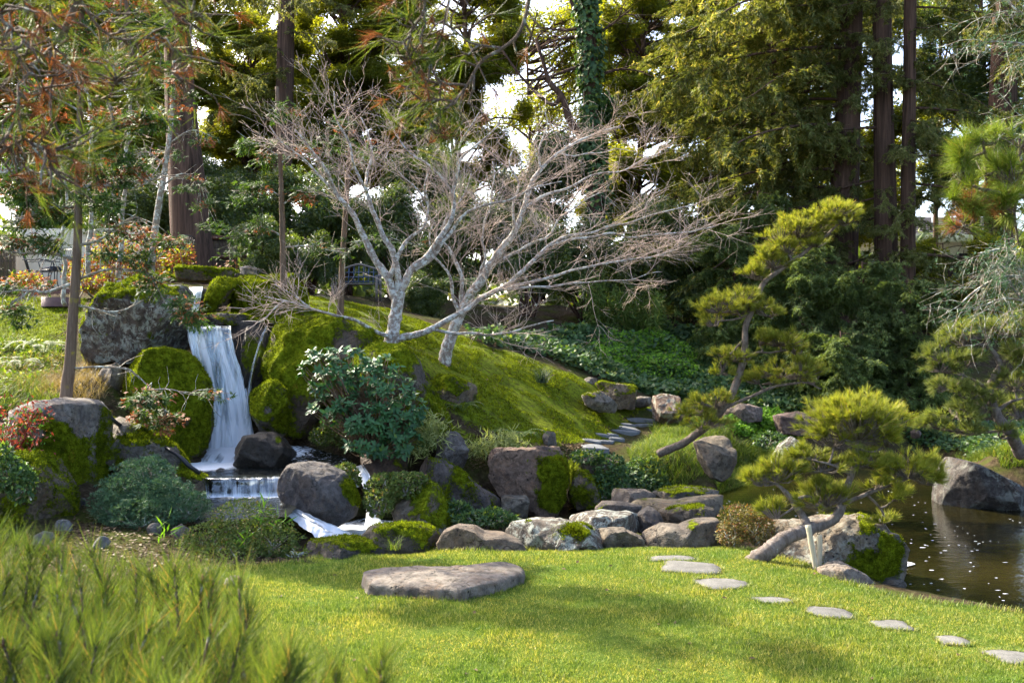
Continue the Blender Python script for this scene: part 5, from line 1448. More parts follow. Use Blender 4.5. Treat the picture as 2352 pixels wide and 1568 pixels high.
pine('leaning_pine', 'tall pine with a long leaning trunk above the path', 15.3, [
    ([(1512, 1046, 15.9), (1560, 1018, 15.8), (1620, 980, 15.6), (1668, 925), (1698, 865), (1712, 800), (1716, 740), (1734, 690), (1756, 648), (1775, 630), (1812, 605), (1852, 575), (1892, 545), (1925, 515)], 21, 6),
    ([(1660, 938), (1710, 915), (1790, 886), (1850, 878), (1885, 892)], 9, 3),
    ([(1702, 850), (1735, 815), (1765, 808), (1815, 800)], 7, 3),
    ([(1714, 780), (1680, 810), (1655, 830)], 6, 3), ([(1722, 720), (1690, 735), (1650, 740)], 6, 3), ([(1725, 710), (1755, 722), (1780, 735)], 6, 3), ([(1758, 646), (1745, 640), (1730, 640)], 6, 3)],
    [(1905, 488, 56, 22), (1945, 508, 36, 16), (1868, 515, 56, 26), (1830, 535, 46, 24), (1795, 545, 34, 26), (1810, 575, 44, 22), (1875, 560, 46, 16), (1770, 605, 38, 24), (1735, 632, 28, 22), (1760, 585, 30, 18),
     (1690, 688, 50, 24), (1655, 708, 44, 22), (1640, 740, 24, 20), (1735, 705, 36, 20), (1765, 722, 28, 14), (1700, 715, 36, 16),
     (1790, 785, 48, 22), (1745, 785, 36, 18), (1830, 805, 30, 20), (1675, 820, 40, 20), (1655, 850, 22, 22), (1840, 850, 40, 24), (1795, 858, 46, 22), (1745, 875, 36, 16), (1870, 870, 18, 18), (1640, 925, 44, 22), (1590, 945, 40, 20), (1610, 975, 44, 18)],
    36, .105, .0075, 74, 'leanbark', 'needle_light', tr=.006, up=.7)
pine('round_pine', 'small shaped pine with a round crown propped by two stakes', 10.3, [
    ([(1712, 1312, 9.95), (1735, 1285, 9.9), (1770, 1262, 9.9), (1800, 1240, 10), (1840, 1219, 10.1), (1880, 1204), (1918, 1182), (1938, 1152), (1950, 1110), (1962, 1060), (1968, 1010)], 42, 9),
    ([(1862, 1222, 10.1), (1848, 1190), (1822, 1158), (1795, 1128), (1775, 1112)], 22, 7),
    ([(1932, 1165), (1985, 1130), (2040, 1110), (2090, 1095)], 12, 5), ([(1815, 1150), (1850, 1140), (1890, 1160)], 9, 4), ([(1955, 1090), (1920, 1075), (1880, 1060)], 9, 4), ([(1985, 1130), (2020, 1165), (2035, 1190)], 7, 3)],
    [(1972, 985, 104, 62), (1972, 960, 78, 40), (1915, 1010, 46, 34), (2035, 1010, 46, 36), (1865, 1045, 44, 24), (1785, 1092, 68, 34), (1755, 1105, 44, 24), (1885, 1075, 56, 22), (1990, 1062, 56, 24), (2085, 1080, 66, 40), (2125, 1100, 34, 28), (1900, 1150, 66, 32), (1880, 1130, 44, 20), (2050, 1140, 40, 20), (1785, 1180, 40, 26), (2030, 1195, 26, 14), (2010, 1115, 36, 16)],
    42, .10, .006, 40, 'pinebark', 'needle_light', tr=.005, up=.75)
pine('shore_pine', 'broad grey-green pine on the far pond shore', 15.0, [
    ([(2345, 1045, 15.4), (2325, 1005, 15.2), (2305, 975), (2285, 945), (2268, 905), (2280, 868), (2298, 838), (2290, 812), (2268, 790)], 30, 9),
    ([(2270, 905), (2245, 880), (2215, 865)], 12, 4), ([(2312, 985), (2280, 990), (2240, 995)], 10, 4), ([(2285, 945), (2320, 920), (2350, 910)], 10, 4), ([(2298, 838), (2330, 810), (2350, 790)], 8, 4)],
    [(2262, 765, 84, 30), (2210, 780, 50, 28), (2330, 755, 56, 40), (2180, 815, 52, 30), (2160, 845, 40, 20), (2215, 835, 50, 28), (2350, 830, 50, 40), (2175, 885, 46, 26), (2220, 905, 56, 26), (2330, 880, 46, 36), (2270, 935, 70, 30), (2340, 945, 44, 34), (2200, 950, 56, 24), (2165, 978, 50, 20), (2235, 990, 60, 20), (2300, 1000, 40, 18), (2130, 975, 24, 14), (2390, 870, 40, 60), (2390, 780, 40, 50)],
    34, .13, .0085, 36, 'pinebark', 'needle_grey', tr=.006, up=.55, spread=.95)
# pine reaching in from the right, close by
pine('near_pine_bough', 'long-needled pine bough reaching in from the upper corner', 8.0, [
    ([(2460, 470), (2390, 455), (2330, 450), (2290, 440), (2250, 430)], 16, 7), ([(2330, 450), (2300, 400), (2270, 350), (2260, 320)], 9, 5), ([(2400, 455), (2360, 390), (2345, 320)], 9, 5), ([(2290, 440), (2250, 490), (2225, 540)], 8, 4)],
    [(2230, 345, 44, 40), (2290, 310, 46, 40), (2345, 320, 44, 50), (2205, 400, 34, 36), (2265, 385, 50, 40), (2330, 400, 50, 44), (2190, 450, 26, 34), (2230, 455, 36, 36), (2300, 465, 50, 40), (2360, 480, 40, 50), (2210, 505, 34, 34), (2250, 520, 44, 40, 8.0, 'needle_brown'), (2240, 455, 34, 40, 8.05, 'needle_brown'), (2340, 550, 34, 30), (2390, 400, 50, 90)],
    40, .15, .0042, 12, 'nearbark', 'needle', tr=.005, up=.35, spread=.85, below=-.8)
# grey weeping cedar at the right edge
t = tree('weeping_cedar', 'grey-green cedar with drooping bare twigs at the picture edge', 'tree')
tb, cr = MB(), MB()
Lq = []
for pts, w in [([(2460, 700), (2400, 660), (2330, 640), (2260, 660), (2200, 700)], 12), ([(2460, 640), (2390, 600), (2320, 570), (2240, 580)], 9), ([(2460, 720), (2380, 700), (2300, 690), (2230, 720)], 9), ([(2420, 740), (2350, 690), (2300, 620), (2330, 560)], 8), ([(2460, 560), (2400, 545), (2340, 580), (2290, 640)], 7), ([(2460, 250), (2400, 260), (2330, 290), (2280, 300)], 8), ([(2460, 120), (2390, 60), (2330, 20), (2290, -20)], 8), ([(2460, 180), (2380, 130), (2300, 100), (2230, 110)], 7), ([(2460, 300), (2460, 500), (2455, 700), (2450, 900)], 40)]:
    q, _ = limb(tb, pts, w, w * .3 if w < 30 else w, 13, 12, 5, .05)
    if w < 30: Lq.append(q)
b = twigs(tb, np.array(Lq), .75, 16, .005, .8, -.28, 5, .9, .3, 3, .1)
b2 = twigs(tb, b, .4, 4, .003, .8, -.3, 4)
pos = b.reshape(-1, 3)[R.integers(0, len(b) * 5, 2600)] + R.normal(0, .05, (2600, 3))
tufts(cr, pos, rdir(2600), 9, .045, .006, 1.0)
tb.build('trunk', M['lichenbark'], t, smooth=True); cr.build('crown', M['juniper'], t)

# stakes that prop the round pine
for lb, pts, w in [('front pale bamboo stake propping the round pine', [(1856, 1205, 9.75), (1864, 1250, 9.72), (1875, 1312, 9.7)], 13), ('rear bamboo stake propping the round pine', [(1882, 1228, 9.95), (1883, 1262, 9.93), (1881, 1305, 9.9)], 12)]:
    mb = MB()
    limb(mb, pts, w, w * 1.05, 9.8, 12, 10)
    mb.build('stake', M['stake'], None, smooth=True, label=lb, category='stake', group='stakes under the round pine')

# ------------------------------------------------------------------ foreground pines (out of focus)
t = tree('foreground_pine', 'blurred low pine with upright shoots close to the camera', 'pine')
st, nd, cn = MB(), MB(), MB()
n = 150
x = np.r_[np.linspace(-40, 570, 26) + R.normal(0, 12, 26), R.uniform(-60, 590, n)]
ytop = 48 + np.r_[1222 + 100 * (np.linspace(0, 1, 26)) ** 1.2 + R.uniform(-30, 40, 26), 1270 + 90 * (np.clip(x[26:], 0, 600) / 600) ** 1.2 + R.uniform(0, 1, n) ** .8 * 330]
d = 2.1 + R.uniform(0, 1.0, n + 26) + .7 * (1568 - ytop) / 350
x2 = R.uniform(560, 880, 22); y2 = R.uniform(1500, 1640, 22); d2 = R.uniform(2.0, 2.6, 22)
x, ytop, d = np.r_[x, x2], np.r_[ytop, y2], np.r_[d, d2]
tip = np.stack([(x - 1176) / F * d, d, CZ + (784 - ytop) / F * d], 1)
root = np.array([-1.35, 2.75, .0])
dirv = unit((tip - root) * [.6, .3, 1] * .3 + R.normal(0, .24, tip.shape) * [1, 1, .3] + [0, 0, .6])
ln_ = R.uniform(.14, .26, len(tip))
b0 = tip - dirv * ln_[:, None]
tubes(st, np.stack([b0 - dirv * .16 - [0, 0, .06], b0, tip], 1), np.tile([.0055, .0046, .0034], (len(tip), 1)), 6)
for f in (.15, .4, .6, .8, .97):
    m_ = len(tip)
    az_ = R.uniform(0, 6.28, (m_, 28))
    e1 = unit(np.cross(dirv, [.3, 1, .1])); e2 = np.cross(dirv, e1)
    op = R.uniform(.45, 1.0, (m_, 28, 1)) * (1.15 - .45 * f)
    nd_ = unit(dirv[:, None] + (e1[:, None] * np.cos(az_)[..., None] + e2[:, None] * np.sin(az_)[..., None]) * op)
    pp_ = np.repeat((b0 + dirv * (ln_ * f)[:, None])[:, None], 28, 1) + R.normal(0, .006, (m_, 28, 3))
    needles(nd, pp_.reshape(-1, 3), nd_.reshape(-1, 3), R.uniform(.085, .135, m_ * 28), .0028)
k = R.uniform(size=len(tip)) < .6
cc = tip[k]
S3, T3 = ico(1)
vv = (cc[:, None] + dirv[k][:, None] * .012 + S3[None] * [.005, .005, .014]).reshape(-1, 3)
cn.add(vv, (np.arange(len(cc))[:, None, None] * len(S3) + T3[None]).reshape(-1, 3))
mid = []
for k in range(26):
    a = np.array([R.uniform(-2.2, -.5), R.uniform(2.2, 3.6), R.uniform(.7, 1.0)])
    m_ = (root + a) / 2 + R.normal(0, .1, 3)
    mid.append(spline([root, m_, a], 8))
tubes(st, np.array(mid), np.tile(np.linspace(.035, .01, 8), (26, 1)), 6)
st.build('branches', M['nearbark'], t, smooth=True); nd.build('needles', M['needle_near'], t); cn.build('buds', M['cone'], t)

t = tree('overhanging_pine', 'blurred twisted pine boughs hanging in front of the upper frame', 'pine')
bb, nd, br_, cn = MB(), MB(), MB(), MB()
LB = [([(330, -200), (190, 0), (150, 60), (110, 105), (50, 150), (-40, 160)], 16, 3.0), ([(150, 60), (90, 40), (30, 20), (-30, 60)], 9, 3.0), ([(110, 105), (120, 160), (100, 200), (40, 210), (-20, 205)], 9, 2.9), ([(260, -100), (300, 20), (290, 70), (310, 130), (350, 160), (400, 165), (430, 200)], 9, 3.2), ([(190, 0), (230, 60), (280, 90), (350, 95), (410, 140)], 8, 3.1), ([(40, 210), (45, 270), (60, 330), (110, 360), (120, 400)], 9, 2.8), ([(45, 270), (10, 330), (-20, 340)], 7, 2.8), ([(60, 330), (30, 350), (0, 345)], 6, 2.8), ([(100, 200), (170, 220), (240, 215), (260, 180)], 6, 3.0), ([(-40, 20), (20, 60), (60, 100)], 8, 2.7), ([(-40, 90), (20, 110), (70, 160), (90, 200)], 7, 2.8), ([(330, -50), (380, 20), (420, 60), (440, 40)], 7, 3.1),
      ([(1215, -60), (1205, 20), (1185, 80), (1150, 115), (1105, 145), (1078, 200), (1050, 235), (1005, 280)], 11, 3.4), ([(1150, 115), (1080, 100), (1030, 60), (960, 20), (940, -40)], 7, 3.4), ([(1078, 200), (1010, 190), (960, 170), (930, 130), (900, 110)], 7, 3.4), ([(1050, 235), (1000, 230), (970, 260), (965, 310)], 6, 3.4), ([(980, -60), (970, 20), (950, 60), (930, 100)], 7, 3.3), ([(1040, -60), (1020, 30), (1010, 100), (990, 140)], 7, 3.35)]
Q = []
for pts, w, d in LB:
    q, _ = limb(bb, pts, w, w * .5, d, 24, 6, .02)
    Q.append(q)
tw = [twigs(bb, q[None], .17, 12, .0042, .9, .0, 5, .9, .4, 4, .05) for q in Q]
tips = np.vstack([a[:, -1] for a in tw])
td = np.vstack([a[:, -1] - a[:, -2] for a in tw])
k = R.uniform(size=len(tips)) < .33
tufts(nd, tips[k], td[k], 14, .12, .0028, .7, .3)
k2 = ~k & (R.uniform(size=len(tips)) < .7)
tufts(br_, tips[k2], td[k2] + [0, 0, -.03], 20, .06, .003, .9)
for (x, y, d, m_, kind) in [(1010, 285, 3.4, 10, 0), (985, 240, 3.4, 6, 0), (1030, 310, 3.4, 6, 0), (930, 90, 3.35, 6, 0), (1000, 120, 3.4, 5, 0), (955, 40, 3.35, 6, 0), (430, 60, 3.15, 8, 0), (380, 40, 3.1, 6, 0), (230, 300, 2.9, 7, 0), (120, 390, 2.8, 4, 1), (430, 150, 3.2, 5, 1), (1000, 340, 3.4, 3, 1), (180, 350, 2.9, 8, 0), (60, 240, 2.8, 6, 1), (130, 30, 3.0, 8, 0), (330, 200, 3.1, 6, 0), (80, 300, 2.8, 5, 1), (210, 130, 3.0, 6, 0), (30, 100, 2.8, 6, 0)]:
    pp = P(x, y, d) + R.normal(0, .045, (m_, 3))
    dd = rdir(m_) + [0, 0, -.15]
    tufts(br_ if kind else nd, pp, dd, 16, .13 if not kind else .07, .003, .7, .3)
    b_ = np.vstack(Q)
    for p_ in pp[:4]:
        c = b_[np.argmin(np.linalg.norm(b_ - p_, axis=1))]
        tubes(bb, spline([c, (c + p_) / 2 + R.normal(0, .012, 3), p_], 5), np.linspace(.004, .0025, 5), 4)
trunk_ = spline([(-3.4, 2.2, 0), (-3.2, 2.3, 1.5), (-2.4, 2.6, 3.2), (-1.2, 3.0, 3.75), (.2, 3.3, 3.9)], 24)
tubes(bb, trunk_, np.linspace(.14, .03, 24), 9)
bb.build('branches', M['nearbark'], t, smooth=True); nd.build('needles', M['needle_near'], t); br_.build('dead_needles', M['needle_brown'], t)
# ------------------------------------------------------------------ ground cover
def scatter(poly_px, n, seed=0, world=False):
    """random terrain points inside a picture-space outline laid on the ground"""
    pw = np.array(poly_px) if world else np.array([ground(x, y)[:2] for x, y in poly_px])
    lo, hi = pw.min(0), pw.max(0)
    out = np.zeros((0, 2))
    while len(out) < n:
        q = R.uniform(lo, hi, (n * 2, 2))
        out = np.vstack([out, q[in_poly(q[:, 0], q[:, 1], pw)]])
    out = out[:n]
    return np.c_[out, terrain(out[:, 0], out[:, 1])]

def cover(mb, pts, ln, wd, h, up=.6, face=(0, -.6, .8)):
    n = len(pts)
    hh = h * R.uniform(0, 1, n) * (.55 + .45 * fbm(pts * 1.6, 8, 3))
    p = pts + np.c_[np.zeros((n, 2)), np.abs(hh)]
    d = R.normal(0, 1, (n, 3)) * [1, 1, .35] + [0, -.3, up - .4]
    leaves(mb, p, d, unit(np.array(face) + R.normal(0, .45, (n, 3))), ln * R.uniform(.6, 1.3, n), wd * R.uniform(.6, 1.3, n), .12)

def blades(mb, pts, ln, wd, lean=.6, droop=.35, seg=3):
    """arching grass blades of seg pieces"""
    n = len(pts)
    a = R.uniform(0, 6.28, n)
    out = np.c_[np.cos(a), np.sin(a), np.zeros(n)]
    s = np.c_[-np.sin(a), np.cos(a), np.zeros(n)]
    d = unit(out * lean * R.uniform(.3, 1.2, (n, 1)) + [0, 0, 1])
    L = ln * R.uniform(.55, 1.2, (n, 1))
    p = np.array(pts, float)
    V = []
    for k in range(seg):
        w = wd * (1 - k / seg) * .5
        V += [p - s * w, p + s * w]
        p = p + d * L / seg
        d = unit(d + out * droop - [0, 0, droop * .8])
    V.append(p)
    V = np.stack(V, 1)
    m = 2 * seg + 1
    b = np.arange(n)[:, None] * m
    f4 = [b + np.array([[2 * k, 2 * k + 1, 2 * k + 3, 2 * k + 2]]) for k in range(seg - 1)]
    mb.add(V.reshape(-1, 3), *f4, b + np.array([[m - 3, m - 2, m - 1]]))

mb = MB()
cover(mb, scatter([(1060, 775), (1250, 770), (1400, 740), (1650, 770), (1760, 860), (1900, 925), (1880, 960), (1600, 925), (1480, 905), (1380, 872), (1240, 818)], 15000), .13, .12, .45)
cover(mb, scatter([(1500, 905), (1640, 920), (1760, 950), (1760, 930), (1640, 860), (1500, 850)], 3500), .13, .12, .35)
cover(mb, scatter([(2040, 995), (2120, 980), (2250, 985), (2420, 960), (2420, 1020), (2300, 1035), (2200, 1040), (2130, 1030)], 5200), .10, .085, .3)
mb.build('ivy', M['ivy'], kind='stuff', label='dark ivy covering the banks behind the path and the pond')
mb = MB()
cover(mb, scatter([(1350, 800), (1420, 785), (1540, 790), (1600, 830), (1600, 880), (1500, 885), (1380, 848)], 6500), .07, .06, .6)
mb.build('bright_groundcover', M['clover'], kind='stuff', label='patch of bright green leaves on the ivy bank')
mb = MB()
cover(mb, scatter([(1680, 965), (1730, 952), (1790, 962), (1850, 1005), (1830, 1030), (1760, 1000), (1700, 1010), (1660, 985)], 5000), .06, .055, .3)
mb.build('clover_bed', M['clover'], kind='stuff', label='bright clover bed right of the leaning trunk')
# bamboo clump
t = tree('bamboo_clump', 'clump of narrow-leaved bamboo under the dark shrubs', 'bamboo')
st, lf = MB(), MB()
c = P(1430, 745, 26.5)
b = np.array([c + [R.uniform(-1.1, 1.1), R.uniform(-.5, .5), -.2] for _ in range(70)])
b[:, 2] = terrain(b[:, 0], b[:, 1])
tip = b + np.c_[R.normal(0, .25, (70, 2)), R.uniform(.9, 1.7, 70)]
cu = np.stack([b, (b + tip) / 2 + R.normal(0, .05, b.shape), tip], 1)
tubes(st, cu, np.tile([.008, .007, .004], (70, 1)), 4)
i_ = R.integers(0, 70, 3000)
f_ = R.uniform(.25, 1, (3000, 1))
pos = b[i_] * (1 - f_) + tip[i_] * f_ + R.normal(0, .05, (3000, 3))
leaves(lf, pos, R.normal(0, .8, (3000, 3)) + [0, -.2, -.5], rdir(3000), R.uniform(.16, .28, 3000), .03, .05)
st.build('canes', M['bamboo'], t); lf.build('foliage', M['bamboo'], t)

# long grass on the bank below the leaning pine
mb = MB()
pts = np.vstack([scatter([(1440, 1040), (1500, 1000), (1600, 985), (1680, 1000), (1700, 1060), (1690, 1120), (1560, 1128), (1460, 1100)], 8500), scatter([(1490, 985), (1560, 955), (1640, 965), (1640, 1000), (1540, 1010)], 2500), scatter([(1680, 1020), (1790, 1040), (1850, 1060), (1840, 1085), (1700, 1115)], 3600), scatter([(1640, 1090), (1720, 1085), (1740, 1125), (1650, 1140)], 1800), scatter([(2190, 1048), (2300, 1030), (2420, 1015), (2420, 1090), (2300, 1078)], 4200)])
blades(mb, pts, .26, .011, .8, .4)
mb.build('long_grass', M['longgrass'], kind='stuff', label='arching long grass on the bank below the leaning pine')
mb = MB()
cover(mb, scatter([(1400, 1110), (1460, 1060), (1530, 1080), (1540, 1125), (1430, 1135)], 2200), .055, .045, .14)
cover(mb, scatter([(1700, 1060), (1820, 1050), (1840, 1075), (1720, 1105)], 1200), .055, .045, .14)
mb.build('small_leaved_creeper', M['ivy'], kind='stuff', label='small-leaved creeper on the stream bank')
# dry grass and weeds on the left slope
mb = MB()
blades(mb, np.vstack([scatter([(100, 870), (240, 800), (400, 810), (300, 850), (240, 920), (200, 930), (90, 920)], 3800), scatter([(0, 830), (150, 820), (150, 900), (0, 900)], 1400)]), .22, .008, .7, .25)
mb.build('dry_grass', M['drygrass'], kind='stuff', label='dry brown grass and stalks on the left slope')
mb = MB()
blades(mb, scatter([(-40, 880), (90, 870), (140, 920), (60, 950), (-40, 960)], 3600), .2, .010, .7, .35)
blades(mb, scatter([(0, 770), (140, 790), (150, 830), (0, 850)], 1500), .18, .010, .8, .35)
cover(mb, scatter([(0, 790), (150, 800), (180, 860), (0, 900)], 1500), .07, .05, .2)
mb.build('weeds', M['longgrass'], kind='stuff', label='light green weeds at the left slope')
# leaf litter
mb = MB()
pts = np.vstack([scatter([(100, 870), (420, 800), (450, 1060), (200, 950)], 1500), scatter([(1040, 1000), (1340, 1020), (1330, 1060), (1060, 1100), (960, 1040)], 1300), scatter([(680, 960), (900, 1000), (900, 1080), (700, 1050)], 700), scatter([(200, 1160), (480, 1200), (660, 1290), (300, 1330), (0, 1300)], 1800), scatter(MOSS, 520, world=True), scatter(LAWN, 90, world=True)])
leaves(mb, pts + [0, 0, .012], R.normal(0, 1, pts.shape) * [1, 1, .2], unit(R.normal(0, .3, pts.shape) + [0, 0, 1]), .055, .03, .2)
mb.build('leaf_litter', M['litter'], kind='stuff', label='fallen brown leaves on the soil')
# moss slope fuzz
mb = MB()
pts = scatter(MOSS, 60000, world=True)
nz_ = fbm(pts * 2.3, 12, 4)
pts = pts[(nz_ + .5 * fbm(pts * [3, 9, 3], 15, 3)) > -.08]
needles(mb, pts, unit(R.normal(0, .6, pts.shape) + [0, 0, 1]), R.uniform(.015, .05, len(pts)), .018)
pts = scatter(LEFTMOSS, 14000, world=True)
needles(mb, pts, unit(R.normal(0, .6, pts.shape) + [0, 0, 1]), R.uniform(.015, .05, len(pts)), .018)
mb.build('moss_carpet', M['mossfuzz'], kind='stuff', label='carpet of moss on the slopes')

# ------------------------------------------------------------------ lawn grass
M['lawn'] = None
def lawn_mat():
    t = NT('lawn_blades')
    g = t.n('NewGeometry')
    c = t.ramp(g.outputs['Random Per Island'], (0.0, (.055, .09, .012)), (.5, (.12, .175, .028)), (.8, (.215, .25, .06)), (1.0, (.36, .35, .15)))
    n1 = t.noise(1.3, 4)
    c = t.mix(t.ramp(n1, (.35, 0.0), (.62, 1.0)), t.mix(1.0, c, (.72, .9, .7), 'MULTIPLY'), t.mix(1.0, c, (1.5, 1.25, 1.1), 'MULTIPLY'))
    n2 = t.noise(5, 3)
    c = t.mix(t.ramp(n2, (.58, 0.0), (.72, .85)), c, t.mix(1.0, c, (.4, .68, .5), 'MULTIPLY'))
    p = t.principled(c, .55, .3)
    tr = t.n('BsdfTranslucent')
    t.set(tr.inputs[0], t.mix(1.0, c, (1.4, 1.35, .6), 'MULTIPLY'))
    return t.finish(mixshader(t, .35, p, tr.outputs[0]))
M['lawn'] = lawn_mat()
STONES = [o for o in bpy.data.objects if o.name.startswith('stepping_stone')]
lw = np.array(LAWN)
near = [p for p in lw]
q = np.zeros((0, 2))
tot = 330000
while len(q) < tot:
    yy = 5.6 + 7.2 * R.uniform(0, 1, tot) ** 1.25
    xx = R.uniform(-.56, .56, tot) * yy
    k = in_poly(xx, yy, lw)
    q = np.vstack([q, np.c_[xx, yy][k]])
q = q[:tot]
for o in STONES:
    me = o.data
    v = np.empty(len(me.vertices) * 3, np.float32)
    me.vertices.foreach_get('co', v)
    v = v.reshape(-1, 3)[:22, :2] * .95 + np.array(o.location[:2])
    q = q[~in_poly(q[:, 0], q[:, 1], v)]
fl_rock = [k for k in ROCKS if 'flat boulder' in k][0]
n = len(q)
pz = terrain(q[:, 0], q[:, 1])
hgt = (.026 + .018 * fbm(np.c_[q * 1.5, pz], 2, 3) + .012 * fbm(np.c_[q * 7, pz], 3, 2)) * R.uniform(.6, 1.5, n)
d = unit(np.c_[R.normal(0, .45, (n, 2)), np.ones(n)])
mb = MB()
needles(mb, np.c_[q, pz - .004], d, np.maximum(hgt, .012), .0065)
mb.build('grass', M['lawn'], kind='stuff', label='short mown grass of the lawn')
# longer fringe along the edges
mb = MB()
E_ = []
for i in range(len(lw) - 4):
    m_ = int(np.linalg.norm(lw[i + 1] - lw[i]) * 420)
    f = R.uniform(0, 1, (m_, 1))
    E_.append(lw[i] * (1 - f) + lw[i + 1] * f + R.normal(0, .045, (m_, 2)))
E_ = np.vstack(E_)
E_ = E_[(E_[:, 1] > 5)]
blades(mb, np.c_[E_, terrain(E_[:, 0], E_[:, 1])], .065, .006, .6, .3, 2)
for o in STONES:
    me = o.data
    v = np.empty(len(me.vertices) * 3, np.float32)
    me.vertices.foreach_get('co', v)
    v = v.reshape(-1, 3)[:22, :2]
    m_ = 420
    i_ = R.integers(0, 22, m_)
    f_ = R.uniform(0, 1, (m_, 1))
    pr = (v[i_] * (1 - f_) + v[(i_ + 1) % 22] * f_) * (R.uniform(.93, 1.1, (m_, 1)) + .06 * vnoise(np.c_[v[i_] * 9, i_ * .3], 4)[:, None]) + np.array(o.location[:2])
    blades(mb, np.c_[pr, terrain(pr[:, 0], pr[:, 1])], .045, .006, .9, .35, 2)
mb.build('edge_grass', M['lawn'], kind='stuff', label='longer grass along the lawn edge')

# ------------------------------------------------------------------ shrubs
def mound(name, label, cat, lobes, mat, n, ln, wd, shell=.75, stems='lichenbark', tri=False, fan=False, extra=None):
    t = tree(name, label, cat, 'shrubs by the waterfall and stream')
    fo, st = MB(), MB()
    for (x, y, rx, ry, d) in lobes:
        s = d / F
        c = P(x, y, d)
        m_ = int(n * rx * ry / 1000)
        if fan:
            u = rdir(m_)
            pos = c + u * [rx * s, rx * s * .8, ry * s] * R.uniform(shell, 1, (m_, 1)) * (1 + .5 * fbm(u * 2.5 + c, 4, 3)[:, None])
            sprays(fo, pos, unit(u + R.normal(0, .5, (m_, 3)) + [0, -.1, .2]), 4, ln, wd, 1.1, .0, .8)
        else:
            blob(fo, c, (rx * s, rx * s * .8, ry * s), m_, ln, wd, shell, .0)
        b = P(x, y + ry * .9, d)
        for j in range(8):
            e = c + rdir(1)[0] * [rx * s, rx * s * .8, ry * s] * .8
            tubes(st, spline([b + R.normal(0, .05, 3) * [1, 1, 0], (b + e) / 2 + R.normal(0, .03, 3), e], 5), np.linspace(.012, .004, 5), 4)
    fo.build('foliage', M[mat], t)
    st.build('stems', M[stems], t)
    return t
mound('juniper', 'low blue-green juniper mound below the low mossy boulder', 'shrub', [(330, 1100, 75, 45, 11.9), (300, 1140, 80, 50, 11.7), (380, 1140, 70, 45, 11.6), (330, 1180, 80, 40, 11.4), (430, 1160, 50, 34, 11.5), (265, 1170, 50, 35, 11.5), (350, 1075, 40, 25, 12.0)], 'juniper', 700, .032, .009, .8, fan=True)
mound('cotoneaster', 'spreading olive-green cotoneaster mound beside the rapid', 'shrub', [(560, 1200, 80, 50, 10.9), (500, 1240, 80, 45, 10.7), (600, 1240, 85, 50, 10.7), (540, 1275, 90, 36, 10.45), (630, 1245, 50, 34, 10.6), (680, 1272, 40, 16, 10.5), (450, 1260, 50, 34, 10.6)], 'cotone', 420, .035, .02, .78)
mound('bronze_shrub', 'small bronze-tinted shrub beside the round pine', 'shrub', [(1700, 1195, 46, 40, 10.9), (1735, 1210, 46, 44, 10.7), (1680, 1225, 36, 30, 10.7)], 'heather', 700, .035, .016, .6)
mound('creeping_ivy', 'clipped creeper spilling over the pitted boulder by the cascade', 'creeper', [(880, 1125, 44, 36, 13.0), (930, 1112, 46, 28, 13.1), (870, 1155, 34, 28, 12.8), (955, 1105, 30, 16, 13.2)], 'cotone', 620, .045, .035, .8)
mound('creeping_ivy', 'small-leaved creeper over the boulder above the stream', 'creeper', [(1400, 1070, 36, 26, 14.8), (1415, 1105, 26, 34, 14.7), (1350, 1048, 40, 14, 14.9), (1385, 1115, 26, 30, 14.7)], 'ivy', 700, .05, .04, .8)
mound('creeping_ivy', 'sprig of creeper behind the pitted boulder', 'creeper', [(795, 1080, 26, 16, 13.2), (815, 1100, 14, 18, 13.1)], 'cotone', 900, .045, .035, .7)
mound('creeping_ivy', 'green water plants between the diagonal-moss boulder and the lawn rocks', 'creeper', [(1090, 1190, 50, 12, 12.9), (1150, 1192, 40, 12, 12.7), (1050, 1168, 30, 14, 13.1), (1130, 1180, 30, 10, 12.9)], 'ivy', 900, .07, .035, .6)
mound('creeping_ivy', 'creeping leaves hanging over the mossy edge boulder', 'creeper', [(20, 1085, 40, 40, 10.7), (50, 1110, 30, 40, 10.65), (-10, 1050, 40, 30, 10.8)], 'ivy', 420, .05, .035, .8)
mound('low_cushion', 'dark green leafy cushion at the foot of the broad mossy boulder', 'shrub', [(770, 990, 44, 26, 15.1), (740, 1000, 30, 18, 15.0), (800, 1010, 30, 22, 15.0)], 'cotone', 700, .05, .03, .6)
mound('hillside_foliage', 'dark leafy shrub right of the clover bed', 'shrub', [(1770, 1010, 40, 18, 17.8), (1800, 1030, 30, 14, 17.4)], 'ivy', 700, .06, .04, .7)
# nandina
t = tree('nandina', 'red-leaved nandina at the left picture edge', 'shrub')
fo, st = MB(), MB()
b = P(20, 1060, 11.9)
for k in range(26):
    e = P(R.uniform(-20, 95), R.uniform(935, 1070), R.uniform(11.5, 12.2))
    tubes(st, spline([b, (b + e) / 2 + R.normal(0, .05, 3), e], 6), np.linspace(.008, .003, 6), 4)
    m_ = 34
    pos = e + R.normal(0, .085, (m_, 3))
    leaves(fo, pos, R.normal(0, 1, (m_, 3)) + [0, 0, -.4], unit(R.normal(0, .6, (m_, 3)) + [0, -.6, .6]), R.uniform(.045, .08, m_), R.uniform(.016, .026, m_), .1)
fo.build('foliage', M['nandina'], t); st.build('stems', M['nandina'], t)
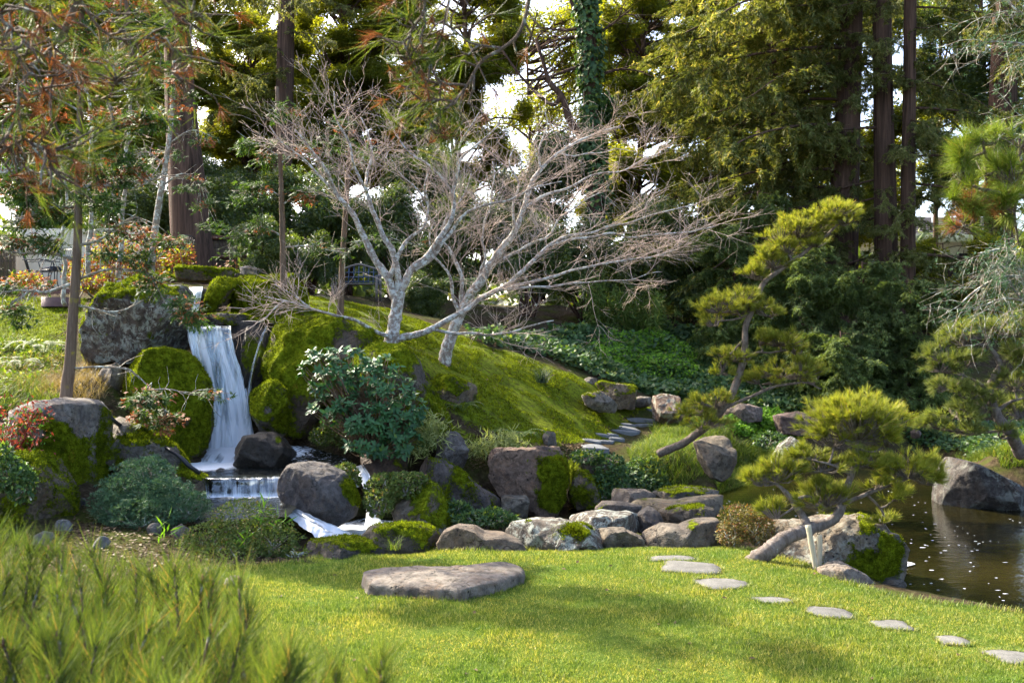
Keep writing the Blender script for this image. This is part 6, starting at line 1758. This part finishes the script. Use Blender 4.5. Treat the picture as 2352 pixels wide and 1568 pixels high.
# striped dwarf bamboo
for lb, sp in [('cream-striped dwarf bamboo beside the glossy shrub', [(985, 990, 40, 40, 14.2), (960, 1020, 26, 26, 14.2)]), ('low cream-striped bamboo patch at the foot of the slope', [(1150, 1015, 52, 22, 15.2), (1100, 1030, 34, 16, 15.1), (1190, 1030, 26, 14, 15.2)])]:
    t = tree('striped_bamboo', lb, 'bamboo', 'striped dwarf bamboo')
    fo, st = MB(), MB()
    for (x, y, rx, ry, d) in sp:
        s = d / F
        n = int(rx * ry * .42)
        pos = P(x, y, d) + R.normal(0, .5, (n, 3)) * [rx * s, rx * s * .6, ry * s]
        leaves(fo, pos, R.normal(0, .8, (n, 3)) + [0, -.2, .1], unit(R.normal(0, .5, (n, 3)) + [0, -.5, .7]), R.uniform(.1, .19, n), .017, .1)
        b = P(x, y + ry, d)
        e = pos[:24]
        tubes(st, np.stack([np.repeat(b[None], len(e), 0) + R.normal(0, .1, e.shape) * [1, 1, 0], e], 1), np.tile([.004, .003], (len(e), 1)), 3)
    fo.build('foliage', M['stripe'], t); st.build('canes', M['bamboo'], t)
# ferns
def fern(label, x, y, d, n, L, seed, mat='fern'):
    t = tree('fern', label, 'fern', 'ferns between the rocks')
    base = P(x, y, d)
    for k in range(n):
        a = k * 2.4 + seed
        h = np.array([math.cos(a), math.sin(a) * .8 - .2, 0])
        l_ = L * R.uniform(.7, 1.1)
        q = spline([base, base + h * l_ * .4 + [0, 0, .4 * l_], base + h * l_ * .85 + [0, 0, .42 * l_], base + h * l_ * 1.1 + [0, 0, .2 * l_]], 22)
        mb = MB()
        tubes(mb, q, np.linspace(.004, .0015, 22), 3)
        tn = unit(np.gradient(q, axis=0))
        sd = unit(np.cross(tn, [0, 0, 1.0]))
        w = l_ * .2 * np.sin(np.linspace(.25, 3.1, 22))[:, None]
        for sg in (-1, 1):
            leaves(mb, q[2:], (sd * sg + tn * .35 - [0, 0, .15])[2:], np.tile([0, -.3, 1.0], (20, 1)), np.maximum(w[2:, 0], .01), .022 * L / .4, .05)
        mb.build('frond', M[mat], t)
fern('arching fern at the foot of the moss slope', 1190, 1012, 15.7, 9, .42, 0)
fern('brown-tinged fern below the mossy ledge stone', 1062, 945, 16.2, 7, .34, 1)
fern('small fern under the square boulder', 168, 1160, 11.8, 5, .2, 2)
fern('fern on the left slope above the dry grass', 100, 815, 16.4, 9, .5, 3)
fern('fern at the left slope beside the nearest cypress', 45, 850, 15.6, 8, .45, 4)
fern('fern among bushes right of the maple trunk', 1080, 665, 23.5, 8, .6, 5, 'ivy')
# dark tuft on the slope
t = tree('grass_tuft', 'dark spiky grass tuft alone on the moss slope', 'grass tuft')
mb = MB()
g = ground(1243, 880)
blades(mb, np.tile(g, (110, 1)) + R.normal(0, .05, (110, 3)) * [1, 1, 0], .5, .014, .55, .28, 4)
mb.build('blades', M['iris'], t)
for lb, x, y, d in [('green grass tuft at the front of the mossy-top stone', 905, 1262, 10.35)]:
    t = tree('grass_tuft', lb, 'grass tuft')
    mb = MB()
    blades(mb, np.tile(P(x, y, d), (50, 1)) + R.normal(0, .03, (50, 3)) * [1, 1, 0], .2, .006, .7, .3, 3)
    mb.build('blades', M['longgrass'], t)
t = tree('bamboo_sprig', 'upright bamboo leaves poking out of the cotoneaster', 'bamboo')
mb = MB()
for (x, y) in [(605, 1165), (600, 1185), (380, 1215), (370, 1230), (640, 1200), (560, 1240), (540, 1260)]:
    p = P(x, y, 10.4)
    leaves(mb, p + R.normal(0, .04, (9, 3)), R.normal(0, .7, (9, 3)) + [0, 0, .5], rdir(9), R.uniform(.1, .18, 9), .022, .1)
mb.build('foliage', M['clover'], t)

# glossy broadleaf shrub: its largest leaves are single pieces
t = tree('glossy_shrub', 'glossy broad-leaved green shrub in front of the tall mossy boulder', 'shrub')
st = MB()
base = P(860, 1040, 14.3)
lob = [(740, 850, 50, 36), (800, 830, 46, 30), (770, 880, 56, 34), (850, 870, 60, 40), (900, 900, 50, 40), (760, 940, 50, 30), (830, 950, 66, 44), (900, 960, 60, 44), (850, 1010, 60, 36), (920, 1010, 44, 34), (740, 815, 30, 18), (880, 840, 40, 22), (940, 940, 40, 40)]
PP, DD, NN, LL = [], [], [], []
for (x, y, rx, ry) in lob:
    s = 14.0 / F
    c = P(x, y, 14.0 + R.uniform(-.15, .15))
    kk = int(rx * ry / 62)
    u = rdir(kk * 2)
    u = u[u[:, 1] < .35][:kk]
    tips_ = c + u * [rx * s, rx * s * .8, ry * s]
    for p_, u_ in zip(tips_, u):
        m_ = R.integers(6, 10)
        a = R.uniform(0, 6.28) + np.arange(m_) * 2.4
        ax = unit(u_ * .7 + [0, -.2, .6])
        e1 = unit(np.cross(ax, [1, 0, .2])); e2 = np.cross(ax, e1)
        dv = e1 * np.cos(a)[:, None] + e2 * np.sin(a)[:, None] + ax * R.uniform(.1, .8, (m_, 1))
        PP.append(np.tile(p_, (m_, 1)) - ax * R.uniform(0, .05, (m_, 1))); DD.append(dv); NN.append(np.tile(ax, (m_, 1)) + R.normal(0, .15, (m_, 3))); LL.append(R.uniform(.07, .125, m_))
        tubes(st, spline([base + R.normal(0, .04, 3), (base + p_) / 2 + R.normal(0, .04, 3), p_], 5), np.linspace(.012, .004, 5), 4)
PP, DD, NN, LL = np.vstack(PP), unit(np.vstack(DD)), unit(np.vstack(NN)), np.hstack(LL)
def leaf_proto():
    mb = MB()
    n = 7
    f = np.linspace(0, 1, n)
    w = .19 * np.sin(np.pi * f ** .8) ** .8
    z = -.12 * f * f
    L_ = np.c_[f, w, z + .25 * w]; C_ = np.c_[f, f * 0, z]; R_ = np.c_[f, -w, z + .25 * w]
    v = np.vstack([L_, C_, R_])
    i = np.arange(n - 1)
    mb.add(v, np.r_[np.c_[i, i + n, i + n + 1, i + 1], np.c_[i + n, i + 2 * n, i + 2 * n + 1, i + n + 1]])
    return mb
proto = leaf_proto()
pm = [proto.mesh('leaf', True) for _ in range(1)]
pm[0].materials.append(M['camellia'])
vis = np.argsort(PP[:, 1] - LL * 4)       # nearest and largest first
from mathutils import Matrix
for k in vis[:300]:
    d_, n_ = DD[k], NN[k]
    s_ = unit(np.cross(n_, d_)); n_ = np.cross(d_, s_)
    o = bpy.data.objects.new('leaf', pm[0])
    o.matrix_world = Matrix([[d_[0] * LL[k], s_[0] * LL[k], n_[0] * LL[k], PP[k][0]], [d_[1] * LL[k], s_[1] * LL[k], n_[1] * LL[k], PP[k][1]], [d_[2] * LL[k], s_[2] * LL[k], n_[2] * LL[k], PP[k][2]], [0, 0, 0, 1]])
    o.parent = t
    COL.objects.link(o)
rest = vis[300:]
mb = MB()
PV, PF = proto.v[0].astype(float), proto.f[0]
s_ = unit(np.cross(NN, DD)); n_ = np.cross(DD, s_)
B = np.stack([DD, s_, n_], 1) * LL[:, None, None]
vv = np.einsum('vk,nkj->nvj', PV, B[rest]) + PP[rest][:, None]
mb.add(vv.reshape(-1, 3), (np.arange(len(rest))[:, None, None] * len(PV) + PF[None]).reshape(-1, 4))
mb.build('inner_leaves', M['camellia'], t, smooth=True, kind='stuff')
st.build('stems', M['cypbark'], t)

t = tree('rusty_bush', 'rusty orange and gold leafed bush in front of the patio table', 'shrub')
fo, f2, st = MB(), MB(), MB()
for (x, y, rx, ry, d) in [(250, 570, 50, 36, 22), (310, 590, 56, 36, 22.4), (370, 600, 50, 34, 22), (290, 630, 60, 26, 21.5), (225, 610, 36, 36, 21.8), (350, 640, 44, 20, 21.4), (420, 590, 30, 30, 22), (180, 620, 36, 30, 21.6), (215, 655, 40, 18, 21), (60, 640, 36, 16, 21)]:
    s = d / F
    blob(fo, P(x, y, d), (rx * s, rx * s, ry * s), 300, .075, .045, .2)
    blob(f2, P(x, y, d), (rx * s, rx * s, ry * s), 230, .075, .045, .2)
    b = P(x, 675, d); b[2] = gz(b[0], b[1])
    for j in range(5):
        e = P(x, y, d) + R.normal(0, .25, 3)
        tubes(st, spline([b, (b + e) / 2 + R.normal(0, .08, 3), e], 6), np.linspace(.02, .006, 6), 4)
fo.build('foliage', M['rust'], t); f2.build('foliage', M['canopy'], t); st.build('stems', M['lichenbark'], t)

# ------------------------------------------------------------------ patio, bench, house
def box(mb, c, s, rz=0.0):
    c, s = np.asarray(c, float), np.asarray(s, float) / 2
    v = np.array([[x, y, z] for x in (-1, 1) for y in (-1, 1) for z in (-1, 1)]) * s
    ca, sa = math.cos(rz), math.sin(rz)
    v = np.c_[v[:, 0] * ca - v[:, 1] * sa, v[:, 0] * sa + v[:, 1] * ca, v[:, 2]] + c
    mb.add(v, [[0, 1, 3, 2], [4, 6, 7, 5], [0, 4, 5, 1], [2, 3, 7, 6], [0, 2, 6, 4], [1, 5, 7, 3]])
def bar(mb, a, b, r, sides=6, mid=None):
    pts = spline([a, b], 2) if mid is None else spline([a, *mid, b], 10)
    tubes(mb, pts, np.full(len(pts), r), sides)
M['iron'] = plain_mat('black_iron', (.025, .025, .03), .45, .5, .2, 20)
M['stucco'] = plain_mat('cream_stucco', (.62, .55, .42), .9, .1, .12, 1.5)
M['reed'] = bark_mat('reed_screen', (.07, .05, .035), (.2, .15, .1), None, .5, (60, 60, 1.5), .8)
M['wood_red'] = plain_mat('red_brown_wood', (.09, .035, .025), .7)
M['blue_wood'] = plain_mat('blue_painted_wood', (.06, .09, .15), .6)
M['grey_wood'] = plain_mat('weathered_wood', (.16, .14, .12), .85)
M['rim'] = plain_mat('brown_planter', (.11, .06, .055), .6)
M['roof'] = plain_mat('roof_shingle', (.14, .12, .11), .8, .2, .3, 6)
M['cream'] = plain_mat('cream_trim', (.62, .55, .33), .7)
M['steel'] = plain_mat('metal_flue', (.45, .5, .55), .35, .5, .1, 5, .6)
M['hose'] = plain_mat('black_hose', (.012, .014, .018), .5, .4)
M['cushion'] = plain_mat('dark_cushion', (.03, .035, .05), .9)
pz_ = 3.42
def chair(label, x, y, d, rz, cushion=False):
    """high-backed iron patio chair with vertical bars"""
    t = tree('patio_chair', label, 'chair', 'black iron chairs on the patio')
    o = P(x, y, d)
    z0 = o[2]
    ca, sa = math.cos(rz), math.sin(rz)
    T = lambda a, b, c: np.array([o[0] + a * ca - b * sa, o[1] + a * sa + b * ca, z0 + c])
    mb = MB()
    for k in range(4):
        bar(mb, T(-.24, -.2 + .135 * k, .42), T(.24, -.2 + .135 * k, .42), .008)
    bar(mb, T(-.25, -.24, .42), T(.25, -.24, .42), .014); bar(mb, T(-.25, .24, .42), T(.25, .24, .42), .014)
    bar(mb, T(-.25, -.24, .42), T(-.25, .24, .42), .014); bar(mb, T(.25, -.24, .42), T(.25, .24, .42), .014)
    seat_ = mb.build('seat', M['iron'], t)
    mb = MB()
    for k in range(9):
        u = -.24 + .06 * k
        bar(mb, T(u, .24, .42), T(u * 1.25, .38, .92 + .05 * math.cos(u * 6)), .006, 5)
    bar(mb, T(-.3, .38, .92), T(.3, .38, .92), .014, 6, [T(-.15, .39, .96), T(.15, .39, .96)])
    mb.build('backrest', M['iron'], t)
    for sx in (-1, 1):
        for sy in (-1, 1):
            m_ = MB()
            bar(m_, T(.24 * sx, .22 * sy, .42), T(.29 * sx, .3 * sy, 0), .013, 6, [T(.22 * sx, .2 * sy, .2)])
            m_.build('leg', M['iron'], t)
        m_ = MB()
        bar(m_, T(.26 * sx, -.22, .42), T(.3 * sx, .34, .66), .012, 6, [T(.27 * sx, -.24, .66)])
        m_.build('armrest', M['iron'], t)
    if cushion:
        m_ = MB()
        box(m_, T(0, 0, .465), (.46, .44, .07), rz)
        m_.build('cushion', M['cushion'], seat_)
chair('iron patio chair turned sideways before the cream wall', 92, 664, 23.4, 1.9)
chair('iron patio chair with dark cushion beside the cypress trunk', 128, 660, 24.6, -.5, True)
chair('iron patio chair behind the mossy stone near the thick redwood trunk', 398, 636, 23.5, -1.9)
t = tree('patio_table', 'pale round-edged patio table among the iron chairs', 'table')
o = P(290, 652, 24.2)
mb = MB(); an = np.linspace(0, 2 * math.pi, 33)[:-1]
ring_ = np.c_[np.cos(an) * .75, np.sin(an) * .5, an * 0]
mb.add(np.vstack([ring_ + o + [0, 0, .72], ring_ + o + [0, 0, .68]]), np.arange(32)[None], (np.arange(32)[::-1] + 32)[None], np.c_[np.arange(32), np.arange(32) + 32, (np.arange(32) + 1) % 32 + 32, (np.arange(32) + 1) % 32])
mb.build('tabletop', M['stucco'], t)
for sx in (-1, 1):
    for sy in (-1, 1):
        mb = MB(); bar(mb, o + [.5 * sx, .3 * sy, .68], o + [.55 * sx, .33 * sy, -.05], .018); mb.build('leg', M['iron'], t)
# cream wall with a curved end
t = tree('garden_wall', 'cream stucco wall behind the patio chairs', 'wall')
a0, a1 = P(38, 665, 26), P(330, 665, 26)
mb = MB()
n = 24
fz = np.linspace(0, 1, n)
h = 1.75 + .0 * fz
xl = np.linspace(a0[0], a1[0], n)
bulge_ = .07 * np.sin(np.linspace(0, 1, 9) * math.pi)
V = []
for yy in (26.0, 26.25):
    for r in range(9):
        z = 3.2 + (1.75 + .2) * r / 8
        x_ = xl.copy(); x_[0] -= bulge_[r] * (1 - r / 8) * 2
        V.append(np.c_[x_, np.full(n, yy), np.full(n, z)])
V = np.vstack(V)
I = np.arange(2 * 9 * n).reshape(2, 9, n)
q1 = np.stack([I[0, :-1, :-1], I[0, :-1, 1:], I[0, 1:, 1:], I[0, 1:, :-1]], -1).reshape(-1, 4)
q2 = np.stack([I[1, :-1, 1:], I[1, :-1, :-1], I[1, 1:, :-1], I[1, 1:, 1:]], -1).reshape(-1, 4)
q3 = np.stack([I[0, :-1, 0], I[0, 1:, 0], I[1, 1:, 0], I[1, :-1, 0]], -1)
q4 = np.stack([I[0, -1, :-1], I[0, -1, 1:], I[1, -1, 1:], I[1, -1, :-1]], -1)
mb.add(V, q1, q2, q3, q4)
mb.build('wall_face', M['stucco'], t)
mb = MB(); box(mb, ((a0[0] + a1[0]) / 2, 25.97, 3.42), (a1[0] - a0[0], .06, .3)); mb.build('plinth', M['wood_red'], t)
def reed_screen(label, x0, x1, yt, yb, d, posts=(), rails=()):
    t = tree('reed_screen', label, 'fence', 'reed screens around the patio')
    A, B_ = P(x0, yb, d), P(x1, yt, d)
    mb = MB()
    w = B_[0] - A[0]
    n = int(w / .016)
    xs_ = np.linspace(A[0], B_[0], n)
    b = np.c_[xs_, np.full(n, d) + R.normal(0, .006, n), np.full(n, A[2] - .2)]
    e = b.copy(); e[:, 2] = B_[2] + R.normal(0, .015, n); e[:, 0] += R.normal(0, .006, n)
    tubes(mb, np.stack([b, e], 1), np.full((n, 2), .0085), 4)
    mb.build('reeds', M['reed'], t, kind='stuff')
    for k in range(5):
        m_ = MB(); z = A[2] + (B_[2] - A[2]) * (k + .5) / 5
        bar(m_, (A[0], d - .015, z), (B_[0], d - .015, z), .005, 4); m_.build('wire', M['iron'], t)
    for px in posts:
        m_ = MB(); c = P(px, yb, d); box(m_, (c[0], d + .02, (A[2] + B_[2]) / 2), (.14, .12, B_[2] - A[2] + .5)); m_.build('post', M['wood_red'], t)
    for py in rails:
        m_ = MB(); c = P(x0, py, d); box(m_, ((A[0] + B_[0]) / 2, d - .03, c[2]), (w + .16, .08, .1)); m_.build('rail', M['wood_red'], t)
reed_screen('dark reed screen at the left end of the patio', -60, 36, 540, 660, 25.4)
reed_screen('reed screen with red-brown posts behind the upper waterfall', 478, 536, 545, 625, 26.2, (538,), (590, 546))
# planter ring
t = tree('planter_ring', 'low rusty-brown planter ring on the mossy mound', 'planter')
mb = MB()
c = ground(140, 700)
an = np.linspace(0, 2 * math.pi, 41)[:-1]
rg = lambda r, z: np.c_[np.cos(an) * r + c[0], np.sin(an) * r + c[1], np.full(40, c[2] + z)]
V = np.vstack([rg(.36, -.05), rg(.36, .14), rg(.335, .14), rg(.335, .02)])
i = np.arange(40); j = (i + 1) % 40
mb.add(V, np.vstack([np.c_[i + k * 40, j + k * 40, j + (k + 1) * 40, i + (k + 1) * 40] for k in range(3)]))
mb.build('rim', M['rim'], t, smooth=False)
mb = MB(); mb.add(np.vstack([rg(.335, .06), [[c[0], c[1], c[2] + .08]]]), np.c_[i, j, np.full(40, 40)]); mb.build('soil', M['ground'], t)
# bench
t = tree('garden_bench', 'blue lattice-backed garden bench half hidden behind the moss ridge', 'bench')
B0 = P(764, 705, 25.4)
bw, bd = 1.15, .5
rz = -.12
ca, sa = math.cos(rz), math.sin(rz)
gzb = gz(B0[0] + .6, 25.4)
T = lambda a, b, c: np.array([B0[0] + a * ca - b * sa, B0[1] + a * sa + b * ca, gzb - .05 + c])
for k in range(9):
    u = .05 + (bw - .1) * k / 8
    top_ = .80 + .13 * math.sin(math.pi * k / 8)
    m_ = MB(); bar(m_, T(u, .35, .44), T(u, .42, top_), .014, 4); m_.build('lattice_slat', M['blue_wood'], t)
for k in range(3):
    m_ = MB(); z = .5 + .12 * k; bar(m_, T(.02, .36 + .02 * k, z), T(bw - .02, .36 + .02 * k, z), .013, 4); m_.build('lattice_slat', M['blue_wood'], t)
m_ = MB(); bar(m_, T(0, .42, .78), T(bw, .42, .78), .03, 6, [T(bw * .25, .42, .88), T(bw * .5, .42, .95), T(bw * .75, .42, .88)]); m_.build('top_rail', M['grey_wood'], t)
for k in range(4):
    m_ = MB(); box(m_, T(bw / 2, .02 + .1 * k, .42), (bw, .08, .03), rz); m_.build('seat_slat', M['grey_wood'], t)
for u in (0, bw):
    m_ = MB(); box(m_, T(u, .36, .43), (.06, .06, .9), rz); m_.build('back_post', M['grey_wood'], t)
    m_ = MB(); box(m_, T(u, 0, .31), (.06, .06, .66), rz); m_.build('leg', M['grey_wood'], t)
    m_ = MB(); bar(m_, T(u, .36, .64), T(u, -.03, .62), .025, 6); m_.build('armrest', M['blue_wood'], t)
# hose
mb = MB()
limb(mb, [(228, 925, 13.75), (236, 930, 13.6), (255, 960, 13.3), (290, 985, 13.6), (350, 1012, 13.6), (405, 1042, 13.3), (435, 1070, 13.2), (458, 1086, 13.3)], 10, 10, 12.9, 40, 10)
mb.build('hose', M['hose'], None, smooth=True, label='black water hose draped over the mossy boulders', category='hose')
# house behind the redwoods
t = tree('house', 'cream house with shingled roof glimpsed behind the redwoods', 'house')
D_ = 50
A, B_ = P(1600, 760, D_), P(2330, 540, D_)
mb = MB(); box(mb, ((A[0] + B_[0]) / 2, D_ + 3.5, (A[2] + B_[2]) / 2 - 1), (B_[0] - A[0], 6, B_[2] - A[2] + 2)); mb.build('wall', M['cream'], t)
mb = MB()
z0, z1 = B_[2], B_[2] + 1.3
x0, x1 = A[0] - .6, B_[0] + .6
for k in range(9):
    f0, f1 = k / 9, (k + 1) / 9
    y0, y1 = D_ - .3 + 3.6 * f0, D_ - .3 + 3.6 * f1 + .05
    mbk = MB()
    mbk.add([[x0, y0, z0 + (z1 - z0) * f0 + .05], [x1, y0, z0 + (z1 - z0) * f0 + .05], [x1, y1, z0 + (z1 - z0) * f1 + .02], [x0, y1, z0 + (z1 - z0) * f1 + .02], [x0, y0, z0 + (z1 - z0) * f0], [x1, y0, z0 + (z1 - z0) * f0]], [[0, 1, 2, 3], [4, 5, 1, 0]])
    mbk.build('shingle_course', M['roof'], t)
mb = MB(); box(mb, ((x0 + x1) / 2, D_ - .34, z0 - .18), (x1 - x0, .08, .42)); mb.build('fascia', M['cream'], t)
c = P(2145, 520, D_ + .8)
mb = MB(); bar(mb, c - [0, 0, .3], c + [0, 0, 1.0], .11, 10); mb.build('flue', M['steel'], t)
for x in (1700, 1800, 1900, 2000, 2240):
    c = P(x, 610, D_)
    m_ = MB(); box(m_, (c[0], D_ + .46, c[2]), (1.2, .12, 1.3)); w_ = m_.build('window', M['iron'], t)
    m_ = MB(); box(m_, (c[0], D_ + .42, c[2] - .72), (1.5, .2, .1)); m_.build('sill', M['cream'], w_)

# floating flecks and a patch of foam on the pond
M['fleck'] = plain_mat('floating_fleck', (.5, .52, .55), .7)
mb = MB()
n = 420
f = R.uniform(0, 1, n)
x = R.uniform(2.9, 8.5, n); y = 8.8 + 8 * f ** 1.2
k = (dist_poly(x, y, POND) < -.1) & (fbm(np.c_[x * .9, y * 1.6, x * 0], 31, 3) > -.05)
x, y = x[k], y[k]
n = len(x)
an = np.linspace(0, 2 * math.pi, 7)[:-1]
rx = R.uniform(.005, .02, n) * R.choice([1, 1, 1, 2.0], n); ry = R.uniform(.008, .02, n)
V = np.stack([np.c_[x + rx * math.cos(a) * R.uniform(.7, 1.2, n), y + ry * math.sin(a) * R.uniform(.7, 1.2, n), np.full(n, WATER + .008)] for a in an], 1)
mb.add(V.reshape(-1, 3), np.arange(n * 6).reshape(-1, 6))
mb.build('floating_flecks', M['fleck'], kind='stuff', label='small white flecks floating on the pond')
mb = MB()
pl = np.array([PZ(x, y, WATER + .012) for x, y in [(2060, 1290), (2072, 1287), (2084, 1289), (2098, 1292), (2103, 1295), (2090, 1298), (2078, 1301), (2062, 1300)]])
cc = pl.mean(0) + [0, 0, .012]
rg2 = (pl + cc) / 2 + [0, 0, .006]
i = np.arange(8); j = (i + 1) % 8
mb.add(np.vstack([pl, rg2, cc[None]]), np.c_[i, j, j + 8, i + 8], np.c_[i + 8, j + 8, np.full(8, 16)])
mb.build('foam_patch', M['fleck'], None, smooth=True, label='white patch of foam drifting beside the overhanging boulder', category='foam')
